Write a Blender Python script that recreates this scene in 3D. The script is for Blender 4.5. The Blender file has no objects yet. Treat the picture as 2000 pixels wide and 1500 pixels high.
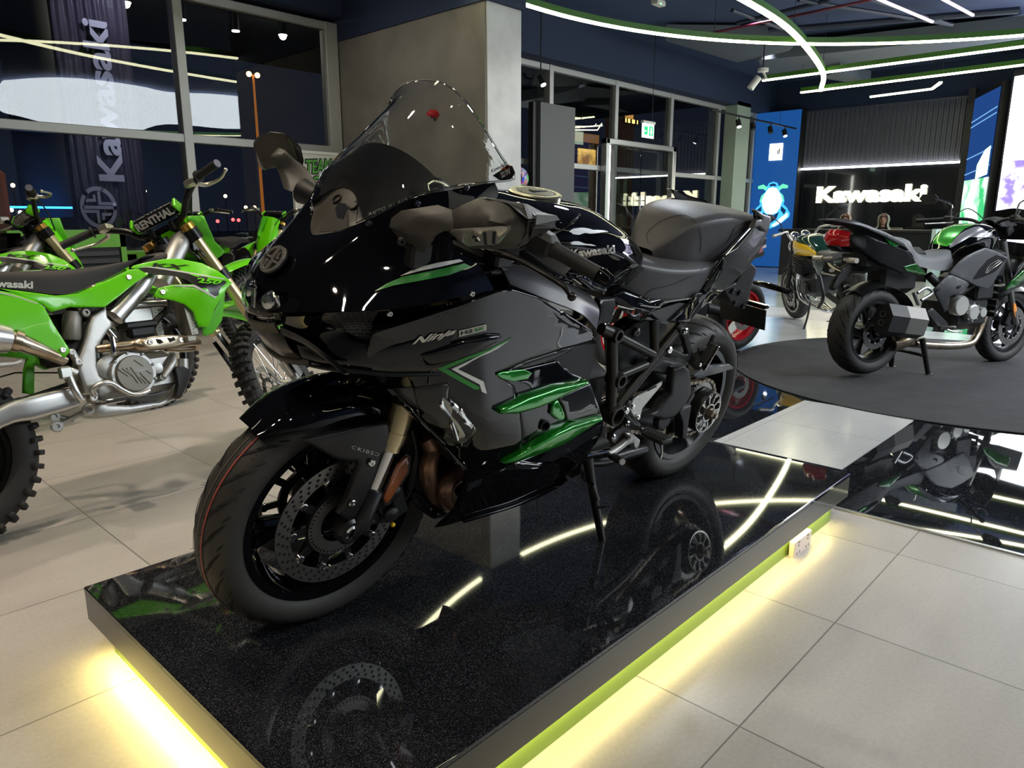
import bpy, bmesh, math, random
import numpy as np
from mathutils import Vector, Matrix, geometry
random.seed(7)
PI = math.pi
C = bpy.context.scene.collection
# ---------------------------------------------------------------- camera survey
# camera stands 1.13 m above the floor at the origin; X runs along the plinth, Y across it
FPX = 1419.0; TH = math.atan(320/FPX); AZ = math.atan(1355/1454.6); CH = 1.13
_F = np.array([math.cos(AZ), math.sin(AZ), 0]); _R = np.array([math.sin(AZ), -math.cos(AZ), 0]); _Z = np.array([0, 0, 1.])
_FP = math.cos(TH)*_F-math.sin(TH)*_Z; _UP = math.sin(TH)*_F+math.cos(TH)*_Z
CAM = np.array([0, 0, CH])
def ray(px, py): return (px-1000)/FPX*_R+_FP-(py-750)/FPX*_UP
def hit(px, py, axis, v):                       # world point on plane axis=v
    r = ray(px, py); return CAM+r*((v-CAM[axis])/r[axis])
def depth(p): return float((np.array(p)-CAM)@_FP)

# ---------------------------------------------------------------- object helpers
def tag(o, label=None, cat=None, group=None, kind=None):
    if label: o['label'] = label
    if cat: o['category'] = cat
    if group: o['group'] = group
    if kind: o['kind'] = kind
    return o
def empty(name, label=None, cat=None, group=None, M=None):
    o = bpy.data.objects.new(name, None); C.objects.link(o); o.empty_display_size = .2
    if M is not None: o.matrix_world = M
    return tag(o, label, cat, group)
class MB:
    def __init__(s): s.v = []; s.f = []; s.m = []
    def add(s, vs, fs, mi=0):
        b = len(s.v); s.v += [tuple(map(float, p)) for p in vs]; s.f += [tuple(b+i for i in f) for f in fs]; s.m += [mi]*len(fs); return s
    def box(s, c, d, R=None, mi=0, bev=0):
        hx, hy, hz = d[0]/2, d[1]/2, d[2]/2
        if bev:
            b = min(bev, hx*.9, hy*.9, hz*.9); P = []
            for z, k in ((-hz, b), (-hz+b, 0), (hz-b, 0), (hz, b)):
                x, y = hx-k, hy-k; e = b*.6 if k == 0 else b*.3
                P += [(-x, -y+e, z), (-x+e, -y, z), (x-e, -y, z), (x, -y+e, z), (x, y-e, z), (x-e, y, z), (-x+e, y, z), (-x, y-e, z)]
            F = [tuple(range(7, -1, -1)), tuple(range(24, 32))]
            for k in range(3):
                for i in range(8):
                    j = (i+1) % 8; F.append((k*8+i, k*8+j, k*8+8+j, k*8+8+i))
        else:
            P = [(x, y, z) for z in (-hz, hz) for x, y in ((-hx, -hy), (hx, -hy), (hx, hy), (-hx, hy))]
            F = [(3, 2, 1, 0), (4, 5, 6, 7), (0, 1, 5, 4), (1, 2, 6, 5), (2, 3, 7, 6), (3, 0, 4, 7)]
        P = [Vector(p) for p in P]
        if R is not None: P = [R @ p for p in P]
        return s.add([p+Vector(c) for p in P], F, mi)
    def bar(s, a, b, w, h, mi=0, upv=(0, 0, 1), bev=0):
        a, b = Vector(a), Vector(b); d = (b-a); L = d.length; x = d.normalized(); u = Vector(upv)
        y = u.cross(x)
        if y.length < 1e-4: y = Vector((0, 1, 0)).cross(x)
        y.normalize(); z = x.cross(y)
        return s.box((a+b)/2, (L, w, h), Matrix((x, y, z)).transposed(), mi, bev)
    def tube(s, pts, r, n=12, smooth=0, mi=0, closed=False, cap=True, flat=1.0, upv=None):
        pts = [Vector(p) for p in pts]
        rs = list(r) if hasattr(r, '__len__') else [r]*len(pts)
        if smooth:
            q = []; rq = []; N = len(pts)
            rng = range(N) if closed else range(N-1)
            for i in rng:
                p0 = pts[(i-1) % N] if closed or i > 0 else pts[i]; p1 = pts[i]; p2 = pts[(i+1) % N]
                p3 = pts[(i+2) % N] if closed or i+2 < N else p2
                for k in range(smooth):
                    t = k/smooth; q.append(cr(p0, p1, p2, p3, t)); rq.append(rs[i]*(1-t)+rs[(i+1) % N]*t)
            if not closed: q.append(pts[-1]); rq.append(rs[-1])
            pts, rs = q, rq
        N = len(pts); T = []
        for i in range(N):
            a = pts[(i-1) % N] if closed else pts[max(i-1, 0)]; b = pts[(i+1) % N] if closed else pts[min(i+1, N-1)]
            T.append((b-a).normalized())
        u = Vector(upv) if upv else (Vector((0, 0, 1)) if abs(T[0].z) < .9 else Vector((1, 0, 0)))
        u = (u-T[0]*u.dot(T[0])).normalized(); vs = []
        for i in range(N):
            if i: u = (u-T[i]*u.dot(T[i])).normalized()
            w = T[i].cross(u)
            for k in range(n):
                a = 2*PI*k/n; vs.append(pts[i]+(u*math.cos(a)*flat+w*math.sin(a))*rs[i])
        fs = []
        for i in range(N if closed else N-1):
            for k in range(n):
                a = i*n+k; b = i*n+(k+1) % n; j = (i+1) % N; fs.append((a, b, j*n+(k+1) % n, j*n+k))
        if cap and not closed: fs += [tuple(range(n-1, -1, -1)), tuple((N-1)*n+k for k in range(n))]
        return s.add(vs, fs, mi)
    def lathe(s, prof, c, ax=(0, 1, 0), n=48, mi=0, a0=0, a1=2*PI, ref=None, close=False):
        ax = Vector(ax).normalized(); u = Vector(ref) if ref else (Vector((1, 0, 0)) if abs(ax.x) < .9 else Vector((0, 0, 1)))
        u = (u-ax*u.dot(ax)).normalized(); w = ax.cross(u); c = Vector(c); full = abs(a1-a0-2*PI) < 1e-6
        m = n if full else n+1; vs = []
        for i in range(m):
            a = a0+(a1-a0)*i/n; d = u*math.cos(a)+w*math.sin(a)
            for r, h in prof: vs.append(c+d*r+ax*h)
        P = len(prof); fs = []
        for i in range(n):
            j = (i+1) % m
            for k in range(P if close else P-1): k2 = (k+1) % P; fs.append((i*P+k, i*P+k2, j*P+k2, j*P+k))
        return s.add(vs, fs, mi)
    def slab(s, pts, vec, mi=0):                # outline extruded along vec
        n = len(pts); v = Vector(vec); P = [Vector(p) for p in pts]
        return s.add(P+[p+v for p in P], [tuple(range(n)), tuple(range(2*n-1, n-1, -1))]+[(i, n+i, n+(i+1) % n, (i+1) % n) for i in range(n)], mi)
    def sphere(s, c, r, n=16, m=10, mi=0, R=None):
        rr = r if hasattr(r, '__len__') else (r, r, r); vs = []; fs = []
        for i in range(m+1):
            a = PI*i/m
            for k in range(n):
                b = 2*PI*k/n; p = Vector((rr[0]*math.sin(a)*math.cos(b), rr[1]*math.sin(a)*math.sin(b), rr[2]*math.cos(a)))
                vs.append((R @ p if R is not None else p)+Vector(c))
        for i in range(m):
            for k in range(n): fs.append((i*n+k, (i+1)*n+k, (i+1)*n+(k+1) % n, i*n+(k+1) % n))
        return s.add(vs, fs, mi)
    def disc(s, c, ax, r, h, n=20, mi=0, r2=None):
        return s.lathe([(0, 0), (r, 0), (r2 if r2 is not None else r, h), (0, h)], c, ax, n, mi)
    def surf(s, rows, nu=5, nv=5, mi=0, thick=0, mirror=False, tdir=None):
        G = upsample(rows, nu, nv); R_, K = len(G), len(G[0]); vs = [p for r in G for p in r]
        fs = [(i*K+k, i*K+k+1, (i+1)*K+k+1, (i+1)*K+k) for i in range(R_-1) for k in range(K-1)]
        if thick:
            nr = []
            for i in range(R_):
                for k in range(K):
                    a = Vector(G[min(i+1, R_-1)][k])-Vector(G[max(i-1, 0)][k]); b = Vector(G[i][min(k+1, K-1)])-Vector(G[i][max(k-1, 0)])
                    q = a.cross(b); nr.append(q.normalized() if q.length > 1e-12 else Vector((0, 0, 0)))
            n0 = len(vs); vs = vs+[Vector(vs[i])-nr[i]*thick for i in range(n0)]
            fs += [tuple(n0+j for j in reversed(f)) for f in fs]
            ring = [k for k in range(K)]+[i*K+K-1 for i in range(1, R_)]+[(R_-1)*K+k for k in range(K-2, -1, -1)]+[i*K for i in range(R_-2, 0, -1)]
            fs += [(ring[i], n0+ring[i], n0+ring[(i+1) % len(ring)], ring[(i+1) % len(ring)]) for i in range(len(ring))]
        s.add(vs, fs, mi)
        if mirror: s.add([(p[0], -p[1], p[2]) for p in vs], [tuple(reversed(f)) for f in fs], mi)
        return s
    def obj(s, name, mat, parent=None, ang=35, flat=False, fix=True):
        me = bpy.data.meshes.new(name); me.from_pydata(s.v, [], s.f)
        for m in (mat if isinstance(mat, (list, tuple)) else [mat]): me.materials.append(m)
        if any(s.m): me.polygons.foreach_set('material_index', s.m)
        if fix:
            bm = bmesh.new(); bm.from_mesh(me); bmesh.ops.remove_doubles(bm, verts=bm.verts, dist=2e-5)
            bmesh.ops.recalc_face_normals(bm, faces=bm.faces); bm.to_mesh(me); bm.free()
        if not flat:
            me.polygons.foreach_set('use_smooth', [True]*len(me.polygons)); me.set_sharp_from_angle(angle=math.radians(ang))
        o = bpy.data.objects.new(name, me); C.objects.link(o)
        if parent: o.parent = parent
        return o
def cr(p0, p1, p2, p3, t):
    return p1*1.0 + (p2-p0)*(.5*t) + (p0*2-p1*5+p2*4-p3)*(.5*t*t) + (p1*3-p0-p2*3+p3)*(.5*t*t*t)
def crl(P, n, closed=False):
    N = len(P); out = []
    for i in range(N if closed else N-1):
        p1 = P[i]; p2 = P[(i+1) % N]
        p0 = P[(i-1) % N] if closed or i > 0 else p1*2-p2; p3 = P[(i+2) % N] if closed or i+2 < N else p2*2-p1
        for k in range(n): out.append(cr(p0, p1, p2, p3, k/n))
    if not closed: out.append(P[-1])
    return out
def upsample(rows, nu, nv):
    A = [crl([Vector(p) for p in r], nu) for r in rows]
    B = [crl([A[i][k] for i in range(len(A))], nv) for k in range(len(A[0]))]
    return [[B[k][i] for k in range(len(B))] for i in range(len(B[0]))]

# ---------------------------------------------------------------- frames of the vehicles
class Frame:
    def __init__(s, x, y, z, head, lean):
        a, p = math.radians(head), math.radians(lean)
        fw = np.array([math.cos(a), math.sin(a), 0]); lf = np.cross(_Z, fw); up = math.cos(p)*_Z+math.sin(p)*lf; ax = np.cross(up, fw)
        s.M = np.stack([fw, ax, up]); s.O = np.array([x, y, z], float)
        s.mat = Matrix(((fw[0], ax[0], up[0], x), (fw[1], ax[1], up[1], y), (fw[2], ax[2], up[2], z), (0, 0, 0, 1)))
    def at(s, px, py, v, axis=1):               # local point seen at px,py whose local coordinate axis is v
        r = s.M @ ray(px, py); o = s.M @ (CAM-s.O)
        return o+r*((v-o[axis])/r[axis])
    def z(s, zm, pts, axis=1):
        ox, oy, k = ZM[zm]; return [Vector(s.at(ox+p[0]/k, oy+p[1]/k, p[2], axis)) for p in pts]
    def seen(s, p):                             # pixel at which a local point is seen
        w = s.O+np.array(tuple(p))@s.M-CAM; d = w@_FP; return 1000+FPX*(w@_R)/d, 750-FPX*(w@_UP)/d
    def widen(s, p, y): a = s.seen(p); return tuple(s.at(a[0], a[1], y))
    def px(s, zm, pts):
        ox, oy, k = ZM[zm]; return [(ox+p[0]/k, oy+p[1]/k) for p in pts]
ZM = {0: (0, 0, 1), 1: (380, 140, 2.6786), 2: (360, 640, 2.5), 3: (800, 560, 2.7777), 4: (960, 340, 3.2617), 5: (1160, 580, 4.1666), 6: (460, 560, 4.5454), 7: (720, 660, 4.2857),
      8: (0, 280, 3.125), 9: (0, 560, 3.3333), 10: (160, 560, 5), 11: (300, 290, 5.555), 12: (1380, 380, 3.1915), 13: (1720, 380, 4.1666), 14: (1480, 380, 5.357), 15: (1860, 380, 4.4118), 16: (430, 640, 6.8182), 17: (360, 380, 4.4118), 18: (1600, 520, 3.175), 19: (1600, 360, 3.6615)}
class Surf:                                     # thin plate surface through nodes (local points), depth along axis
    def __init__(s, fr, nodes, axis=1, reg=1e-6):
        s.fr, s.ax = fr, axis; P = np.array([tuple(p) for p in nodes]); i, j = [k for k in range(3) if k != axis]; s.i, s.j = i, j
        X = P[:, [i, j]]; n = len(X); s.X = X
        D = np.sqrt(((X[:, None]-X[None])**2).sum(2)); K = s.k(D)+np.eye(n)*reg
        Q = np.hstack([np.ones((n, 1)), X]); A = np.block([[K, Q], [Q.T, np.eye(3)*1e-9]])
        s.c = np.linalg.solve(A, np.concatenate([P[:, axis], np.zeros(3)]))
    @staticmethod
    def k(D): return np.where(D > 1e-9, D*D*np.log(np.maximum(D, 1e-9)), 0)
    def __call__(s, a, b):
        d = np.sqrt(((s.X-np.array([a, b]))**2).sum(1)); return float(s.k(d)@s.c[:-3]+s.c[-3]+s.c[-2]*a+s.c[-1]*b)
    def hit(s, px, py, off=0):
        v = float(np.mean(s.fr.O*0))+s(*s.X.mean(0))
        for _ in range(30):
            p = s.fr.at(px, py, v, s.ax); v = .4*v+.6*(s(p[s.i], p[s.j])+off)
        return Vector(s.fr.at(px, py, v, s.ax))
def inside(p, poly):
    c = False; n = len(poly)
    for i in range(n):
        a, b = poly[i], poly[i-1]
        if (a[1] > p[1]) != (b[1] > p[1]) and p[0] < (b[0]-a[0])*(p[1]-a[1])/(b[1]-a[1])+a[0]: c = not c
    return c
def edist(p, poly):
    d = 1e9; n = len(poly)
    for i in range(n):
        a, b = poly[i-1], poly[i]; ex, ey = b[0]-a[0], b[1]-a[1]; L = ex*ex+ey*ey
        t = 0 if L < 1e-14 else max(0, min(1, ((p[0]-a[0])*ex+(p[1]-a[1])*ey)/L)); d = min(d, math.hypot(p[0]-a[0]-t*ex, p[1]-a[1]-t*ey))
    return d
def panel(mb, fr, out, surf=None, off=0., t=.004, pil=None, g=.02, sm=0, zm=0, axis=1, nodes=(), mi=0, mirror=False, sgn=1, out3=None, bs=None):
    """Shell whose outline is read off the survey sheets; depth from a thin plate surface."""
    if out3 is not None: P3 = [Vector(p) for p in out3]
    elif surf is not None and len(out[0]) == 2:
        q = [Vector((a, b)) for a, b in fr.px(zm, out)]
        if sm: q = crl(q, sm, True)
        P3 = [surf.hit(a.x, a.y, off*sgn) for a in q]
    else:
        q = [Vector(p) for p in out]
        if sm: q = crl(q, sm, True)
        P3 = fr.z(zm, [tuple(p) for p in q], axis)
    if surf is None: surf = Surf(fr, _uniq(P3, axis)+[Vector(p) for p in nodes], axis, 1e-5)
    axis = surf.ax; i, j = surf.i, surf.j
    poly = [(p[i], p[j]) for p in P3]
    xs = [p[0] for p in poly]; ys = [p[1] for p in poly]; pts = []
    ext = max(max(xs)-min(xs), max(ys)-min(ys)); g = max(min(g, ext/3), ext/60)
    ins = [pil[1]*k for k in (.12, .4, 1.)] if pil else []
    nb = len(poly)
    if pil:
        for k in ins:
            for a in range(nb):
                p0, p1, p2 = poly[a-1], poly[a], poly[(a+1) % nb]; ex, ey = p2[0]-p0[0], p2[1]-p0[1]; L = math.hypot(ex, ey) or 1
                for sg in (1, -1):
                    c = (p1[0]-sg*ey/L*k, p1[1]+sg*ex/L*k)
                    if inside(c, poly) and edist(c, poly) > k*.8: pts.append(c)
                m = ((p1[0]+p2[0])/2, (p1[1]+p2[1])/2); ex, ey = p2[0]-p1[0], p2[1]-p1[1]; L2 = math.hypot(ex, ey)
                if L2 > g:
                    for q_ in range(1, int(L2/g)+1):
                        f_ = q_/(int(L2/g)+1)
                        for sg in (1, -1):
                            c = (p1[0]+ex*f_-sg*ey/L2*k, p1[1]+ey*f_+sg*ex/L2*k)
                            if inside(c, poly) and edist(c, poly) > k*.8: pts.append(c)
    a = min(xs)
    while a < max(xs):
        b = min(ys)
        while b < max(ys):
            if inside((a, b), poly) and edist((a, b), poly) > (ins[-1]*1.15 if pil else g*.35): pts.append((a, b))
            b += g
        a += g
    vin = [Vector(p) for p in poly]+[Vector(p) for p in pts]
    try: vo, eo, fo, ov, oe, of = geometry.delaunay_2d_cdt(vin, [(k, (k+1) % nb) for k in range(nb)], [], 1, 1e-7)
    except Exception: return mb
    fr_v = []; 
    for n_, p in enumerate(vo):
        src = [k for k in ov[n_] if k < nb]
        if src: dv = P3[src[0]][axis]; d = 0
        else:
            d = edist(p, poly); dv = surf(p.x, p.y)+off*sgn
        if pil: w = min(d/pil[1], 1); dv += sgn*pil[0]*math.sqrt(max(0, 1-(1-w)**2))
        q = [0, 0, 0]; q[i], q[j], q[axis] = p.x, p.y, dv; fr_v.append(q)
    n0 = len(fr_v); back = []
    for q in fr_v: q2 = list(q); q2[axis] -= sgn*t; back.append(q2)
    if pil:
        for k, (q, q2) in enumerate(zip(fr_v, back)): q2[axis] = q[axis]-sgn*t-(0)
    if bs:                                      # housing tapering away behind its face
        cl = Vector(fr.M @ (CAM-fr.O)); back = []
        for q in fr_v: p_ = Vector(q); d_ = (p_-cl).normalized(); back.append(p_+d_*t)
        cen = sum(back, Vector())/len(back); back = [list(cen+(p_-cen)*bs) for p_ in back]
    F = [tuple(f) for f in fo]; FS = F+[tuple(n0+k for k in reversed(f)) for f in F]
    ec = {}
    for f in F:
        for k in range(len(f)):
            e = (f[k], f[(k+1) % len(f)]); ec[tuple(sorted(e))] = ec.get(tuple(sorted(e)), [])+[e]
    FS += [(e[0][1], e[0][0], n0+e[0][0], n0+e[0][1]) for e in ec.values() if len(e) == 1]
    mb.add(fr_v+back, FS, mi)
    if mirror: mb.add([(q[0], -q[1], q[2]) for q in fr_v+back], [tuple(reversed(f)) for f in FS], mi)
    return mb
def _uniq(P, axis):
    o = []; i, j = [k for k in range(3) if k != axis]
    for p in P:
        if all(abs(p[i]-q[i])+abs(p[j]-q[j]) > .004 for q in o): o.append(p)
    return o[::max(1, len(o)//60)]
# ---------------------------------------------------------------- lettering
_tc = {}
def glyphs(txt, bold=0., shear=0., sp=1.):
    k = (txt, bold, shear, sp)
    if k not in _tc:
        cu = bpy.data.curves.new('lettering', 'FONT'); cu.body = txt; cu.size = 1; cu.offset = bold; cu.shear = shear; cu.space_character = sp; cu.extrude = .5; cu.resolution_u = 3
        o = bpy.data.objects.new('lettering', cu); C.objects.link(o); bpy.context.view_layer.update()
        me = o.evaluated_get(bpy.context.evaluated_depsgraph_get()).to_mesh()
        V = [tuple(v.co) for v in me.vertices]; F = [tuple(p.vertices) for p in me.polygons]
        bpy.data.objects.remove(o); bpy.data.curves.remove(cu)
        x0, x1 = min(v[0] for v in V), max(v[0] for v in V); y0, y1 = min(v[1] for v in V), max(v[1] for v in V)
        _tc[k] = ([((v[0]-x0)/(x1-x0), (v[1]-y0)/(y1-y0), v[2]) for v in V], F)
    return _tc[k]
def quad(a, b, c, d):                            # corners bottom-left, bottom-right, top-right, top-left
    a, b, c, d = map(Vector, (a, b, c, d)); n = (b-a).cross(d-a).normalized()
    return lambda u, v, w: a*(1-u)*(1-v)+b*u*(1-v)+c*u*v+d*(1-u)*v+n*w
def letter(mb, txt, Q, th=.002, bold=.02, shear=0., sp=1., mi=0):
    V, F = glyphs(txt, bold, shear, sp)
    return mb.add([Q(u, v, (w+.5)*th) for u, v, w in V], F, mi)
def poly_on(mb, pts, Q, th=.002, mi=0):
    n = len(pts); V = [Q(u, v, 0) for u, v in pts]+[Q(u, v, th) for u, v in pts]
    return mb.add(V, [tuple(reversed(range(n))), tuple(range(n, 2*n))]+[(i, (i+1) % n, n+(i+1) % n, n+i) for i in range(n)], mi)

from mathutils.bvhtree import BVHTree
class MeshSurf:                                 # same interface as Surf, but lands on a mesh already built
    def __init__(s, fr, obs, axis=1, sgn=1):
        V = []; F = []
        for o in (obs if isinstance(obs, (list, tuple)) else [obs]):
            b = len(V); V += [v.co.copy() for v in o.data.vertices]; F += [tuple(b+i for i in p.vertices) for p in o.data.polygons]
        s.t = BVHTree.FromPolygons(V, F); s.fr, s.ax, s.sgn = fr, axis, sgn; s.i, s.j = [k for k in range(3) if k != axis]; s.o = Vector(fr.M @ (CAM-fr.O)); s.last = V[0][axis]
    def hit(s, px, py, off=0):
        d = Vector(s.fr.M @ ray(px, py)).normalized(); h = s.t.ray_cast(s.o, d)
        if h[0] is None: n = s.t.find_nearest(s.o+d*(Vector(s.fr.at(px, py, s.last, s.ax))-s.o).length); return n[0]
        n = h[1] if h[1].dot(d) < 0 else -h[1]; s.last = h[0][s.ax]; return h[0]+n*off
    def __call__(s, a, b):
        o = [0, 0, 0]; o[s.i], o[s.j], o[s.ax] = a, b, 2*s.sgn; d = [0, 0, 0]; d[s.ax] = -s.sgn; h = s.t.ray_cast(Vector(o), Vector(d))
        if h[0] is not None: s.last = h[0][s.ax]
        return s.last
def letter_px(mb, txt, S, q, off=.001, th=.001, bold=.02, shear=0., sp=1.):
    """lettering laid vertex by vertex onto a surface; q = px corners bottom-left, bottom-right, top-right, top-left"""
    V, F = glyphs(txt, bold, shear, sp); cache = {}; out = []
    for u, v, w in V:
        k = (round(u, 4), round(v, 4))
        if k not in cache:
            x = [q[0][i]*(1-u)*(1-v)+q[1][i]*u*(1-v)+q[2][i]*u*v+q[3][i]*(1-u)*v for i in (0, 1)]; cache[k] = (S.hit(x[0], x[1], off), S.hit(x[0], x[1], off+th))
        out.append(cache[k][1 if w > 0 else 0])
    return mb.add(out, F)
# ---------------------------------------------------------------- materials
MT = {}
def mat(name, col=(.5, .5, .5), rough=.5, metal=0., coat=0., spec=.5, emit=None, es=0., trans=0., ior=1.45, alpha=1., bump=None, var=None, coatr=.03):
    if name in MT: return MT[name]
    m = bpy.data.materials.new(name); m.use_nodes = True; nt = m.node_tree; b = nt.nodes['Principled BSDF']
    b.inputs['Base Color'].default_value = (*col, 1); b.inputs['Roughness'].default_value = rough; b.inputs['Metallic'].default_value = metal
    b.inputs['Coat Weight'].default_value = coat; b.inputs['Coat Roughness'].default_value = coatr; b.inputs['Specular IOR Level'].default_value = spec
    b.inputs['Transmission Weight'].default_value = trans; b.inputs['IOR'].default_value = ior; b.inputs['Alpha'].default_value = alpha
    if emit: b.inputs['Emission Color'].default_value = (*emit, 1); b.inputs['Emission Strength'].default_value = es
    L = nt.links.new
    if bump or var:
        tc = nt.nodes.new('ShaderNodeTexCoord')
    if bump:
        n = nt.nodes.new('ShaderNodeTexNoise'); n.inputs['Scale'].default_value = bump[0]; n.inputs['Detail'].default_value = 4
        bp = nt.nodes.new('ShaderNodeBump'); bp.inputs['Strength'].default_value = bump[1]; bp.inputs['Distance'].default_value = bump[2]
        L(tc.outputs['Object'], n.inputs['Vector']); L(n.outputs[0], bp.inputs['Height']); L(bp.outputs[0], b.inputs['Normal'])
    if var:
        n = nt.nodes.new('ShaderNodeTexNoise'); n.inputs['Scale'].default_value = var[0]; n.inputs['Detail'].default_value = 6
        r = nt.nodes.new('ShaderNodeMix'); r.data_type = 'RGBA'; r.inputs[6].default_value = (*col, 1); r.inputs[7].default_value = (*var[1], 1)
        rp = nt.nodes.new('ShaderNodeMapRange'); rp.inputs[1].default_value = .35; rp.inputs[2].default_value = .68
        L(tc.outputs['Object'], n.inputs['Vector']); L(n.outputs[0], rp.inputs[0]); L(rp.outputs[0], r.inputs[0]); L(r.outputs[2], b.inputs['Base Color'])
    MT[name] = m; return m
GB = mat('gloss_black_paint', (.0035, .0035, .0045), .12, 0, 1, spec=0)
GB2 = mat('satin_black', (.012, .012, .013), .32)
SHEENP = mat('black_paint_floor_sheen', (.011, .0118, .0132), .3, 0, .9, spec=.1)  # black paint lightened to carry the floor's reflection
GREENP = mat('candy_green_paint', (.008, .2, .012), .25, .5, 1, emit=None)
GREENF = mat('green_decal', (.03, .22, .035), .35)
WHITEF = mat('white_decal', (.62, .62, .6), .35)
MBK = mat('matte_black_plastic', (.011, .011, .012), .5, bump=(900, .15, .001))
OLV = mat('dark_taupe_plastic', (.055, .05, .04), .42, bump=(1200, .2, .001))
MIR = mat('grey_plastic', (.06, .057, .05), .48, bump=(1200, .2, .001))
SEAT = mat('black_vinyl', (.06, .06, .067), .44, bump=(500, .25, .001))
FRAMEM = mat('satin_frame_black', (.022, .021, .019), .38, .3)
RUB = mat('tyre_rubber', (.034, .032, .028), .55, bump=(400, .15, .001))
RUB2 = mat('groove_black', (.004, .004, .004), .8)
REDL = mat('red_tyre_line', (.32, .06, .05), .6)
GREYL = mat('pale_tyre_line', (.12, .12, .11), .6)
CHR = mat('chrome', (.75, .75, .74), .12, 1)
ALU = mat('brushed_aluminium', (.62, .62, .6), .34, 1, bump=(300, .1, .0005))
CAST = mat('cast_aluminium', (.5, .5, .48), .42, .9, bump=(700, .3, .0008))
GOLD = mat('gold_anodised', (.72, .6, .35), .32, .75)
STEEL = mat('disc_steel', (.34, .33, .31), .36, 1)
BRONZE = mat('heat_tinted_steel', (.42, .24, .14), .36, .7, var=(9, (.2, .12, .09)))
TI = mat('stainless_pipe', (.55, .49, .4), .3, 1, var=(14, (.38, .27, .17)))
AMB = mat('amber_reflector', (.34, .09, .015), .3, coat=1)
REDR = mat('red_lens', (.28, .004, .008), .12, coat=1, emit=(1, .02, .02), es=.06)
GLASS = mat('clear_polycarbonate', (.93, .93, .93), 0., 0, 0, trans=1, ior=1.42)
LENS = mat('lens_plastic', (.9, .92, .91), .03, 0, 0, trans=1, ior=1.25)
LENSD = mat('smoked_lens', (.03, .03, .035), .06, 0, 1)
KG = mat('lime_green_plastic', (.135, .66, .004), .28, coat=.4)
KG2 = mat('lime_green_satin', (.10, .5, .02), .4)
KBK = mat('black_graphic', (.008, .008, .01), .3)
GRIP = mat('grip_rubber', (.022, .022, .022), .65)
SEATK = mat('seat_cover_grey', (.035, .034, .034), .75, bump=(900, .4, .001))
MAG = mat('magnesium_grey', (.24, .23, .2), .45, .5)
WHT = mat('white_plastic', (.7, .7, .68), .4)
DKG = mat('dark_grey_rotor', (.09, .09, .085), .4, .8)
SILV = mat('silver_print', (.55, .53, .48), .3, .9)
YEL = mat('yellow_paint', (1, .62, .008), .3, coat=1)
DGR = mat('dark_green_paint', (.006, .03, .018), .15, coat=1)
REDP = mat('red_wheel_paint', (.55, .01, .02), .25, coat=1)

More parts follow.
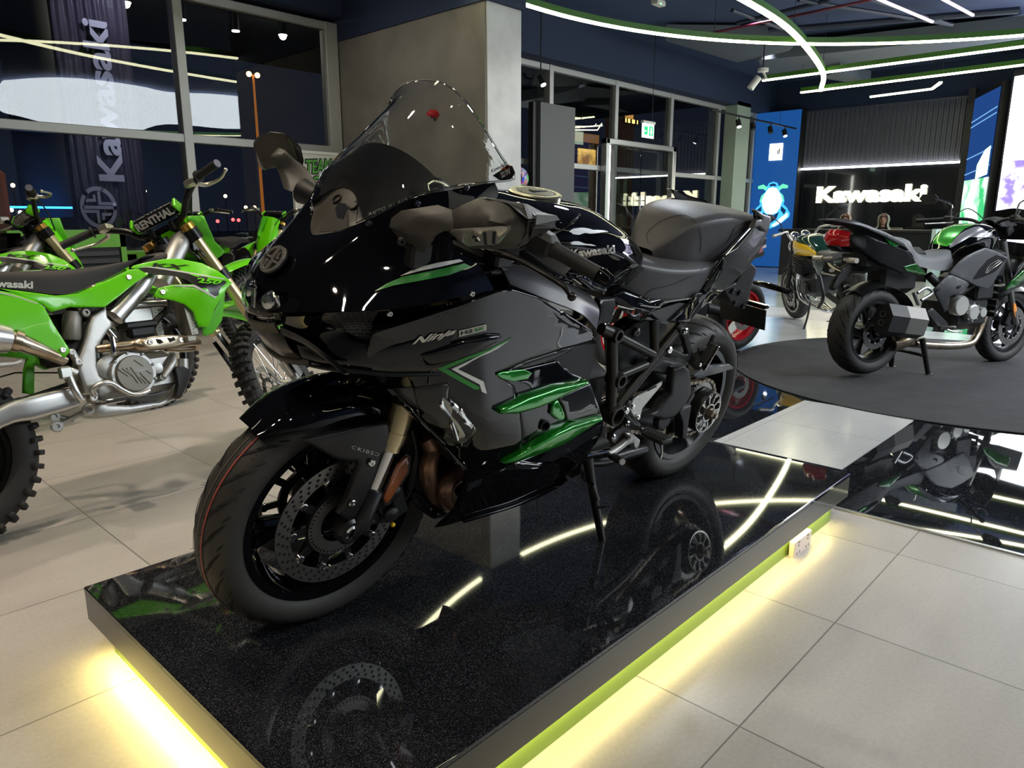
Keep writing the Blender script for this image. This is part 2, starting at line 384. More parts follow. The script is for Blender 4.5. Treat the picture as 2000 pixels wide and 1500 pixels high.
def nodes_of(name, rough=.4):
    m = bpy.data.materials.new(name); m.use_nodes = True; MT[name] = m; return m, m.node_tree, m.node_tree.nodes['Principled BSDF']
def tile_mat(name, c1, c2, grout, size=.6, phase=(0, 0), rough=.3, gw=.004, sc=1.2):
    m, nt, b = nodes_of(name); N = nt.nodes.new; L = nt.links.new
    g = N('ShaderNodeNewGeometry'); sx = N('ShaderNodeSeparateXYZ'); L(g.outputs['Position'], sx.inputs[0]); outs = []; ids = []
    for i in range(2):
        a = N('ShaderNodeMath'); a.operation = 'SUBTRACT'; L(sx.outputs[i], a.inputs[0]); a.inputs[1].default_value = phase[i]
        d = N('ShaderNodeMath'); d.operation = 'DIVIDE'; L(a.outputs[0], d.inputs[0]); d.inputs[1].default_value = size
        fl = N('ShaderNodeMath'); fl.operation = 'FLOOR'; L(d.outputs[0], fl.inputs[0]); ids.append(fl)
        p = N('ShaderNodeMath'); p.operation = 'PINGPONG'; L(d.outputs[0], p.inputs[0]); p.inputs[1].default_value = .5
        c = N('ShaderNodeMath'); c.operation = 'LESS_THAN'; L(p.outputs[0], c.inputs[0]); c.inputs[1].default_value = gw/size/2; outs.append(c)
    mx = N('ShaderNodeMath'); mx.operation = 'MAXIMUM'; L(outs[0].outputs[0], mx.inputs[0]); L(outs[1].outputs[0], mx.inputs[1])
    cb = N('ShaderNodeCombineXYZ'); L(ids[0].outputs[0], cb.inputs[0]); L(ids[1].outputs[0], cb.inputs[1])
    wn = N('ShaderNodeTexWhiteNoise'); L(cb.outputs[0], wn.inputs[0])
    ad = N('ShaderNodeVectorMath'); ad.operation = 'ADD'; sc2 = N('ShaderNodeVectorMath'); sc2.operation = 'SCALE'; sc2.inputs[3].default_value = 30
    L(wn.outputs['Color'], sc2.inputs[0]); L(g.outputs['Position'], ad.inputs[0]); L(sc2.outputs[0], ad.inputs[1])
    mp = N('ShaderNodeMapping'); mp.inputs['Scale'].default_value = (.7, 2.2, 1); L(ad.outputs[0], mp.inputs[0])
    n1 = N('ShaderNodeTexNoise'); n1.inputs['Scale'].default_value = sc; n1.inputs['Detail'].default_value = 8; n1.inputs['Roughness'].default_value = .6; L(mp.outputs[0], n1.inputs['Vector'])
    n2 = N('ShaderNodeTexNoise'); n2.inputs['Scale'].default_value = 90; n2.inputs['Detail'].default_value = 3; L(g.outputs['Position'], n2.inputs['Vector'])
    mr = N('ShaderNodeMapRange'); mr.inputs[1].default_value = .3; mr.inputs[2].default_value = .7; L(n1.outputs[0], mr.inputs[0])
    m1 = N('ShaderNodeMix'); m1.data_type = 'RGBA'; m1.inputs[6].default_value = (*c1, 1); m1.inputs[7].default_value = (*c2, 1); L(mr.outputs[0], m1.inputs[0])
    m2 = N('ShaderNodeMix'); m2.data_type = 'RGBA'; m2.blend_type = 'MULTIPLY'; m2.inputs[0].default_value = .25; L(m1.outputs[2], m2.inputs[6]); L(n2.outputs[0], m2.inputs[7])
    m3 = N('ShaderNodeMix'); m3.data_type = 'RGBA'; m3.inputs[7].default_value = (*grout, 1); L(mx.outputs[0], m3.inputs[0]); L(m2.outputs[2], m3.inputs[6])
    L(m3.outputs[2], b.inputs['Base Color']); b.inputs['Roughness'].default_value = rough
    bp = N('ShaderNodeBump'); bp.inputs['Strength'].default_value = .04; bp.inputs['Distance'].default_value = .001; L(n2.outputs[0], bp.inputs['Height']); L(bp.outputs[0], b.inputs['Normal'])
    return m
def granite(name, base, fleck, rough, dens=.72, scale=420, jx=None):
    m, nt, b = nodes_of(name); N = nt.nodes.new; L = nt.links.new
    g = N('ShaderNodeNewGeometry'); v = N('ShaderNodeTexVoronoi'); v.inputs['Scale'].default_value = scale; L(g.outputs['Position'], v.inputs['Vector'])
    sp = N('ShaderNodeSeparateColor'); L(v.outputs['Color'], sp.inputs[0]); mr = N('ShaderNodeMapRange'); mr.inputs[1].default_value = dens; mr.inputs[2].default_value = 1.0; L(sp.outputs[0], mr.inputs[0])
    pw = N('ShaderNodeMath'); pw.operation = 'POWER'; pw.inputs[1].default_value = 3; L(mr.outputs[0], pw.inputs[0])
    n = N('ShaderNodeTexNoise'); n.inputs['Scale'].default_value = 6; L(g.outputs['Position'], n.inputs['Vector'])
    mu = N('ShaderNodeMath'); mu.operation = 'MULTIPLY'; L(pw.outputs[0], mu.inputs[0]); L(n.outputs[0], mu.inputs[1])
    mx = N('ShaderNodeMix'); mx.data_type = 'RGBA'; mx.inputs[6].default_value = (*base, 1); mx.inputs[7].default_value = (*fleck, 1); L(mu.outputs[0], mx.inputs[0]); L(mx.outputs[2], b.inputs['Base Color'])
    b.inputs['Roughness'].default_value = rough; b.inputs['Specular IOR Level'].default_value = .5
    return m
def emis(name, col, s, col2=None, scale=3.):
    m = bpy.data.materials.new(name); m.use_nodes = True; nt = m.node_tree; nt.nodes.clear(); o = nt.nodes.new('ShaderNodeOutputMaterial'); e = nt.nodes.new('ShaderNodeEmission')
    e.inputs[0].default_value = (*col, 1); e.inputs[1].default_value = s; nt.links.new(e.outputs[0], o.inputs[0])
    if col2:
        tc = nt.nodes.new('ShaderNodeTexCoord'); n = nt.nodes.new('ShaderNodeTexNoise'); n.inputs['Scale'].default_value = scale; n.inputs['Detail'].default_value = 3; nt.links.new(tc.outputs['Object'], n.inputs['Vector'])
        r = nt.nodes.new('ShaderNodeMapRange'); r.inputs[1].default_value = .42; r.inputs[2].default_value = .6; nt.links.new(n.outputs[0], r.inputs[0])
        mx = nt.nodes.new('ShaderNodeMix'); mx.data_type = 'RGBA'; mx.inputs[6].default_value = (*col, 1); mx.inputs[7].default_value = (*col2, 1); nt.links.new(r.outputs[0], mx.inputs[0]); nt.links.new(mx.outputs[2], e.inputs[0])
    MT[name] = m; return m
TILE = tile_mat('grey_floor_tile', (.43, .405, .375), (.56, .535, .505), (.16, .15, .14), .6, (.215, .607))
TILEW = tile_mat('pale_polished_tile', (.5, .51, .52), (.62, .63, .63), (.3, .3, .3), .6, (3.38, 1.06), rough=.16)
GRAN = granite('black_granite_top', (.006, .0065, .008), (.16, .165, .18), .035, .5, 650)
GRANF = granite('black_granite_floor', (.006, .007, .009), (.12, .13, .14), .02, .6, 300)
GRANS = mat('honed_granite_edge', (.022, .021, .0195), .3, coat=.3)
PLAS = mat('grey_plaster', (.23, .215, .195), .8, var=(2.2, (.17, .16, .145)), bump=(30, .15, .01))
PLASL = mat('pale_plaster', (.55, .57, .59), .75, var=(3, (.42, .43, .45)))
CEIL = mat('dark_ceiling', (.035, .055, .13), .85)
CEIL2 = mat('ceiling_duct_grey', (.09, .105, .135), .7)
NAVY = mat('dark_bulkhead', (.022, .035, .08), .8)
FRM = mat('anodised_window_frame', (.5, .5, .49), .45, .3)
WGL = mat('window_glass', (.9, .95, .93), 0., 0, 0, trans=1, ior=1.45)
LED = emis('led_warm_white', (1, .96, .62), 10)
LEDW = emis('led_white', (1, .97, .9), 8)
LEDY = emis('led_yellow_strip', (1, .8, .3), 26)
PGREEN = mat('plinth_green', (.17, .27, .04), .45)
LGREEN = mat('luminaire_green', (.05, .16, .02), .4)
RUG = mat('charcoal_carpet', (.03, .03, .032), .95, bump=(300, .5, .003), var=(6, (.04, .04, .043)))
# ================================================================ SETTING
def struct(name, mb, m, parent=None, **k):
    o = mb.obj(name, m, parent, **k)
    if parent is None: o['kind'] = 'structure'
    return o
def bx(x0, x1, y0, y1, z0, z1, mb=None, mi=0, bev=0): return (mb or MB()).box(((x0+x1)/2, (y0+y1)/2, (z0+z1)/2), (abs(x1-x0), abs(y1-y0), abs(z1-z0)), None, mi, bev)
def poly(pts, z): m = MB(); m.add([(x, y, z) for x, y in pts], [tuple(range(len(pts)))]); return m
YW = 8.3; XS = 17.8
struct('floor', bx(-5, 18.2, -13, 8.4, -.1, 0), TILE)
struct('floor', bx(2.9, 18, -13, 3.0, 0, .0015), GRANF)
struct('floor', bx(5.9, 7.7, 3.0, 8.2, 0, .0015), GRANF)
struct('floor', bx(3.38, 4.59, 1.06, 1.71, .0016, .003), TILEW)
struct('floor', bx(7.3, 8.45, -2, 8.2, .0016, .003), TILEW)
struct('floor', bx(6.0, 7.3, 2.2, 3.8, .0016, .003), TILEW)
struct('floor', bx(6.3, 7.3, -1.5, .9, .0016, .003), TILEW)
struct('floor', bx(9.5, 18, -6, 8.2, .0016, .003), mat('cream_polished_floor', (.5, .5, .42), .12, var=(.6, (.38, .43, .36))))
struct('trim_1', bx(2.885, 2.9, -6, .92, 0, .006), ALU)
struct('ceiling', bx(-5, 18.2, -13, 8.4, 4.3, 4.4), CEIL)
struct('wall_back', bx(-5.2, -5, -13, 8.4, 0, 4.3), PLAS); struct('wall_front', bx(-5, 18, -13.2, -13, 0, 4.3), NAVY)
struct('wall_plaster', bx(5.68, 6.21, 5.67, YW+.1, 0, 3.3), PLAS)
struct('wall_column', bx(5.70, 6.215, 5.655, 5.67, 0, 3.3), PLASL)
struct('wall_bulkhead', bx(5.68, 18.2, YW-.35, YW+.12, 3.62, 4.3), NAVY)
struct('wall_bulkhead.001', bx(-5, 5.68, YW-.2, YW+.12, 3.55, 4.3), NAVY)
struct('wall_bulkhead.002', bx(5.66, 6.23, 5.6, YW, 3.3, 4.3), NAVY)
# window walls
def window(name, x0, x1, mull, top, trans=2.02, col=None):
    f = MB(); fw = .05
    bx(x0, x1, YW-.06, YW+.06, top-.09, top, f, bev=.006); bx(x0, x1, YW-.06, YW+.06, trans-.045, trans+.045, f, bev=.006); bx(x0, x1, YW-.06, YW+.06, 0, .12, f, bev=.006)
    for x, w in mull: bx(x-w/2, x+w/2, YW-.07, YW+.07, 0, top, f, bev=.006)
    o = struct(name, f, FRM); edges = [x0]+[x for x, w in mull if x0 < x < x1]+[x1]
    for a, b in zip(edges[:-1], edges[1:]):
        if b-a < .3: continue
        for z0, z1 in ((.1, trans-.02), (trans+.02, top-.05)):
            g = bx(a+.01, b-.01, YW-.006, YW+.006, z0, z1).obj('window_pane', WGL, o, flat=True)
    return o
window('window_1', -5, 5.66, [(-4.3, .1), (-2.3, .1), (-.33, .1), (1.67, .1), (3.68, .1), (5.57, .17)], 3.5, 2.0)
window('window_2', 6.23, 17.8, [(7.9, .1), (9.8, .1), (11.67, .1), (13.6, .1), (15.6, .1), (17.35, .1)], 3.62, 2.06)
struct('wall_post', bx(15.85, 16.5, 7.95, 8.24, 0, 3.7), mat('pale_green_post', (.42, .5, .4), .6))
# glass entrance
dm = MB(); bx(11.2, 11.3, 8.1, 8.22, 0, 2.58, dm, bev=.01); bx(13.5, 13.62, 8.1, 8.22, 0, 2.58, dm, bev=.01); bx(11.2, 13.62, 8.1, 8.22, 2.48, 2.58, dm, bev=.01)
d = struct('door_1', dm, ALU)
for a, b in ((11.32, 12.4), (12.42, 13.48)):
    bx(a, b, 8.155, 8.165, .05, 2.46).obj('door_leaf', WGL, d, flat=True)
for x in (12.32, 12.5):
    h = MB(); h.tube([(x, 8.08, .75), (x, 8.08, 1.6)], .016); h.tube([(x, 8.08, .85), (x, 8.15, .85)], .01); h.tube([(x, 8.08, 1.5), (x, 8.15, 1.5)], .01); h.obj('door_handle', CHR, d)
h = MB(); bx(11.33, 11.37, 8.13, 8.17, .05, 2.46, h); h.obj('door_edge_strip', LEDW, d)  # white glowing strip along the door edge
# sign wall
struct('wall_sign', bx(XS, XS+.2, -13, 8.4, 0, 4.3), NAVY)
p = MB()
for k in range(34):
    y = 3.9+k*.1; p.slab([(XS-.02, y, 2.36), (XS-.06, y+.02, 2.36), (XS-.06, y+.05, 2.36), (XS-.02, y+.07, 2.36)], (0, 0, 1.2))
bx(XS-.03, XS, 3.86, 7.3, 2.34, 3.6, p); struct('wall_corrugated', p, mat('dark_corrugated_metal', (.13, .135, .17), .5, .3))
struct('wall_signboard', bx(XS-.08, XS, 3.8, 7.12, 0, 2.3), mat('black_lacquer_board', (.006, .007, .01), .12, coat=1))
struct('wall_sideframe', bx(XS-.3, XS, 3.72, 3.84, 0, 3.7), mat('dark_frame', (.03, .03, .035), .5))
o = bx(XS-.12, XS-.08, 3.85, 7.3, 2.28, 2.32).obj('led_strip', LEDW); tag(o, 'thin straight light strip under the corrugated wall above the sign', 'light')
def wallq(y0, y1, z0, z1, x=XS-.1): return quad((x, y0, z0), (x, y1, z0), (x, y1, z1), (x, y0, z1))   # seen from -X, y0 is the left end
r = empty('illuminated_sign', 'glowing cream Kawasaki letters on the black sign board', 'sign', M=Matrix.Translation((XS-.1, 5.6, 1.5)))
m = MB(); letter(m, 'Kawasaki', lambda u, v, w: Vector((-w, 1.14-u*2.31, .02+v*.37)), .04, .045, sp=1.0); m.obj('letters', emis('sign_glow', (1, .93, .62), 5), r)
m = MB(); bx(0, .02, -1.2, 1.2, .02, .06, m); m.obj('backing_rail', MBK, r)
# blue light box with a motorcycle front printed on it
r = empty('light_box', 'tall blue light box with a glowing front view of a motorcycle', 'light box', M=Matrix.Translation((XS-.25, 7.72, 0)))
bx(-.05, .2, -.56, .56, 0, 3.64).obj('casing', MBK, r)
m, nt, b = nodes_of('blue_print'); b.inputs['Base Color'].default_value = (.01, .05, .2, 1); b.inputs['Emission Color'].default_value = (.008, .07, .26, 1); b.inputs['Emission Strength'].default_value = .7; BLUE = m
m = MB(); bx(-.07, -.05, -.54, .54, .02, 3.62, m); m.obj('printed_face', BLUE, r, flat=True)
def lay(parent, name, pts, x, mt, dx=.006, mirror=True):
    m_ = MB(); m_.slab([(x, y, z) for y, z in pts], (dx, 0, 0))
    if mirror: m_.slab([(x, -y, z) for y, z in reversed(pts)], (dx, 0, 0))
    return m_.obj(name, mt, parent, flat=True)
EW = emis('print_white', (.85, .97, 1), 1.9); EC = emis('print_cyan', (.05, .38, .95), 1.3); EG = emis('print_green', (.1, .8, .3), 1.5); EN = emis('print_navy', (.01, .04, .12), .6)
lay(r, 'printed_fairing', [(-.002, 2.03), (.1, 2.0), (.14, 1.93), (.2, 1.86), (.17, 1.8), (.26, 1.7), (.31, 1.58), (.29, 1.5), (.38, 1.42), (.47, 1.28), (.45, 1.2), (.3, 1.08), (.14, .98), (-.002, .93)], -.08, EC, .004)
lay(r, 'printed_light', [(-.002, 1.9), (.11, 1.87), (.2, 1.73), (.25, 1.58), (.21, 1.42), (.13, 1.3), (-.002, 1.26)], -.084, EW, .004)
lay(r, 'printed_mirror', [(.14, 1.9), (.24, 1.97), (.37, 1.93), (.36, 1.87), (.24, 1.87), (.17, 1.83)], -.086, EG, .004)
lay(r, 'printed_green_edge', [(.2, 1.77), (.27, 1.7), (.3, 1.58), (.26, 1.56), (.24, 1.66)], -.088, EG, .004)
lay(r, 'printed_wing', [(.27, 1.2), (.41, 1.3), (.42, 1.22), (.28, 1.08), (.1, .98), (.03, 1.0), (.17, 1.1)], -.088, EW, .004)
lay(r, 'printed_intake', [(.0, 1.22), (.06, 1.24), (.2, 1.32), (.15, 1.16), (.02, 1.06), (.0, 1.06)], -.09, EN, .004)
lay(r, 'printed_shadow', [(.25, 1.46), (.37, 1.36), (.33, 1.26), (.24, 1.36)], -.09, EN, .004)
lay(r, 'printed_windscreen', [(.0, 1.99), (.07, 1.97), (.09, 1.92), (.0, 1.93)], -.09, EN, .004)
m = MB(); bx(-.09, -.08, -.17, .15, 2.52, 2.9, m); m.obj('printed_badge', emis('badge_glow', (1, .98, .8), 2.6), r)
m = MB(); letter(m, 'd', lambda u, v, w: Vector((-.092-w, -.04-u*.07, 2.66+v*.12)), .004, .03); m.obj('badge_letter', MBK, r)
# angled green light box and big white screen on the right
def screen(name, label, a, b, z0, z1, mats, depth_=.12):
    a, b = Vector((*a, 0)), Vector((*b, 0)); r_ = empty(name, label, 'screen', M=Matrix.Translation(a)); d_ = (b-a); n = Vector((-d_.y, d_.x, 0)).normalized()
    if n.x > 0: n = -n
    L = d_.length; u = d_.normalized(); P = lambda s_, z, k=0: tuple(u*s_+n*k+Vector((0, 0, z)))
    m_ = MB(); m_.slab([P(-.04, z0-.05, 0), P(L+.04, z0-.05, 0), P(L+.04, z1+.05, 0), P(-.04, z1+.05, 0)], tuple(-n*depth_)); m_.obj('casing', MBK, r_)
    return r_, P, L
r, P, L = screen('light_box', 'narrow angled light box with green and blue racing picture', (17.3, 3.66), (15.95, 3.0), .2, 3.5, None)
def face(mt, name, pts, k, r_=None):
    m_ = MB(); a = [Vector(P(s_, z, k)) for s_, z in pts]; n_ = (a[1]-a[0]).cross(a[2]-a[0]).normalized()
    if n_.x > 0: n_ = -n_
    m_.slab(a, tuple(n_*.006)); return m_.obj(name, mt, r_ or r, flat=True)
face(emis('print_blue', (.012, .045, .17), 1), 'printed_sky', [(0, 1.9), (L, 1.9), (L, 3.45), (0, 3.45)], .01)
face(emis('print_rider_green', (.05, .45, .16), 1.2, (.75, 1, .85), 2.2), 'printed_rider', [(0, .3), (L, .3), (L, 1.9), (0, 1.9)], .01)
face(emis('print_glow', (.55, 1, .65), 2), 'printed_flash', [(L*.5, 1.9), (L*.95, 1.95), (L*.95, 2.45), (L*.75, 2.4), (L*.5, 2.15)], .02)
for z in (2.0, 2.3, 2.9, 3.0): face(emis('print_line', (.2, .45, .8), .8), 'printed_line', [(0, z), (L, z+.1), (L, z+.12), (0, z+.02)], .02)
r, P, L = screen('video_wall', 'large bright white screen at the right edge', (15.75, 2.78), (14.2, -1.6), .3, 3.6, None, .3)
face(emis('screen_white', (.9, .95, 1), 8), 'screen_panel', [(.0, 2.15), (L, 2.15), (L, 3.55), (.0, 3.55)], .01)
face(emis('screen_rider', (.8, .82, 1), 2.2, (.16, .12, .32), 3.2), 'screen_picture', [(.0, .35), (L, .35), (L, 2.15), (.0, 2.15)], .01)
face(emis('screen_blue', (.02, .12, .4), 1), 'screen_rider_arm', [(.35, 2.1), (.6, 2.45), (.8, 2.5), (.7, 2.1)], .02)
# reception counter
r = empty('reception_desk', 'long black reception desk below the glowing sign', 'desk', M=Matrix.Translation((15.6, 4.9, 0)))
bx(-.3, .3, -1.2, 1.6, 0, .9).obj('front_panel', mat('black_desk', (.008, .009, .011), .35), r); bx(-.35, .35, -1.25, 1.65, .9, .95, bev=.01).obj('desk_top', MBK, r)
m = MB(); bx(-.36, .3, -1.32, -1.25, 0, .97, m); m.obj('end_panel', mat('pale_desk_end', (.45, .55, .52), .4), r)
# two seated receptionists
SKIN = mat('skin', (.42, .24, .17), .5); CLO = mat('dark_uniform', (.02, .02, .025), .8)
def receptionist(x, y, scarf, label, face_turn):
    r_ = empty('person', label, 'person', 'receptionists behind the desk', Matrix.Translation((x, y, .0)) @ Matrix.Rotation(face_turn, 4, 'Z'))
    b = MB(); prof = [(0, .42, .17, .2), (0, .6, .16, .19), (0, .78, .13, .19), (0, .9, .1, .17), (0, .95, .06, .07), (0, 1.0, .055, .055)]
    n = 20; vs = []; fs = []
    for xx, z, rx, ry in prof: vs += [(xx+rx*math.cos(2*PI*k/n), ry*math.sin(2*PI*k/n), z) for k in range(n)]
    for i in range(len(prof)-1): fs += [(i*n+k, i*n+(k+1) % n, i*n+n+(k+1) % n, i*n+n+k) for k in range(n)]
    b.add(vs, fs+[tuple(range(n-1, -1, -1))]); b.tube([(0, .17, .88), (-.05, .24, .7), (-.25, .2, .66)], [.055, .045, .035], 10, 4); b.tube([(0, -.17, .88), (-.05, -.24, .7), (-.25, -.2, .66)], [.055, .045, .035], 10, 4)
    b.obj('uniform', CLO, r_)
    h_ = MB(); h_.sphere((0, 0, 1.13), (.095, .075, .12), 24, 16); h_.sphere((-.095, 0, 1.12), (.02, .013, .028)); h_.tube([(0, 0, .96), (0, 0, 1.08)], .05); h_.sphere((-.086, 0, 1.065), (.012, .025, .008)); h_.obj('head', SKIN, r_)
    for s_ in (-1, 1):
        e = MB(); e.sphere((-.084, .03*s_, 1.15), (.01, .013, .007)); e.obj('eye', RUB2, r_)
        e = MB(); e.bar((-.09, .017*s_, 1.172), (-.083, .05*s_, 1.172), .006, .006); e.obj('eyebrow', RUB2, r_)
    s_ = MB(); rows = []
    for a in range(13):
        t = a/12; z = 1.27-t*.36; w = [.02, .08, .105, .115, .12, .12, .115, .11, .11, .12, .14, .16, .17][a]; row = []
        for k in range(17):
            q = -2.35+4.7*k/16; row.append((.01+w*1.12*math.cos(q), w*math.sin(q), z))
        rows.append(row)
    s_.surf(rows, 1, 1, thick=.008); s_.obj('headscarf', scarf, r_)
    hb = MB(); hb.tube([(-.075, -.055, 1.19), (-.09, 0, 1.215), (-.075, .055, 1.19)], .008, 8, 4); hb.obj('hairline', RUB2, r_)
receptionist(16.45, 5.62, mat('tan_scarf', (.5, .36, .25), .8), 'person in tan headscarf sitting behind desk, nearer the blue light box', .2)
receptionist(16.45, 4.86, mat('grey_scarf', (.38, .34, .3), .8), 'person in pale grey headscarf sitting behind desk, nearer the right', .25)
for y, lb in ((5.62, 'office chair behind desk under the tan-scarfed person'), (4.86, 'office chair behind desk under the grey-scarfed person')):
    r_ = empty('office_chair', lb, 'chair', 'chairs behind the desk', Matrix.Translation((16.62, y, 0)))
    m = MB(); m.box((0, 0, .40), (.44, .44, .04), bev=.015); m.obj('seat', MBK, r_); m = MB(); m.box((.24, -.06, .78), (.04, .42, .4), bev=.015); m.obj('backrest', mat('tan_backrest', (.18, .15, .12), .7), r_); m = MB(); m.bar((.24, 0, .42), (.24, 0, .62), .04, .02); m.tube([(0, 0, .05), (0, 0, .39)], .025, 12); m.obj('post', CHR, r_)
    for k in range(5): a = 2*PI*k/5; m = MB(); m.bar((0, 0, .06), (.27*math.cos(a), .27*math.sin(a), .03), .03, .03); m.sphere((.27*math.cos(a), .27*math.sin(a), .025), .025); m.obj('leg', MBK, r_)
# ---------------------------------------------------------------- luminaires
ZL = 3.45
def luminaire(name, label, path, closed=False, w=.05, h=.09, hang=True, grp=None, green=True, z=ZL):
    c = Vector((sum(p[0] for p in path)/len(path), sum(p[1] for p in path)/len(path), z)); r_ = empty(name, label, 'light', grp, Matrix.Translation(c))
    P_ = [Vector((p[0]-c.x, p[1]-c.y, 0)) for p in path]; N = len(P_)
    for nm, mt, z0, z1, hw in (('diffuser', LED, -.006, .02, w*.5), ('housing', LGREEN if green else FRM, .02, h, w*.56)):
        m_ = MB(); vs = []; fs = []
        for i in range(N):
            a = P_[(i-1) % N] if closed else P_[max(0, i-1)]; b_ = P_[(i+1) % N] if closed else P_[min(N-1, i+1)]
            t_ = (b_-a).normalized(); n_ = Vector((-t_.y, t_.x, 0))*hw
            vs += [P_[i]-n_+Vector((0, 0, z0)), P_[i]+n_+Vector((0, 0, z0)), P_[i]+n_+Vector((0, 0, z1)), P_[i]-n_+Vector((0, 0, z1))]
        for i in range(N if closed else N-1):
            j = (i+1) % N; fs += [(i*4+k, i*4+(k+1) % 4, j*4+(k+1) % 4, j*4+k) for k in range(4)]
        if not closed: fs += [(3, 2, 1, 0), tuple((N-1)*4+k for k in range(4))]
        m_.add(vs, fs); m_.obj(nm, mt, r_, ang=20)
    st = max(1, N//6)
    for i in range(0, N, st):
        m_ = MB(); m_.tube([P_[i]+Vector((0, 0, h)), P_[i]+Vector((0, 0, 4.3-z))], .004, 6); m_.obj('suspension_wire', MBK, r_)
circ_ = [(6.6+5.62*math.cos(a*2*PI/120), .25+5.62*math.sin(a*2*PI/120)) for a in range(120)]
luminaire('ring_light', 'huge suspended light ring with green casing crossing the top of the picture', circ_, True, .045)
arc2 = crl([Vector((p[0], p[1], 0)) for p in ((2.6, 5.0), (4.2, 4.35), (6.2, 4.02), (7.94, 4.02), (9.79, 4.21), (12.53, 4.86), (14.31, 5.55))], 8)
luminaire('curved_light', 'suspended curved light tube arching down towards the two straight tubes', [(p.x, p.y) for p in arc2], w=.07)
luminaire('linear_light', 'upper of two straight light tubes, ending at the white spotlight', [(12.62, 5.9), (12.66, 2.2), (12.6, -3)], w=.048)
luminaire('linear_light', 'lower of two straight light tubes, ending left of the corrugated wall', [(14.26, 5.9), (14.12, 2.4), (14.0, -3)], w=.048)
luminaire('pendant_light', 'short white bent light tube hanging before the corrugated wall', [(15.66, 5.11), (15.5, 4.0), (14.9, 3.72)], w=.05, h=.03, green=False)
mem = [(5.1, -4.5), (5.2, -3.7), (5.7, -2.8), (6.4, -2.4), (7.5, -2.5), (8.3, -2.8), (9.5, -2.2), (12.2, -2.4), (12.5, -7.4), (10.3, -8), (10.4, -11.6), (8, -11.4), (7.4, -10.3), (6.7, -9.4), (5.9, -8.3)]
m = MB(); pm = [(p.x, p.y) for p in crl([Vector((a, b, 0)) for a, b in mem], 5, True)]; m.slab([(a, b, 4.1) for a, b in pm], (0, 0, .15))
o = m.obj('ceiling_light_panel', emis('stretch_ceiling_light', (.86, .93, 1), 8), flat=True); tag(o, 'broad wavy white luminous ceiling, seen mirrored in the left windows', 'light')
for k, (a, b) in enumerate((((1720, 0), (1822, 43)), ((1845, 0), (1901, 30)))):
    A, B = hit(*a, 2, 3.9), hit(*b, 2, 3.9); c = Vector((A+B)/2); m = MB(); m.bar(Vector(A)-c+(Vector(A)-c)*.6, Vector(B)-c, .03, .03)
    o = m.obj('slim_tube_light', emis('dim_pink', (.75, .62, .75), 1.2)); o.location = c; tag(o, ['thin pinkish tube light under the ceiling, the longer left one', 'thin pinkish tube light under the ceiling, the shorter right one'][k], 'light')
# ceiling services
def pipe(a, b, r_, mt, label, name='pipe', z=4.15):
    A, B = Vector(hit(*a, 2, z)), Vector(hit(*b, 2, z)); c = (A+B)/2; m_ = MB(); m_.tube([A-c, B-c], r_, 8); o_ = m_.obj(name, mt); o_.location = c; tag(o_, label, name); return o_
PIPE = mat('dark_pipe', (.03, .038, .07), .6); RPIPE = mat('red_pipe', (.14, .015, .04), .6)
pipe((1340, 75), (1700, 0), .018, RPIPE, 'dull red sprinkler pipe running across the dark ceiling', 'sprinkler_pipe', 3.85)
for k, (a, b, w_) in enumerate([((1440, 45), (1620, 0), .03), ((1500, 60), (1990, 20), .05), ((1430, 20), (1560, 68), .03), ((1700, 0), (1850, 45), .02), ((1560, 0), (1860, 48), .03)]):
    pipe(a, b, w_, PIPE, 'dark pipe under the ceiling at upper right', 'ceiling_pipe', 4.12)['group'] = 'dark pipes under the ceiling'
def beamq(pts, z0, z1, label, mt=CEIL2, name='ceiling_duct'):
    P_ = [Vector(hit(*p, 2, z0)) for p in pts]; c = sum(P_, Vector())/len(P_); m_ = MB(); m_.slab([p-c for p in P_], (0, 0, z1-z0)); o_ = m_.obj(name, mt, flat=True); o_.location = c; tag(o_, label, 'duct')
beamq([(1300, 80), (1560, 82), (1540, 100), (1440, 122)], 4.0, 4.25, 'pale grey ceiling duct left of the white spotlight')
beamq([(1480, 118), (2000, 64), (2000, 76), (1500, 148)], 3.95, 4.2, 'long pale ceiling duct above the two straight light tubes')
beamq([(1600, 152), (1640, 140), (1700, 160), (1690, 166)], 3.8, 4.0, 'small pale ceiling duct between the straight light tubes')
beamq([(600, 0), (650, 12), (760, 0)], 4.1, 4.28, 'small pale ceiling duct above the grey plaster wall', mat('duct_dim', (.035, .04, .05), .8))
# spotlight, emergency light, exit sign, call point
r = empty('spotlight', 'white swivel spotlight hanging left of the upper straight light tube', 'light', M=Matrix.Translation(Vector(hit(1490, 140, 2, 3.55))))
m = MB(); m.tube([(0, 0, .05), (0, 0, .7)], .012, 8); m.obj('stem', MBK, r); m = MB(); m.disc((0, 0, .0), (0, 0, 1), .09, .05); m.obj('canopy', WHT, r)
m = MB(); m.tube([(0, 0, 0), (.02, -.05, -.1), (0, 0, -.12)], .02, 10, 3); m.tube([(-.02, .06, -.08), (-.1, .16, -.26)], .06, 20); m.obj('lamp_head', WHT, r)
r = empty('emergency_light', 'small pale box with green lamp hanging at top centre', 'light', M=Matrix.Translation(Vector(hit(1286, 6, 1, 5.6))))
m = MB(); m.box((0, 0, 0), (.2, .1, .06), bev=.01); m.obj('casing', WHT, r); m = MB(); m.sphere((-.02, -.05, -.02), .008); m.obj('indicator', emis('green_dot', (.1, 1, .3), 6), r); m = MB(); m.box((0, 0, .045), (.18, .08, .04)); m.obj('bracket', FRM, r)
r = empty('exit_sign', 'small green and white exit sign above the glass entrance', 'sign', M=Matrix.Translation((11.6, 7.5, 2.7)))
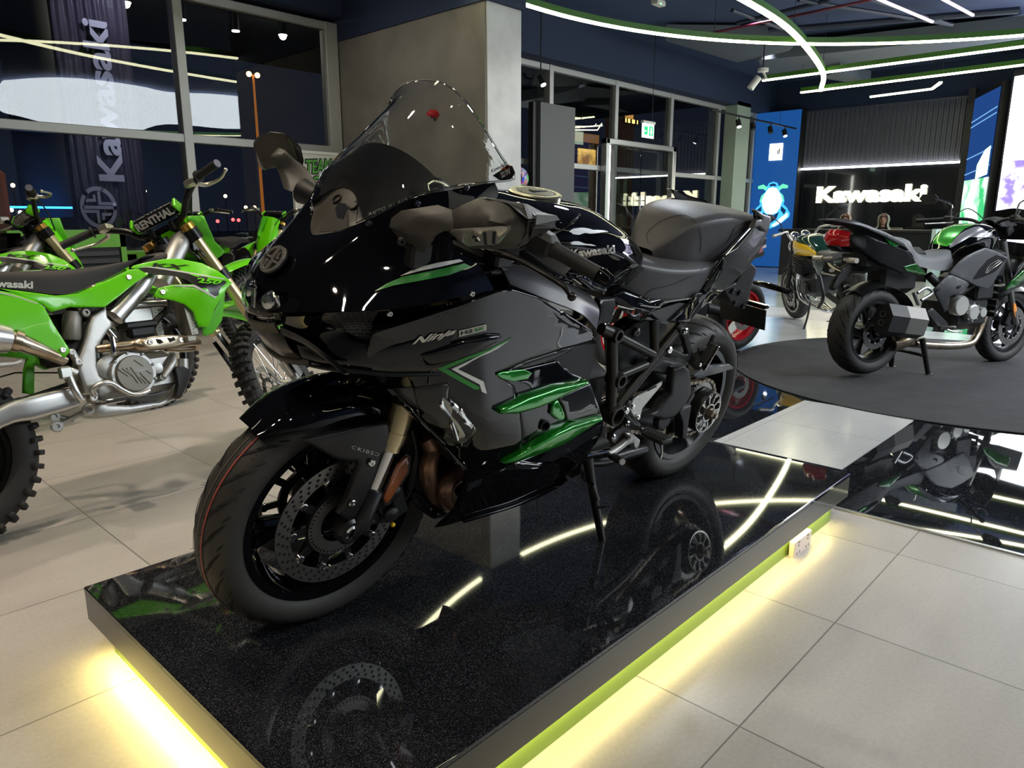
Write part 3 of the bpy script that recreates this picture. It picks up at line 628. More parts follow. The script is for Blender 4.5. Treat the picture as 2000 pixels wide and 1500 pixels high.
m = MB(); m.box((0, 0, .12), (.4, .06, .05), bev=.01); m.obj('casing', WHT, r); m = MB(); m.box((0, 0, -.02), (.36, .02, .24)); m.obj('lit_panel', emis('exit_white', (.75, 1, .8), 2.2), r, flat=True)
m = MB(); Q = quad((-.17, -.011, -.12), (.17, -.011, -.12), (.17, -.011, .08), (-.17, -.011, .08)); poly_on(m, [(.55, .1), (.95, .1), (.95, .9), (.55, .9)], Q, .002); m.obj('green_field', emis('exit_green', (.02, .6, .15), 1.6), r, flat=True)
m = MB(); poly_on(m, [(.7, .8), (.8, .8), (.8, .45), (.88, .45), (.75, .15), (.62, .45), (.7, .45)], Q, .004); m.obj('arrow', emis('exit_arrow', (.9, 1, .9), 2), r, flat=True)
m = MB(); Q2 = quad((-.17, -.011, -.12), (.17, -.011, -.12), (.17, -.011, .08), (-.17, -.011, .08)); poly_on(m, [(.1, .15), (.42, .15), (.42, .85), (.1, .85), (.1, .5), (.3, .5), (.3, .4), (.1, .4)], Q2, .002); m.obj('running_figure', MT['exit_green'], r, flat=True)
m = MB(); m.tube([(.12, 0, .14), (.12, 0, 1.6)], .006, 6); m.obj('suspension_rod', MBK, r)
r = empty('alarm_sounder', 'small red alarm sounder on the grey plaster wall behind the windscreen', 'alarm', M=Matrix.Translation(Vector(hit(845, 220, 0, 5.68))))
m = MB(); m.lathe([(0, 0), (.055, 0), (.055, .04), (0, .04)], (0, 0, 0), (-1, 0, 0), 24); m.obj('base', REDP, r); m = MB(); m.lathe([(.045, .04), (.045, .08), (.03, .11), (0, .12)], (0, 0, 0), (-1, 0, 0), 24); m.obj('lens', mat('red_sounder', (.5, .02, .03), .4), r)
# track with spotlights before the right-hand windows
r = empty('track_light', 'black ceiling track with small spotlights in front of the right windows', 'light', M=Matrix.Translation((15.2, 7.2, 3.15)))
m = MB(); m.bar((-1.9, 0, .03), (2.1, 0, .03), .03, .03); m.obj('track', MBK, r)
for k, x in enumerate((-.75, -.1, .75, 1.5)):
    m = MB(); m.tube([(x, 0, .02), (x, 0, -.06)], .012, 8); m.tube([(x-.0, .02, -.05), (x-.03, -.03, -.18)], .05, 16); m.obj('spot_head', MBK, r)
    if k in (0, 3): m = MB(); m.disc((x-.031, -.033, -.185), (-.2, -.35, -.9), .04, .004); m.obj('spot_lens', emis('spot_glow', (.85, .93, 1), 25), r)
m = MB(); m.tube([(-.1, 0, .03), (-.1, 0, 1.1)], .004, 6); m.tube([(1.2, 0, .03), (1.2, 0, 1.1)], .004, 6); m.obj('suspension_wire', MBK, r)
r = empty('track_spotlight', 'bright spotlight near the window just right of the plaster column', 'light', M=Matrix.Translation(Vector(hit(1056, 162, 1, 7.6))))
m = MB(); m.tube([(0, 0, .1), (0, 0, 1.0)], .01, 8); m.tube([(0, .02, .1), (0, -.05, -.03)], .045, 16); m.obj('lamp_head', MBK, r); m = MB(); m.disc((0, -.056, -.034), (0, -.5, -.85), .04, .004); m.obj('lens', MT['spot_glow'], r)
# freestanding grey partition, cabinet, helmet
o = bx(-.44, .44, -.05, .05, 0, 2.95).obj('partition_panel', mat('slate_panel', (.12, .125, .13), .6)); o.location = (9.64, 8.0, 0); tag(o, 'tall plain slate grey panel standing before the right windows', 'panel')
o = bx(-.05, .05, -.05, .05, 0, 2.95).obj('partition_panel', MBK); o.location = (9.14, 8.06, 0); tag(o, 'narrow black upright panel against the tall slate panel', 'panel')
r = empty('display_cabinet', 'dark cabinet with white lit doors beside the plaster column', 'cabinet', M=Matrix.Translation((7.1, 6.55, 0)))
bx(-.38, .38, -.25, .25, 0, 1.47).obj('carcass', mat('cabinet_dark', (.03, .032, .035), .5), r); bx(-.4, .4, -.27, .27, 1.47, 1.5).obj('cabinet_top', mat('cabinet_top', (.1, .1, .1), .4), r)
for x in (-.19, .19): bx(x-.17, x+.17, -.27, -.25, .8, 1.44).obj('cabinet_door', mat('cabinet_door', (.5, .5, .48), .4), r)
r = empty('helmet', 'colourful graphic helmet on top of the dark cabinet', 'helmet', M=Matrix.Translation((7.08, 6.5, 1.5)))
hm, nt, b = nodes_of('helmet_graphics'); v = nt.nodes.new('ShaderNodeTexVoronoi'); v.inputs['Scale'].default_value = 14; tc = nt.nodes.new('ShaderNodeTexCoord'); nt.links.new(tc.outputs['Object'], v.inputs['Vector'])
mxn = nt.nodes.new('ShaderNodeMix'); mxn.data_type = 'RGBA'; mxn.blend_type = 'MULTIPLY'; mxn.inputs[0].default_value = .6; nt.links.new(v.outputs['Color'], mxn.inputs[6]); mxn.inputs[7].default_value = (.9, .6, .7, 1); nt.links.new(mxn.outputs[2], b.inputs['Base Color']); b.inputs['Roughness'].default_value = .2
m = MB(); m.sphere((0, 0, .15), (.16, .13, .145), 28, 18); m.box((-.1, 0, .06), (.12, .16, .1), bev=.03); m.lathe([(.11, 0), (.12, 0), (.13, .05)], (0, 0, 0), (0, 0, 1), 24); m.obj('shell', hm, r)
m = MB(); m.surf([[(-.165*math.cos(a)*c_, .14*math.sin(a)*c_, z_) for a in (-1.2, -.6, 0, .6, 1.2)] for z_, c_ in ((.2, .97), (.15, 1.02), (.1, 1.0))], 4, 4, thick=.004); m.obj('visor', LENSD, r)
m = MB(); m.box((.0, 0, .03), (.2, .16, .05), bev=.02); m.obj('padding', MBK, r)
# ---------------------------------------------------------------- outside the windows
struct('ground_outside', bx(-30, 60, 8.45, 80, -.2, -.05), mat('asphalt_dark', (.02, .02, .022), .9))
struct('ceiling_soffit', bx(-5, 18, 8.45, 13.5, 4.0, 4.1), mat('soffit_dark', (.02, .02, .025), .9))
SL = emis('lamp_glow', (1, .93, .8), 60); SLW = emis('lamp_glow_cool', (.95, .97, 1), 30)
for k, (px, py, big) in enumerate(((245, 4, 1), (355, 38, 0), (460, 60, 0), (552, 68, 1))):
    c = Vector(hit(px, py, 2, 3.75)); r = empty('downlight', ['glaring downlight outside beyond the hanging banner', 'small downlight outside just right of the window mullion', 'faint cylinder downlight outside, middle of the upper pane', 'glaring downlight outside near the grey corner frame'][k], 'light', M=Matrix.Translation(c))
    m = MB(); m.tube([(0, 0, 0), (0, 0, .25)], .06, 20); m.obj('can', MBK, r); m = MB(); m.disc((0, 0, -.012), (0, 0, 1), .052 if not big else .06, .01)
    if big: m.sphere((0, 0, -.02), .05)
    m.obj('lamp', SL if big else SLW, r)
r = empty('street_lamp', 'street lamp with two orange lamps far outside the left windows', 'street lamp', M=Matrix.Translation(Vector((*hit(502, 250, 1, 40)[:2], 0))))
zt = hit(502, 147, 1, 40)[2]; m = MB(); m.tube([(0, 0, 0), (0, 0, zt)], [.1, .06], 8); m.obj('pole', mat('lit_pole', (.3, .12, .04), .7, emit=(.8, .25, .05), es=.25), r)
for s_ in (-.25, .25): m = MB(); m.sphere((s_, 0, zt), .14); m.obj('lamp', emis('sodium', (1, .45, .12), 12), r)
o = MB(); o.tube([(0, 0, 0), (0, 0, 4.0)], .34, 32); o = o.obj('pillar', mat('concrete_pillar', (.22, .22, .2), .7)); o.location = (*Vector(hit(98, 350, 1, 10.6))[:2], -.05); tag(o, 'round concrete pillar outside the left windows', 'pillar')
o = bx(-.4, .4, -.01, .01, -.012, .012).obj('neon_tube', emis('neon_blue', (.02, .2, 1), 5)); o.location = Vector(hit(68, 405, 1, 10.0)); tag(o, 'long blue neon line outside the lower left pane', 'light')
rs = [(25, 362, 'a'), (117, 400, 'a'), (22, 410, 'w'), (40, 415, 'w'), (52, 417, 'w'), (60, 425, 'r'), (48, 432, 'r'), (60, 434, 'r'), (38, 428, 'w'), (440, 383, 'a'), (497, 405, 'a'), (425, 432, 'r'), (455, 429, 'r'), (466, 430, 'r'), (278, 373, 'o'), (480, 405, 'a')]
CE = {'a': emis('far_amber', (1, .6, .25), 9), 'w': emis('far_white', (.9, .92, 1), 7), 'r': emis('far_red', (1, .05, .05), 5), 'o': emis('far_sign', (1, .8, .45), 4)}
for px, py, c_ in rs:
    c0 = Vector(hit(px, py, 1, 30)); o = empty('distant_lamp', M=Matrix.Translation((c0.x, c0.y, -.05))); m = MB(); m.sphere((0, 0, c0.z+.05), (.16, .05, .1) if c_ == 'o' else .07, 10, 8); m.obj('lamp', CE[c_], o); m = MB(); m.tube([(0, 0, 0), (0, 0, c0.z+.02)], .02, 6); m.obj('post', RUB2, o)
    tag(o, {'a': 'small amber light point far outside the left windows', 'w': 'small white light point far outside the lower left pane', 'r': 'small red light point far outside the left windows', 'o': 'small yellowish lit shop sign far outside the left windows'}[c_], 'light', {'a': 'amber lights outside', 'w': 'white lights outside', 'r': 'red lights outside', 'o': 'lit shop sign outside'}[c_])
OR = mat('orange_cladding', (.4, .13, .03), .5)
r = empty('kiosk', 'orange and brown kiosk outside at the far left', 'kiosk', M=Matrix.Translation((*hit(-75, 400, 1, 9.6)[:2], 0)))
bx(-.8, .42, -.1, .4, 0, 1.72, bev=.1).obj('side_wall', OR, r); bx(.42, 1.2, -.1, .3, 0, 1.12, bev=.05).obj('low_wall', mat('rust_cladding', (.2, .07, .03), .5), r); bx(.42, 1.2, -.12, .32, 1.1, 1.16).obj('wall_cap', mat('rust_cap', (.3, .1, .05), .4), r)
# lit buildings beyond the right windows
def far(px0, px1, py0, py1, y, d_=2.): a, b = hit(px0, py1, 1, y), hit(px1, py0, 1, y); return a, b
DK = mat('night_facade', (.03, .022, .02), .9, emit=(.12, .06, .03), es=.06); EY = emis('window_gold', (1, .62, .18), 1.6); EO = emis('lattice_gold', (.8, .38, .1), .5)
r = empty('building', 'dark tower with golden lit balcony and lattice, seen through right windows', 'building', M=Matrix.Translation(Vector(hit(1228, 250, 1, 40))))
bx(-.9, .9, 0, 2, -12, 1.2).obj('tower_shaft', DK, r); bx(-.95, 1.0, -.3, 0, .35, .75).obj('balcony', mat('balcony_dark', (.03, .015, .01), .9), r)
for x, s_ in ((-.95, .16), (-.45, .3), (.25, .42), (.9, .12)): bx(x-s_/2, x+s_/2, -.34, -.3, .38, .72).obj('window', EY, r)
bx(-.65, .65, -.02, 0, .8, 1.9).obj('lattice', EO, r)
for x in (-.3, .1): m = MB(); m.sphere((x, -.4, 2.6+x*.3), .13); m.obj('lamp', CE['a'], r)
r = empty('building', 'low building with white roof edge and golden lit arch beyond right windows', 'building', M=Matrix.Translation(Vector(hit(1150, 300, 1, 40))))
bx(-2.2, 1.3, 0, 2, -10, .9).obj('facade', DK, r); bx(-2.2, 1.3, -.1, 0, .9, 1.6).obj('roof_lattice', mat('roof_lattice', (.1, .06, .03), .8, emit=(.5, .25, .1), es=.25), r)
m = MB(); m.tube([(-2.2, -.2, 1.75), (.9, -.2, 2.0), (1.5, -.2, 2.6)], .05, 8); m.obj('roof_edge', emis('roof_edge', (1, .9, .8), 1.2), r)
m = MB(); m.tube([(-2.2, -.2, 2.05), (.4, -.2, 2.25), (.7, -.2, 2.5)], .03, 8); m.obj('upper_roof_edge', MT['roof_edge'], r)
bx(-1.6, .9, -.06, -.02, -1.1, .35).obj('lit_arch', emis('arch_gold', (.9, .55, .12), .8, (.25, .12, .03), .6), r)
# ---------------------------------------------------------------- plinth
PX0, PX1, PY0, PY1 = .52, 2.857, .863, 2.057
r = empty('display_plinth', 'low black granite plinth with green base carrying the black sports tourer', 'plinth', M=Matrix.Translation((PX0, PY0, 0)))
W_, D_ = PX1-PX0, PY1-PY0
bx(0, W_, 0, D_, .155, .17, bev=.003).obj('granite_top', GRAN, r); bx(.001, W_-.001, .001, D_-.001, .075, .1549).obj('granite_edge', GRANS, r)
bx(.03, W_-.11, .022, D_-.09, 0, .075).obj('green_base', PGREEN, r)
m = MB(); bx(.006, .026, .012, D_-.1, .0735, .0745, m); m.obj('led_strip', emis('led_yellow_end', (1, .78, .26), 42), r); m = MB(); bx(.012, W_-.13, .004, .014, .0735, .0745, m); m.obj('led_strip', LEDY, r)
r = empty('power_socket', 'white double power socket on the green base near the right corner', 'socket', M=Matrix.Translation(Vector(hit(1556, 1062, 1, PY0+.018))))
m = MB(); m.box((0, -.012, -.005), (.15, .02, .085), bev=.004); m.obj('face_plate', mat('ivory_plate', (.8, .68, .6), .4), r)
m = MB()
for x in (-.04, .04):
    for a, b in ((0, .015), (-.012, -.012), (.012, -.012)): m.box((x+a, -.0225, b), (.004, .002, .008))
    m.box((x, -.023, .028), (.012, .003, .006))
m.obj('socket_holes', mat('socket_grey', (.25, .2, .2), .5), r)
# round carpet
m = MB(); m.lathe([(0, .003), (1.72, .003), (1.725, .006), (1.72, .010), (0, .010)], (0, 0, 0), (0, 0, 1), 96, ref=(1, 0, 0)); o = m.obj('round_carpet', RUG); o.location = (6.27, 1.12, 0); tag(o, 'large round charcoal carpet under the green and grey touring motorcycle', 'carpet')
# ---------------------------------------------------------------- left side furnishings
r = empty('banner', 'tall hanging black fabric banner with vertical Kawasaki lettering', 'banner', M=Matrix.Translation((3.14, 9.2, 0)))
rows = []; nn = 28
for i in range(9):
    z = .75+(3.9-.75)*i/8; rows.append([(-.39+.78*k/nn+.0, .012*math.sin(k*1.9+z*1.3)+.006*math.sin(k*4.1-z*3)+(.02*math.cos(k*2.6) if k in (0, 1, nn-1, nn) else 0), z) for k in range(nn+1)])
m = MB(); m.surf(rows, 2, 3, thick=.002); m.obj('cloth', mat('banner_cloth', (.05, .045, .065), .38, bump=(9, .4, .02)), r, ang=80)
BN = mat('banner_print', (.5, .52, .58), .5)
m = MB(); letter(m, 'Kawasaki', lambda u, v, w: Vector((.16-v*.27, -.05-w, 1.56+u*1.69)), .003, .03); m.obj('lettering', BN, r)
def emblem(Q, mb, th=.003):                      # ring with the split river mark
    n = 40; o_ = [(.5+.5*math.cos(2*PI*k/n), .5+.5*math.sin(2*PI*k/n)) for k in range(n+1)]; i_ = [(.5+.4*math.cos(2*PI*k/n), .5+.4*math.sin(2*PI*k/n)) for k in range(n+1)]
    for k in range(n): poly_on(mb, [o_[k], o_[k+1], i_[k+1], i_[k]], Q, th)
    poly_on(mb, [(.46, .06), (.54, .06), (.54, .94), (.46, .94)], Q, th); poly_on(mb, [(.56, .1), (.63, .13), (.63, .42), (.88, .42), (.88, .5), (.56, .5)], Q, th)
    poly_on(mb, [(.44, .9), (.37, .87), (.37, .58), (.12, .58), (.12, .5), (.44, .5)], Q, th); poly_on(mb, [(.3, .2), (.37, .16), (.37, .44), (.2, .44), (.2, .37), (.3, .37)], Q, th); poly_on(mb, [(.7, .8), (.63, .84), (.63, .56), (.8, .56), (.8, .63), (.7, .63)], Q, th)
m = MB(); emblem(lambda u, v, w: Vector((.04-v*.38, -.05-w, 1.04+u*.46)), m); m.obj('emblem', BN, r); m = MB(); m.tube([(-.42, 0, 3.92), (.42, 0, 3.92)], .02, 12); m.obj('top_rail', FRM, r)
r = empty('sign_board', 'white board with green Team Green lettering standing in the far corner', 'sign', M=Matrix.Translation((5.12, 7.9, 0)))
bx(-.4, .4, -.02, .02, .1, 1.92, bev=.008).obj('board', mat('white_board', (.62, .62, .58), .45), r); m = MB()
for a, b_, c_, d_ in ((-.4, .4, 1.9, 1.93), (-.4, .4, .1, .13), (-.41, -.38, .1, 1.93), (.38, .41, .1, 1.93)): bx(a, b_, -.03, .02, c_, d_, m)
m.obj('board_frame', mat('pale_frame', (.75, .75, .72), .35), r)
for x in (-.3, .3): m = MB(); m.bar((x, 0, 0), (x, 0, .12), .04, .3); m.obj('foot', FRM, r)
for nm, bo, mt, k in (('lettering_outline', .09, KBK, .022), ('lettering', .025, mat('team_green_ink', (.1, .36, .06), .4), .027)):
    m = MB(); e = .012 if bo > .05 else 0
    letter(m, 'TEAM', lambda u, v, w: Vector((-.24-e+u*(.36+2*e), -k-w, 1.665+u*.03-e+v*(.16+2*e))), .003, bo, .15); letter(m, 'GREEN', lambda u, v, w: Vector((-.17-e+u*(.47+2*e), -k-w, 1.48+u*.03-e+v*(.16+2*e))), .003, bo, .15); m.obj(nm, mt, r)
m = MB(); letter(m, 'Kawasaki', lambda u, v, w: Vector((.1+u*.24, -.03-w, 1.41+v*.05)), .003, .03); m.obj('small_lettering', KBK, r)
m = MB(); letter(m, 'mxgp', lambda u, v, w: Vector((-.05+u*.2, -.03-w, 1.15+v*.05)), .003, .0); m.obj('caption', GREYL, r)
# green event racks behind the motocross bikes
def rack(x, y, w, z1, label, lo=True):
    r_ = empty('display_rack', label, 'rack', M=Matrix.Translation((x, y, 0))); LG = mat('rack_green', (.16, .48, .05), .4)
    m_ = MB(); bx(-w/2, w/2, 0, .4, 0, z1, m_, bev=.03); m_.obj('body', mat('rack_black', (.015, .016, .018), .5), r_)
    m_ = MB(); bx(-w/2-.02, w/2+.02, -.02, .0, z1-.14, z1, m_); bx(-w/2-.02, -w/2+.08, -.02, .0, 0, z1, m_); bx(w/2-.03, w/2+.02, -.02, .0, 0, z1, m_); bx(-w/2, w/2, -.03, -.01, .5, .66, m_); bx(-w/2-.02, w/2+.02, -.02, .42, z1, z1+.02, m_); m_.obj('green_frame', LG, r_)
    for i in range(4):
        m_ = MB(); m_.box((0.03, -.012, z1-.2-.07*i), (w-.15, .02, .05), bev=.01); m_.obj('shelf_slat', mat('slat', (.05, .05, .055), .4), r_)
    m_ = MB(); letter(m_, 'Kawasaki', lambda u, v, w_: Vector((-w/2+.2+u*.28, -.022-w_, z1-.09+v*.045)), .003, .03); letter(m_, 'Kawasaki', lambda u, v, w_: Vector((-w/2+.02+u*.62, -.032-w_, .53+v*.09)), .003, .03); m_.obj('lettering', KBK, r_)
rack(2.2, 7.6, .92, 1.02, 'green and black rack with slats behind the second motocross bike'); rack(3.15, 7.78, .8, .80, 'lower green and black rack right of the taller rack')
# lamps of the room and banner, plus added fill spots without fixtures
def spot(x, y, z, e, col=(1, .93, .84), size=1.5, blend=.8, rad=.06, tgt=None):
    l = bpy.data.lights.new('ceiling_and_fill_spot', 'SPOT'); l.energy = e; l.color = col; l.spot_size = size; l.spot_blend = blend; l.shadow_soft_size = rad; o_ = bpy.data.objects.new('ceiling_and_fill_spot', l); C.objects.link(o_); o_.location = (x, y, z)
    if tgt: o_.rotation_euler = (Vector(tgt)-Vector((x, y, z))).to_track_quat('-Z', 'Y').to_euler()
for x, y, e in ((.3, 2.6, 140), (-1.2, 3.8, 125), (1.6, 4.6, 150), (3.6, 6.4, 170), (3.2, 3.0, 100), (-1.5, 1.2, 100)): spot(x, y, 4.1, e, (1, .82, .64))
for x, y, e in ((3.2, -.8, 60), (5.2, 1.0, 90), (7.5, 3.0, 130), (7.6, .4, 110), (10.5, 5.0, 130), (10.5, 2.0, 110), (13.4, 6.2, 90), (5.2, 3.4, 90)): spot(x, y, 4.1, e, (.95, .97, 1))
spot(6.4, 3.9, 3.2, 60, (1, .97, .85), 1.2, 1, .3, (5.95, 5.67, 1.6)); spot(2.8, 6.6, 4.0, 75, (1, .94, .84), 1.3, 1, .2, (5.68, 6.9, 2.0))  # second spot added to brighten the plaster wall

for x, y, e, t in ((-.6, -.4, 40, (1.0, 1.2, .8)), (1.4, -1.0, 30, (1.6, 1.3, .7)), (-1.0, 1.2, 40, (.9, 1.3, .7))): spot(x, y, 4.1, e, (1, .9, .76), .9, .7, .06, t)  # added fill spots lighting the black tourer from the camera side

spot(3.4, 8.45, 3.95, 60, (.8, .75, 1), 1.6, .8, .1, (3.1, 9.25, 2.4)); spot(3.5, 8.5, 2.4, 10, (.8, .78, 1), 1.6, .8, .1, (3.1, 9.25, 1.3))

spot(5.6, 3.2, 4.0, 110, (.86, .93, 1), .8, .8, .2, (1.9, 1.4, .9))  # added spot from the right rear, brightening seats and tail

spot(4.8, 5.9, 4.1, 120, (1, .97, .9), .9, .8, .1, (7.3, 3.0, .7))  # added spot brightening the yellow tank panel and the red-wheeled bike
# ================================================================ WHEEL AND PART LIBRARIES
def tyre_prof(R0, w, rim, n=12):
    """cross-section of a road tyre: (radius, offset)"""
    k = R0-rim; out = []
    for i in range(n+1):
        a = -PI*.5+PI*i/n; s_ = math.sin(a)
        out.append((rim+k*(.30+.70*max(0, math.cos(a))**.75), s_*w/2))
    return [(rim-.004, -w*.36), (rim+.012, -w*.43)]+out+[(rim+.012, w*.43), (rim-.004, w*.36)]
def tyre_pt(c, R0, w, rim, ang, s_, lift=.0012):       # s_ in -1..1 across
    a = s_*PI*.5; k = R0-rim; r_ = rim+k*(.30+.70*max(0, math.cos(a))**.75)+lift; o_ = math.sin(a)*(w/2+lift)
    return Vector((c[0]+r_*math.cos(ang), c[1]+o_, c[2]+r_*math.sin(ang)))
def ribbon(mb, pts, wd, nrm, mi=0):
    vs = []; fs = []
    for i, p in enumerate(pts):
        t_ = (pts[min(i+1, len(pts)-1)]-pts[max(i-1, 0)]).normalized(); sd = t_.cross(nrm(p)).normalized(); w_ = wd*(1 if 0 < i < len(pts)-1 else .25)
        vs += [p-sd*w_/2, p+sd*w_/2]
    for i in range(len(pts)-1): fs.append((2*i, 2*i+1, 2*i+3, 2*i+2))
    mb.add(vs, fs, mi)
def road_tyre(parent, c, R0, w, rim, lines=False, pitch=26, nubs=True, mt=None):
    m = MB(); m.lathe(tyre_prof(R0, w, rim), c, (0, 1, 0), 96, ref=(1, 0, 0))
    t_ = m.obj('tyre', mt or RUB, parent, ang=60); cc = Vector(c)
    def nrm(p): q = p-cc; return Vector((q.x, q.y*1.6, q.z)).normalized()
    m = MB()
    for k in range(pitch):
        a = 2*PI*k/pitch; da = 2*PI/pitch
        for sg in (1, -1):
            b = a+(0 if sg > 0 else da/2)
            ribbon(m, [tyre_pt(c, R0, w, rim, b+da*(.0+.75*q), sg*(.12+.42*q)) for q in (0, .2, .4, .6, .8, 1)], .006, nrm)
            ribbon(m, [tyre_pt(c, R0, w, rim, b+da*(.55+.55*q), sg*(.38+.34*q)) for q in (0, .25, .5, .75, 1)], .006, nrm)
            ribbon(m, [tyre_pt(c, R0, w, rim, b+da*(.15+.3*q), sg*(.62+.16*q)) for q in (0, .33, .66, 1)], .0045, nrm)
    m.obj('tread_grooves', RUB2, t_, flat=True, fix=False)
    if lines:
        for s_, mt, wd in ((.20, REDL, .0026), (.02, GREYL, .0012)):
            m = MB(); n = 120; vs = []
            for k in range(n): 
                for e in (-1, 1): vs.append(tyre_pt(c, R0, w, rim, 2*PI*k/n, s_+e*wd/w, .0018))
            m.add(vs, [(2*k, 2*k+1, (2*k+3) % (2*n), (2*k+2) % (2*n)) for k in range(n)]); m.obj('painted_line', mt, t_, flat=True, fix=False)
        if nubs:
            m = MB(); rnd = random.Random(3)
            for k in range(90):
                a = rnd.uniform(0, 2*PI); s_ = rnd.choice((-.45, -.2, 0.02, .2, .5)); p = tyre_pt(c, R0, w, rim, a, s_, 0); q = p+nrm(p)*rnd.uniform(.005, .011); m.tube([p, q], [.0007, .0003], 4)
            m.obj('rubber_nubs', RUB2, t_, flat=True, fix=False)
    return t_
def rim_barrel(m, c, rim, w, mi=0, lip=.012):
    h = w/2; m.lathe([(rim+.006, -h), (rim+.008, -h+.006), (rim-.004, -h+.012), (rim-.012, -h+.028), (rim-.03, -h*.3), (rim-.03, h*.3), (rim-.012, h-.028), (rim-.004, h-.012), (rim+.008, h-.006), (rim+.006, h), (rim-.012, h-.002), (rim-.02, h-.02), (rim-.036, h*.3), (rim-.036, -h*.3), (rim-.02, -h+.02), (rim-.012, -h+.002)], c, (0, 1, 0), 72, mi, close=True, ref=(1, 0, 0))
def cast_spokes(m, c, r0, r1, n, wd, dp, y0=0, twist=.0, split=0., a0=0., mi=0):
    c = Vector(c)
    for k in range(n):
        a = a0+2*PI*k/n
        for s_ in ((-1, 1) if split else (0,)):
            a2 = a+s_*split; d1 = Vector((math.cos(a), 0, math.sin(a))); d2 = Vector((math.cos(a2+twist), 0, math.sin(a2+twist)))
            p = [c+d1*r0+Vector((0, y0, 0)), c+(d1*.5+d2*.5)*((r0+r1)*.5)+Vector((0, y0*.6, 0)), c+d2*r1]
            m.tube(p, [wd*1.15, wd*.85, wd], 8, 4, mi, upv=(0, 1, 0), flat=dp)
def drilled_disc(parent, c, r0, r1, side, t=.005, nb=5, mt=None, carrier=True, holes=36):
    m = MB(); y = c[1]; m.lathe([(r0, -t/2), (r1, -t/2), (r1, t/2), (r0, t/2)], c, (0, 1, 0), 72, 0, close=True, ref=(1, 0, 0))
    for k in range(holes):
        for j, f_ in enumerate((.22, .5, .78)):
            a = 2*PI*(k+j/3)/holes; r_ = r0+(r1-r0)*f_; m.lathe([(0, side*(t/2+.0003)), (.0042, side*(t/2+.0003))], (c[0]+r_*math.cos(a), y, c[2]+r_*math.sin(a)), (0, 1, 0), 8, 1)
    for k in range(nb*2):
        a = 2*PI*k/(nb*2); p = Vector((c[0]+(r0-.006)*math.cos(a), y, c[2]+(r0-.006)*math.sin(a))); m.lathe([(0, side*.006), (.005, side*.007), (.009, side*.006), (.010, -side*.005)], p, (0, 1, 0), 12, 2)
        if carrier: m.bar((c[0]+r0*.62*math.cos(a), y, c[2]+r0*.62*math.sin(a)), p, .018, .004, 3, upv=(0, 1, 0))
    if carrier: m.lathe([(r0*.5, -.004), (r0*.68, -.004), (r0*.68, .004), (r0*.5, .004)], c, (0, 1, 0), 40, 3, close=True)
    return m.obj('brake_disc', [mt or STEEL, RUB2, CHR, GB2], parent, ang=40)
def knob_tyre(parent, c, R0, w, rim, pitch=44, mt=None):
    m = MB(); prof = []
    for i in range(11):
        a = -PI/2+PI*i/10; prof.append((rim+(R0-.016-rim)*(.2+.8*max(0, math.cos(a))**.6), math.sin(a)*w/2*.95))
    m.lathe([(rim-.004, -w*.3)]+prof+[(rim-.004, w*.3)], c, (0, 1, 0), 72, ref=(1, 0, 0)); cc = Vector(c); rnd = random.Random(5)
    for k in range(pitch):
        a = 2*PI*k/pitch
        rows = [(0, .0), (.3, .012), (-.3, .012)] if k % 2 == 0 else [(.16, 0), (-.16, 0)]
        rows += [(.6, .5), (-.6, .5), (.86, 1), (-.86, 1)] if k % 2 == 0 else [(.72, .6), (-.72, .6)]
        for s_, _ in rows:
            b = s_*PI/2*.8; r_ = rim+(R0-.016-rim)*(.2+.8*math.cos(b)**.6); o_ = math.sin(b)*w/2*.97
            rad = Vector((math.cos(a), 0, math.sin(a))); n_ = (rad*math.cos(b)+Vector((0, 1, 0))*math.sin(b)).normalized(); t_ = Vector((-math.sin(a), 0, math.cos(a))); u_ = n_.cross(t_)
            p = cc+rad*r_+Vector((0, o_, 0))+n_*.006
            M3 = Matrix((t_, u_, n_)).transposed(); m.box(p, (.019, .021, .024), M3, bev=.002)
    return m.obj('tyre', mt or mat('knobbly_rubber', (.022, .022, .023), .62, bump=(200, .3, .001)), parent, ang=50)
def bolt(m, p, ax, r=.006, h=.004, mi=0): m.lathe([(r, 0), (r, h*.6), (r*.75, h), (r*.4, h), (r*.35, h*.4), (0, h*.4)], p, ax, 14, mi)
# ================================================================ THE BLACK SPORTS TOURER
_psi, _phi = -.042, .225
_up = math.cos(_phi)*_Z+math.sin(_phi)*np.array([math.sin(_psi)*1.0, -math.cos(_psi), 0])
H = Frame(0, 0, 0, 180+math.degrees(_psi), math.degrees(_phi))
H.O = np.array([2.36, 1.366, .483])-.32*H.M[2]; H.mat.translation = Vector(H.O)
HB = empty('motorcycle', 'black sports touring motorcycle with green accents and tall clear windscreen on the plinth', 'motorcycle', M=H.mat)
WF = (1.48, 0, .300); WR = (0, 0, .32)
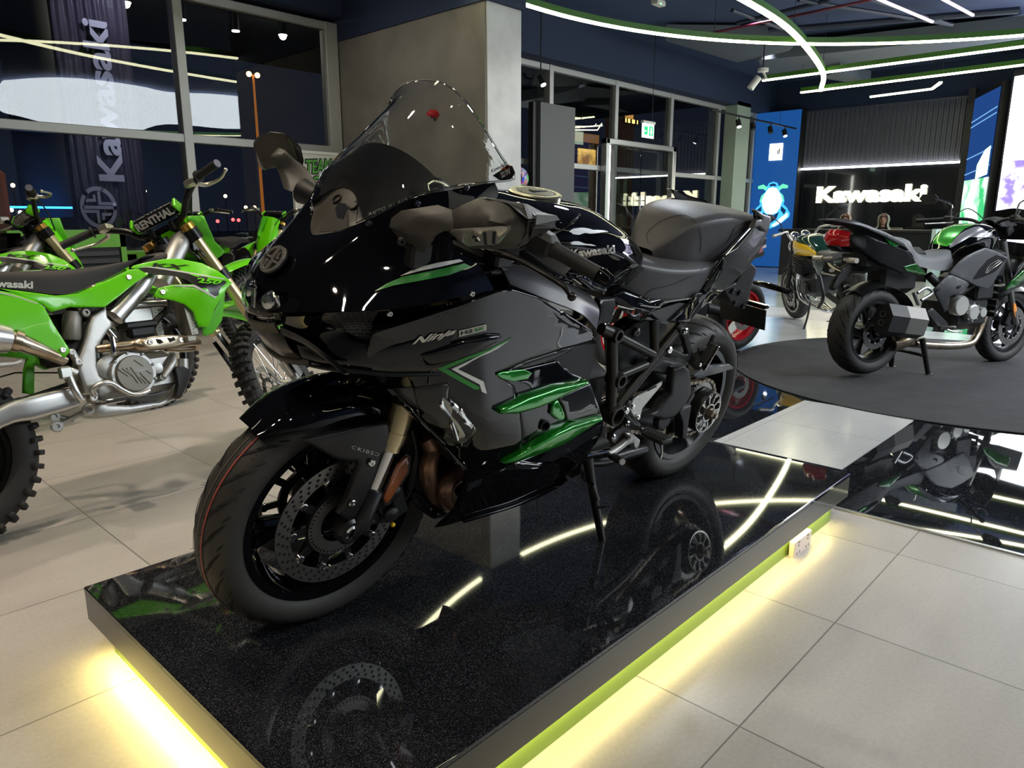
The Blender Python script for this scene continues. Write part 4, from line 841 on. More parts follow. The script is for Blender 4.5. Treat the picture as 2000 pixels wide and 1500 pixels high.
# ---- wheels
m = MB(); rim_barrel(m, WF, .216, .098); cast_spokes(m, WF, .03, .2, 5, .016, 1.3, 0, 0, .16, 1.2); m.lathe([(.0, -.05), (.042, -.05), (.05, -.02), (.05, .02), (.042, .05), (0, .05)], WF, (0, 1, 0), 32); m.lathe([(.05, .045), (.075, .047), (.075, .05), (.05, .05)], WF, (0, 1, 0), 48, close=True)
fwheel = m.obj('front_wheel', GB, HB, ang=40)
road_tyre(fwheel, WF, .300, .122, .218, lines=True)
drilled_disc(fwheel, (WF[0], .066, WF[2]), .124, .160, 1); drilled_disc(fwheel, (WF[0], -.066, WF[2]), .124, .160, -1)
m = MB(); m.lathe([(.05, .07), (.082, .071), (.082, .073), (.05, .073)], WF, (0, 1, 0), 60, close=True)
for k in range(48): a = 2*PI*k/48; m.box((WF[0]+.076*math.cos(a), .0735, WF[2]+.076*math.sin(a)), (.003, .001, .006), Matrix.Rotation(-a+PI/2, 3, 'Y'), 1)
m.obj('sensor_ring', [STEEL, RUB2], fwheel)
for s_ in (1, -1):
    m = MB(); m.lathe([(0.0, s_*.085), (.012, s_*.085), (.012, s_*.118), (.0185, s_*.119), (.0185, s_*.124), (.0125, s_*.126), (.0105, s_*.118), (0, s_*.118)], WF, (0, 1, 0), 6 if 0 else 28); m.obj('axle', CHR, fwheel)
m = MB(); rim_barrel(m, WR, .216, .16); cast_spokes(m, WR, .05, .2, 5, .02, 1.2, -.02, .1, .14, .4); m.lathe([(0, -.06), (.06, -.06), (.06, .05), (0, .05)], WR, (0, 1, 0), 32); rwheel = m.obj('rear_wheel', mat('wheel_black', (.004, .004, .005), .25), HB, ang=40)
road_tyre(rwheel, WR, .320, .19, .22, pitch=24)
# ---- front fork, mudguard, caliper
FA = Vector((1.461, .105, .30))
def forkp(z, y): return Vector((1.458-(z-.272)*.338+.005, y, z))
for s_ in (1, -1):
    y = .105*s_
    m = MB(); m.tube([forkp(.89, y), forkp(.545, y)], .0275, 28); m.tube([forkp(.545, y), forkp(.53, y), forkp(.53, y), forkp(.505, y), forkp(.505, y), forkp(.487, y)], [.0275, .0275, .029, .029, .027, .0275], 28)
    fo = m.obj('fork_tube', GOLD, HB); m = MB(); m.tube([forkp(.487, y), forkp(.355, y)], .0205, 28); m.obj('fork_slider', CHR, fo)
    m = MB(); m.tube([forkp(.395, y), forkp(.39, y), forkp(.3, y)], [.024, .0275, .0275], 24); p = Vector((WF[0], y, WF[2])); m.tube([forkp(.34, y), (forkp(.3, y)+p)/2, p], [.027, .026, .024], 16, 3)
    m.lathe([(.0, -.02), (.03, -.018), (.033, -.01), (.033, .012), (.026, .018), (0, .018)], p, (0, 1, 0), 28); m.obj('fork_foot', GB2, HB)
m = MB()
for s_ in (1, -1):
    for z in (.62, .86): m.tube([forkp(z, .105*s_)+Vector((0, 0, -.02)), forkp(z, .105*s_)+Vector((0, 0, .02))], .04, 20)
    m.bar(forkp(.86, 0), forkp(.86, .1*s_), .07, .035)
m.tube([forkp(.6, 0), forkp(.9, 0)], .035, 16); m.obj('fork_clamps', GB2, HB)
def fend(a, s_, R_=.333, w=.08, dk=1.):                   # point on the mudguard: angle a around the wheel, s_ across
    b = s_*PI*.5; drop = .055*dk*(1-math.cos(b)**1.1)
    return (WF[0]+(R_-drop)*math.cos(a), math.sin(b)*w, WF[2]+(R_-drop)*math.sin(a))
rows = []
for i in range(12):
    t_ = i/11; a = math.radians(53+t_*111.5); wd = .045+.042*min(1, t_*5)**.6; R_ = .3345; rows.append([fend(a, s_, R_-.012*math.exp(-(t_*9)**2), wd, min(1, .12+t_*4.5)) for s_ in np.linspace(-1, 1, 9)])
m = MB(); m.surf(rows, 3, 4, thick=.004); m.obj('mudguard', GB, HB, ang=50)
st_nodes = [(1.62, .092, .55), (1.5, .105, .53), (1.4, .11, .55), (1.5, .112, .44), (1.44, .118, .34), (1.4, .118, .42), (1.55, .1, .5)]
SFo = Surf(H, st_nodes, 1, 1e-4)
for mir in (False, True):
    m = MB(); panel(m, H, [(575, 547), (690, 520), (740, 510), (900, 470), (1000, 450), (1005, 520), (995, 600), (960, 620), (935, 700), (885, 830), (830, 930), (800, 945), (745, 905), (790, 830), (850, 660), (735, 640), (680, 610)], SFo, .003, .01, (.005, .008), .012, zm=2)
    if mir: m.v = [(x, -y, z) for x, y, z in m.v]
    st = m.obj('mudguard_stay', GB2, HB, ang=50)
    if not mir:
        m = MB(); bolt(m, SFo.hit(*H.px(2, [(912, 658)])[0], .01), (0, 1, 0), .0095, .006); bolt(m, SFo.hit(*H.px(2, [(818, 857)])[0], .01), (0, 1, 0), .0095, .006); m.obj('stay_bolt', CHR, st)
        m = MB(); letter_px(m, '\u2282KIBS\u2283', SFo, H.px(2, [(815, 592), (948, 630), (954, 614), (822, 574)]), .0085, .001, .0, sp=1.2); m.obj('lettering', WHITEF, st)
m = MB(); panel(m, H, [(880, 545), (930, 490), (985, 470), (990, 560), (960, 590)], SFo, -.012, .006, (.003, .006), zm=2); m.obj('stay_insert', MBK, HB)
# caliper and reflector behind the fork leg
for s_ in (1, -1):
    m = MB(); c = Vector((1.375, .088*s_, .345)); Rc = Matrix.Rotation(.35, 3, 'Y')
    m.box(c, (.062, .05, .13), Rc, bev=.012); m.box(c+Vector((-.02, .012*s_, .0)), (.04, .05, .1), Rc, bev=.01); m.bar((1.46, .1*s_, .32), (1.39, .1*s_, .3), .02, .03, bev=.004)
    for dz in (-.03, .03): m.lathe([(.02, 0), (.02, .008), (.016, .01), (0, .01)], c+Vector((-.0, .03*s_, dz)), (0, s_, 0), 20)
    cal = m.obj('brake_caliper', GB2, HB, ang=40)
m = MB(); m.sphere((1.365, .122, .283), .006, mi=0); m.obj('paint_dot', YEL, HB)
m = MB(); panel(m, H, [(1082, 628, .125), (1098, 636, .125), (1092, 700, .125), (1000, 850, .128), (984, 858, .128), (974, 832, .128), (1040, 672, .125)], t=.006, pil=(.002, .003), g=.01, zm=2); ref = m.obj('reflector', AMB, HB)
m = MB(); panel(m, H, [(1082, 615, .121), (1106, 628, .121), (1100, 706, .121), (1003, 865, .124), (976, 868, .124), (964, 828, .124), (1036, 662, .121)], t=.006, g=.01, zm=2); m.obj('reflector_backing', MBK, ref)
m = MB()
for k in range(2):
    m.tube(H.z(2, [(1110, 500+k*12, .1), (1130, 600, .11), (1125-12*k, 700, .11), (1090, 820, .1), (1010, 890, .09), (960, 930, .085)]), .005, 8, 5)
m.tube(H.z(2, [(960, 930, .09), (900, 950, .115), (870, 985, .115)]), .006, 8, 4); m.obj('brake_hose', MBK, HB)
# ---- bodywork: nose (grids in machine space, mirrored)
A0 = [(1.545, 0, .958), (1.525, .05, .975), (1.508, .088, .996), (1.475, .128, 1.029), (1.434, .156, 1.061), (1.366, .173, 1.081), (1.262, .192, 1.104)]
A1 = [(1.588, 0, .930), (1.575, .05, .942), (1.548, .094, .955), (1.50, .138, .975), (1.45, .168, 1.0), (1.385, .188, 1.03), (1.34, .198, 1.045)]
A2 = [(1.622, 0, .900), (1.610, .052, .908), (1.580, .100, .917), (1.525, .150, .93), (1.465, .182, .95), (1.40, .202, .975), (1.365, .208, .985)]
A3 = [(1.652, 0, .862), (1.642, .056, .865), (1.612, .108, .872), (1.553, .162, .885), (1.485, .198, .90), (1.40, .218, .925), (1.30, .228, .94)]
A4 = [(1.672, 0, .812), (1.662, .058, .822), (1.632, .112, .838), (1.575, .166, .852), (1.50, .203, .862), (1.41, .222, .872), (1.26, .235, .892)]
A2 = A2[:3]+[H.widen(p, y) for p, y in zip(A2[3:], (.152, .186, .208, .214))]
A3 = A3[:3]+[H.widen(p, y) for p, y in zip(A3[3:], (.172, .213, .236, .246))]
A4 = A4[:3]+[H.widen(p, y) for p, y in zip(A4[3:], (.184, .228, .254, .266))]
m = MB(); m.surf([A0, A1, A2, A3, A4], 6, 6, thick=.004); cowl = m.obj('upper_cowl', GB, HB, ang=60)
m = MB(); m.surf([[(p[0], -p[1], p[2]) for p in r_] for r_ in (A0, A1, A2, A3, A4)], 6, 6, thick=-.004); m.obj('upper_cowl', GB, HB, ang=60)
CN = [Vector(p) for r_ in (A0, A1, A2, A3, A4) for p in r_[2:]]
SC = Surf(H, CN, 1, 1e-5); SX = Surf(H, [Vector(p) for r_ in (A0, A1, A2, A3, A4) for p in r_[:4]]+[Vector((p[0], -p[1], p[2])) for r_ in (A0, A1, A2, A3, A4) for p in r_[1:4]], 0, 1e-5)
def line_on(name, mt, pts, zm, S, off=.0015, par=None, sgn=1):
    m_ = MB(); panel(m_, H, pts, S, off+.0015, .0012, None, .012, zm=zm); return m_.obj(name, mt, par or HB, flat=False, ang=60)
MC = MeshSurf(H, cowl)
line_on('green_stripe', GREENF, [(945, 1152), (1010, 1112), (1090, 1078), (1200, 1055), (1330, 1025), (1410, 1005), (1445, 1022), (1330, 1065), (1170, 1098), (1040, 1122)], 1, MC, par=cowl)
line_on('cream_stripe', WHITEF, [(1080, 1072), (1160, 1032), (1270, 1003), (1385, 984), (1402, 994), (1290, 1022), (1180, 1045)], 1, MC, par=cowl)
q = [SX.hit(*p, .002) for p in H.px(17, [(738, 648), (905, 600), (895, 508), (728, 560)])]
m = MB(); Qe = quad((1.6135, -.022, .882), (1.6135, .022, .882), (1.640-.03, .022, .925), (1.640-.03, -.022, .925))
ec = Vector((1.628, 0, .905)); ez = Vector((-.62, 0, .78)); ex_ = Vector((0, 1, 0)); en = Vector((.78, 0, .62))
emblem(lambda u, v, w: ec+ex_*((u-.5)*.062)+ez*((v-.5)*.062)+en*(.004+w), m, .004); m.obj('nose_emblem', SILV, cowl)
m = MB(); m.disc(ec+en*.0, en, .033, .004, 32); m.obj('emblem_backing', GB2, cowl)
# headlight
hl = [[(1.664, 0, .868), (1.655, .045, .868), (1.634, .078, .862)], [(1.685, 0, .838), (1.672, .045, .84), (1.642, .082, .842)], [(1.682, 0, .808), (1.668, .042, .81), (1.64, .074, .822)], [(1.662, 0, .793), (1.652, .03, .795), (1.636, .058, .805)]]
m = MB(); m.surf([[(p[0], -p[1], p[2]) for p in reversed(r_[1:])]+r_ for r_ in hl], 5, 5, thick=.003); head = m.obj('headlight', LENS, HB, ang=60)
m = MB(); m.surf([[(p[0]-.022, -p[1]*.94, p[2]) for p in reversed(r_[1:])]+[(p[0]-.022, p[1]*.94, p[2]) for p in r_] for r_ in hl], 4, 4, thick=.003); m.obj('reflector_bowl', mat('lamp_interior', (.05, .05, .05), .3, .6), head)
m = MB()
for s_ in (1, -1):
    m.lathe([(.002, .012), (.014, .008), (.019, .0), (.021, -.01)], (1.656, .04*s_, .838), (1, .35*s_, 0), 20); m.tube([(1.655, .062*s_, .856), (1.65, .066*s_, .835), (1.65, .052*s_, .81)], .004, 8, 4)
m.box((1.668, 0, .838), (.006, .016, .05), bev=.003); m.obj('projector_lamp', CHR, head)
m = MB(); m.surf([[(1.655, -.058, .797), (1.672, -.03, .792), (1.68, 0, .79), (1.672, .03, .792), (1.655, .058, .797)], [(1.64, -.05, .775), (1.66, -.025, .77), (1.668, 0, .768), (1.66, .025, .77), (1.64, .05, .775)]], 4, 3, thick=.006); m.obj('lamp_trim', OLV, HB)
# lower cowl: intake sides, chin
B0 = [(1.642, .056, .812), (1.628, .095, .823), (1.585, .14, .838), (1.52, .182, .847), (1.43, .208, .855), (1.33, .225, .868), (1.24, .236, .885)]
B1 = [(1.634, .052, .79), (1.612, .088, .792), (1.572, .118, .800), (1.52, .138, .81), (1.45, .16, .82), (1.38, .195, .83), (1.30, .222, .84)]
B2 = [(1.628, .046, .765), (1.607, .085, .765), (1.572, .118, .768), (1.53, .148, .775), (1.48, .178, .775), (1.41, .204, .79), (1.34, .222, .80)]
B3 = [(1.622, .035, .735), (1.606, .088, .737), (1.575, .125, .738), (1.53, .155, .738), (1.47, .182, .738), (1.41, .204, .74), (1.36, .218, .742)]
B4 = [(1.612, .03, .716), (1.596, .088, .722), (1.565, .125, .722), (1.527, .152, .722), (1.47, .178, .716), (1.41, .198, .714), (1.354, .212, .712)]
for sg in (1, -1):
    m = MB(); m.surf([[(p[0], sg*p[1], p[2]) for p in r_] for r_ in (B0, B1, B2, B3, B4)], 5, 5, thick=.004*sg); lc = m.obj('lower_cowl', GB, HB, ang=50)
    m = MB(); m.tube([(p[0]+.002, sg*p[1], p[2]-.004) for p in B4], [.003, .004, .005, .005, .005, .005, .004], 8, 4); m.obj('lip', GB2, lc)
SL1 = Surf(H, [Vector(p) for r_ in (B0, B1, B2, B3, B4) for p in r_[1:]], 1, 1e-5)
gm, nt, b = nodes_of('intake_mesh'); tc = nt.nodes.new('ShaderNodeTexCoord'); mp = nt.nodes.new('ShaderNodeMapping'); mp.inputs['Rotation'].default_value = (PI/2, 0, .0); mp.inputs['Scale'].default_value = (1, 1, 1); bk = nt.nodes.new('ShaderNodeTexBrick'); bk.inputs['Scale'].default_value = 44; bk.inputs['Mortar Size'].default_value = .035; bk.inputs['Color1'].default_value = (.003, .003, .004, 1); bk.inputs['Color2'].default_value = (.004, .004, .005, 1); bk.inputs['Mortar'].default_value = (.06, .06, .06, 1); bk.inputs['Brick Width'].default_value = .55; bk.inputs['Row Height'].default_value = .3
nt.links.new(tc.outputs['Object'], mp.inputs[0]); nt.links.new(mp.outputs[0], bk.inputs['Vector']); nt.links.new(bk.outputs[0], b.inputs['Base Color']); b.inputs['Roughness'].default_value = .5
for sg in (1, -1):
    m = MB(); panel(m, H, [(765, 302), (790, 235), (850, 212), (1270, 218), (1225, 300), (1208, 380), (1190, 480), (1100, 455), (900, 360)], SL1, .0035, .003, None, .02, zm=6)
    if sg < 0: m.v = [(x, -y, z) for x, y, z in m.v]
    m.obj('intake_mesh', gm, HB, ang=60)
m = MB(); m.surf([[(1.655, 0, .79), (1.650, .03, .785), (1.636, .052, .782)], [(1.648, 0, .755), (1.644, .035, .75), (1.628, .07, .75)], [(1.632, 0, .725), (1.625, .04, .722), (1.606, .082, .728)]], 4, 4, thick=.004, mirror=True); m.obj('chin_intake', mat('chin_black', (.014, .013, .012), .3, coat=.5), HB, ang=60)
m = MB(); m.tube([(1.594, -.092, .724), (1.612, -.05, .718), (1.618, 0, .715), (1.612, .05, .718), (1.594, .092, .724)], [.006, .011, .012, .011, .006], 12, 6, flat=1.); m.obj('chin_lip', OLV, HB)
for sg in (1, -1):                                  # winglets
    m = MB(); m.surf([[(1.640, sg*.052, .79), (1.612, sg*.105, .778), (1.585, sg*.165, .752), (1.572, sg*.19, .738)], [(1.634, sg*.056, .772), (1.61, sg*.10, .765), (1.59, sg*.155, .745), (1.578, sg*.188, .733)], [(1.60, sg*.08, .745), (1.588, sg*.11, .742), (1.575, sg*.15, .735), (1.566, sg*.186, .729)]], 5, 4, thick=.004*sg); m.obj('winglet', GB, HB, ang=60)
# screen surround camera unit
m = MB(); rw = [[(1.466, 0, 1.058), (1.463, .035, 1.057), (1.452, .06, 1.046)], [(1.502, 0, 1.018), (1.497, .045, 1.014), (1.474, .086, 1.012)], [(1.528, 0, .982), (1.52, .045, .982), (1.500, .082, .996)], [(1.55, 0, .955), (1.535, .036, .967), (1.512, .068, .985)]]
m.surf([[(p[0], -p[1], p[2]) for p in reversed(r_[1:])]+r_ for r_ in rw], 4, 4, thick=.006); cu = m.obj('camera_housing', OLV, HB, ang=30)
SR = Surf(H, [Vector(p) for r_ in rw for p in r_]+[Vector((p[0], -p[1], p[2])) for r_ in rw for p in r_[1:]], 0, 1e-4)
m = MB(); panel(m, H, [(735, 715), (755, 682), (790, 690), (802, 715), (780, 775), (745, 760)], SR, .002, .004, None, .02, zm=1); m.obj('camera_lens', LENSD, cu)
m = MB(); panel(m, H, [(735, 715), (755, 682), (790, 690), (802, 715), (800, 830), (650, 838), (665, 790)], SR, .0012, .002, None, .02, zm=1); m.obj('camera_recess_shade', mat('taupe_shadow', (.03, .027, .022), .5), cu)  # recess shade painted as a flat, darker taupe sheet
m = MB()
for p in ((832, 700), (745, 665)): q = SR.hit(*H.px(1, [p])[0], .001); m.lathe([(.011, -.004), (.011, .002), (.0085, .002), (.007, -.003), (0, -.003)], q, (.7, 0, .7), 18)
m.obj('screw_recess', RUB2, cu)
# windscreen
def edge(v): P_ = crl([Vector(p) for p in ((1.508, .086, .997), (1.434, .155, 1.063), (1.352, .176, 1.09), (1.243, .212, 1.112))], 12); return P_[min(len(P_)-1, int(round(v*(len(P_)-1))))]
cent = crl([Vector(p) for p in ((1.475, 0, 1.045), (1.448, 0, 1.10), (1.40, 0, 1.165), (1.34, 0, 1.228))], 12); rows = []
def scr(c_, e_, n=7, pw=2.1): return [Vector((c_.x+(e_.x-c_.x)*(j/n)**pw, e_.y*(j/n)**.93, c_.z+(e_.z-c_.z)*(j/n)**pw)) for j in range(n+1)]
for v in (0, .2, .4, .6, .8, 1.): rows.append(scr(cent[int(round(v*(len(cent)-1)))], edge(v)))
top = crl([Vector(p) for p in ((1.284, 0, 1.270), (1.292, .045, 1.267), (1.296, .10, 1.250), (1.287, .15, 1.215), (1.268, .192, 1.166), (1.238, .219, 1.124))], 7)
rows.append([top[int(round(j/7*(len(top)-1)))] for j in range(8)])
full = [[Vector((p.x, -p.y, p.z)) for p in reversed(r_[1:])]+list(r_) for r_ in rows]
m = MB(); m.surf(full, 3, 4, thick=.003); ws = m.obj('windscreen', GLASS, HB, ang=60)
m = MB(); e2 = [full[i][-1] for i in range(7)]; tp = [full[6][k] for k in range(len(full[6]))]
m.tube([full[i][0] for i in range(7)]+tp[1:-1]+[full[i][-1] for i in range(6, -1, -1)], .0022, 6, 2); m.obj('screen_edge', LENS, ws)
WSn = [Vector(p) for r_ in rows for p in r_]; SW = Surf(H, [p for p in WSn if p.y > .04], 1, 1e-5)
SWX = Surf(H, WSn+[Vector((p.x, -p.y, p.z)) for p in WSn if p.y > .01], 0, 1e-5)
m = MB(); rw = []
for i in range(4):
    v = i/3; c_ = Vector((1.452, 0, 1.04)).lerp(Vector((1.40, 0, 1.135)), v); e_ = edge(.05+.5*v)-Vector((.012, .006, -.002)); rw.append(scr(c_-Vector((.01, 0, 0)), e_+Vector((0, 0, -.0)), 6))
m.surf([[Vector((p.x, -p.y, p.z)) for p in reversed(r_[1:])]+list(r_) for r_ in rw], 3, 4, thick=.003); m.obj('inner_screen', mat('inner_black_plastic', (.03, .032, .03), .45), HB, ang=60)
m = MB(); letter_px(m, 'AUTO HI BEAM', MeshSurf(H, ws), H.px(1, [(910, 755), (1140, 662), (1142, 647), (912, 740)]), .0005, .0006, 0, sp=1.3); m.obj('lettering', mat('etched_grey', (.3, .3, .29), .5), ws)
m = MB(); letter_px(m, 'Kawasaki', SW, H.px(1, [(1553, 530), (1632, 490), (1628, 470), (1550, 512)]), .002, .001, .02); m.obj('lettering', mat('etched_dark', (.15, .14, .13), .5), ws)
m = MB(); panel(m, H, [(1560, 545), (1630, 500), (1662, 492), (1678, 530), (1655, 560), (1600, 570)], SW, .002, .0012, None, .01, zm=1); st = m.obj('sticker', mat('black_sticker', (.02, .018, .016), .3), ws)
m = MB(); panel(m, H, [(1600, 512), (1640, 487), (1655, 490), (1640, 508)], SW, .004, .001, None, .01, zm=1); m.obj('sticker_flash', mat('orange_sticker', (.6, .12, .02), .4), st)
for a, b_, tx in ((548, 562, 'ACC-100'), (536, 549, '99994-0962'), (560, 570, 'HK-1')):
    q = [SW.hit(*p, .005) for p in H.px(1, [(1585, b_), (1650, b_-35), (1650, a-35), (1585, a)])]; m = MB(); letter(m, tx, quad(*q), .0006, .01); m.obj('sticker_text', WHITEF, st)
# tilt arms in the bolts of the screen rim
m = MB()
for p in ((912, 797), (1167, 692), (1422, 608)): q = H.z(1, [(p[0], p[1], {912: .112, 1167: .163, 1422: .190}[p[0]])])[0]; bolt(m, q, (.55, .75, .35), .0062, .006)
for p, y in (((1450, 1162), .258), ((1020, 1266), .222)): bolt(m, H.z(1, [(p[0], p[1], y+.002)])[0], (.2, 1, .1), .006, .005)
m.obj('fairing_bolts', CHR, HB)
m = MB()
for sg in (1, -1): m.surf([[(1.262, sg*.192, 1.104), (1.255, sg*.2, 1.085), (1.268, sg*.205, 1.065)], [(1.31, sg*.182, 1.09), (1.31, sg*.192, 1.075), (1.32, sg*.2, 1.055)], [(1.366, sg*.174, 1.081), (1.366, sg*.18, 1.068), (1.37, sg*.19, 1.045)]], 3, 3, thick=.004*sg)
m.obj('screen_bracket', GB2, HB)
# dashboard behind the screen, inner cowl
m = MB(); panel(m, H, [(925, 515, .15), (1000, 520, .15), (1075, 575, .16), (1000, 610, .17), (905, 590, .17), (890, 550, .16)], t=.01); m.obj('dark_gap_sheet', MBK, HB)  # black sheet added to darken the gap behind the cowl
m = MB(); m.box((1.31, 0, 1.02), (.10, .21, .12), Matrix.Rotation(-.5, 3, 'Y'), bev=.02); m.obj('dashboard', MBK, HB); m = MB(); m.tube([forkp(.93, .0)+Vector((.02, 0, 0)), (1.45, 0, .93)], .05, 12); m.box((1.42, 0, .87), (.2, .2, .12), bev=.03); m.obj('inner_frame', MBK, HB)
# ---- side fairing
S1N = [(1.526, .175, .82), (1.43, .2, .85), (1.343, .222, .868), (1.21, .238, .895), (1.0, .235, .83), (.845, .215, .74), (.84, .212, .70), (1.35, .212, .72), (1.15, .236, .71), (.98, .228, .70), (1.28, .238, .6), (1.13, .252, .57), (.95, .25, .5), (.75, .23, .47), (1.32, .2, .52), (1.24, .215, .43), (1.0, .24, .43), (.85, .19, .33), (1.1, .185, .33), (1.25, .135, .26), (1.52, .155, .73), (1.45, .185, .78)]
S1 = Surf(H, [Vector(p) for p in S1N], 1, 3e-5)
def side(name, mt, out, off=0., t=.004, pil=None, zm=3, g=.02, par=None, sm=0, both=True, S=None):
    m_ = MB(); panel(m_, H, out, S or S1, off, t, pil, g, sm, zm); o_ = m_.obj(name, mt, par or HB, ang=50)
    if both and par is None:
        me = o_.data.copy(); m2 = MB(); m2.v = [(v.co.x, -v.co.y, v.co.z) for v in me.vertices]; m2.f = [tuple(reversed(p.vertices)) for p in me.polygons]; m2.m = [0]*len(m2.f); bpy.data.meshes.remove(me); m2.obj(name, mt, HB, ang=50)
    return o_
fair = side('side_fairing', GB, [(-195, 235), (-40, 200), (275, 95), (480, 20), (560, 12), (700, 55), (1000, 242), (998, 292), (938, 312), (800, 345), (640, 395), (560, 430), (460, 470), (500, 500), (560, 540), (596, 700), (610, 860), (560, 940), (520, 985), (470, 1010), (300, 1003), (180, 872), (60, 730), (25, 560), (-20, 450), (-200, 442), (-240, 430), (-220, 300)], 0, .004, (.004, .007))
# the outline in sheet 3 units continues left into the nose
side('floor_sheen_panel', SHEENP, [(-180, 250), (-60, 213), (280, 103), (480, 30), (558, 22), (700, 66), (993, 250), (990, 287), (930, 303), (800, 335), (640, 385), (558, 420), (450, 468), (555, 545), (588, 700), (585, 740), (430, 728), (350, 690), (225, 585), (200, 480), (150, 445), (110, 425), (130, 432), (340, 380), (470, 300), (505, 268), (480, 256), (300, 286), (80, 346), (30, 380), (0, 345), (-28, 317), (-89, 286), (-205, 264)], .0045, .0012, None, par=fair, both=False)  # lighter sheet painting the floor's reflection on the black fairing
gloss_nose = side('scoop', GB, [(48, 372), (70, 358), (290, 292), (430, 262), (500, 262), (470, 300), (340, 370), (130, 428), (90, 425)], .010, .008, (.006, .012), par=fair, g=.012)
side('green_chevron', GREENF, [(150, 445), (300, 385), (430, 340), (555, 275), (520, 302), (400, 365), (200, 445), (380, 545), (375, 560), (350, 556)], .0062, .001, None, par=fair, g=.015)
side('white_chevron', WHITEF, [(228, 447), (330, 400), (540, 292), (480, 335), (262, 447), (402, 515), (420, 582), (392, 570), (380, 530), (290, 483)], .0065, .001, None, par=fair, g=.015)
m = MB(); letter_px(m, 'Ninja', S1, H.px(3, [(-2, 338), (236, 268), (262, 225), (32, 275)]), .0068, .0012, .03, .3); m.obj('lettering', SILV, fair)
m = MB(); panel(m, H, [(268, 240), (417, 204), (417, 237), (270, 272)], S1, .0078, .0012, zm=3); m.obj('badge', mat('badge_silver', (.55, .55, .48), .35), fair)
for tx, a, b_, mt in (('H2', 280, 345, GB2), ('SX', 355, 408, GREENF)): m = MB(); letter_px(m, tx, S1, H.px(3, [(a, 266-(a-270)*.24), (b_, 266-(b_-270)*.24), (b_, 246-(b_-270)*.24), (a, 246-(a-270)*.24)]), .0082, .0008, .02); m.obj('badge_text', mt, fair)
side('fairing_vent_trim', GB2, [(560, 432), (640, 398), (800, 346), (900, 318), (880, 345), (800, 385), (700, 420), (600, 445), (500, 470)], -.004, .004, (.003, .005), par=fair)
# lower fairing
low = side('lower_fairing', GB, [(180, 872), (300, 1003), (288, 1100), (245, 1200), (140, 1306), (180, 1300), (330, 1255), (600, 1175), (840, 1050), (862, 1010), (960, 905), (1010, 850), (1046, 790), (1048, 720), (1035, 685), (1010, 600), (975, 512), (880, 470), (800, 400), (700, 425), (590, 450), (462, 478), (500, 500), (560, 545), (596, 700), (612, 860)], -.003, .005, (.003, .006))
side('recess', RUB2, [(585, 690), (640, 640), (740, 610), (790, 640), (800, 700), (770, 760), (700, 800), (620, 850), (600, 860)], -.0005, .003, None, par=low)
side('sheen_insert', SHEENP, [(800, 600), (890, 560), (975, 525), (1010, 610), (1035, 688), (980, 708), (900, 728), (850, 725), (832, 650)], .004, .004, (.004, .006), par=low)  # insert, wedge and tail share the painted floor reflection tone
side('sheen_wedge', SHEENP, [(700, 940), (790, 860), (940, 800), (1040, 750), (1030, 790), (900, 880), (780, 950)], .0015, .001, None, par=low)
side('upper_green_patch', GREENP, [(462, 478), (500, 462), (620, 448), (665, 468), (640, 500), (560, 515), (500, 500)], .004, .002, (.002, .004), par=low, g=.012)
for o_ in ([(488, 690), (496, 668), (640, 600), (800, 545), (968, 510), (975, 526), (860, 580), (700, 655), (580, 688)], [(512, 962), (530, 943), (700, 850), (800, 790), (880, 752), (1045, 710), (1046, 722), (1000, 748), (880, 826), (700, 908), (600, 946)]):
    side('green_fin', GREENP, o_, .020, .020, (.006, .009), par=low, g=.012)
side('green_brace', GREENP, [(770, 640), (800, 610), (828, 660), (845, 715), (800, 722), (765, 690)], .005, .004, (.004, .006), par=low, g=.012)
side('chrome_vent', CHR, [(574, 955), (590, 950), (725, 966), (690, 985), (590, 992), (574, 985)], .004, .003, (.003, .005), par=low, g=.012)
side('sheen_tail', SHEENP, [(470, 998), (574, 955), (574, 995)], .003, .001, None, par=low)
m = MB(); m.tube([S1.hit(*p, .004) for p in H.px(3, [(290, 1270), (450, 1222), (620, 1165), (780, 1090), (850, 1040)])], .009, 10, 5, flat=.5); m.obj('belly_edge', GB, low)
m = MB(); c_ = S1.hit(*H.px(3, [(706, 728)])[0], -.02); m.lathe([(.012, .0), (.014, .03), (.011, .031), (.010, .0)], c_, (.3, 1, 0), 24); m.tube([c_+Vector((.06, -.01, .03)), c_+Vector((.02, 0, .05)), c_+Vector((-.01, 0, .04))], .012, 10, 4); m.box(c_+Vector((.02, -.02, 0)), (.12, .03, .1), bev=.01); m.obj('slider_bolt', MBK, HB)
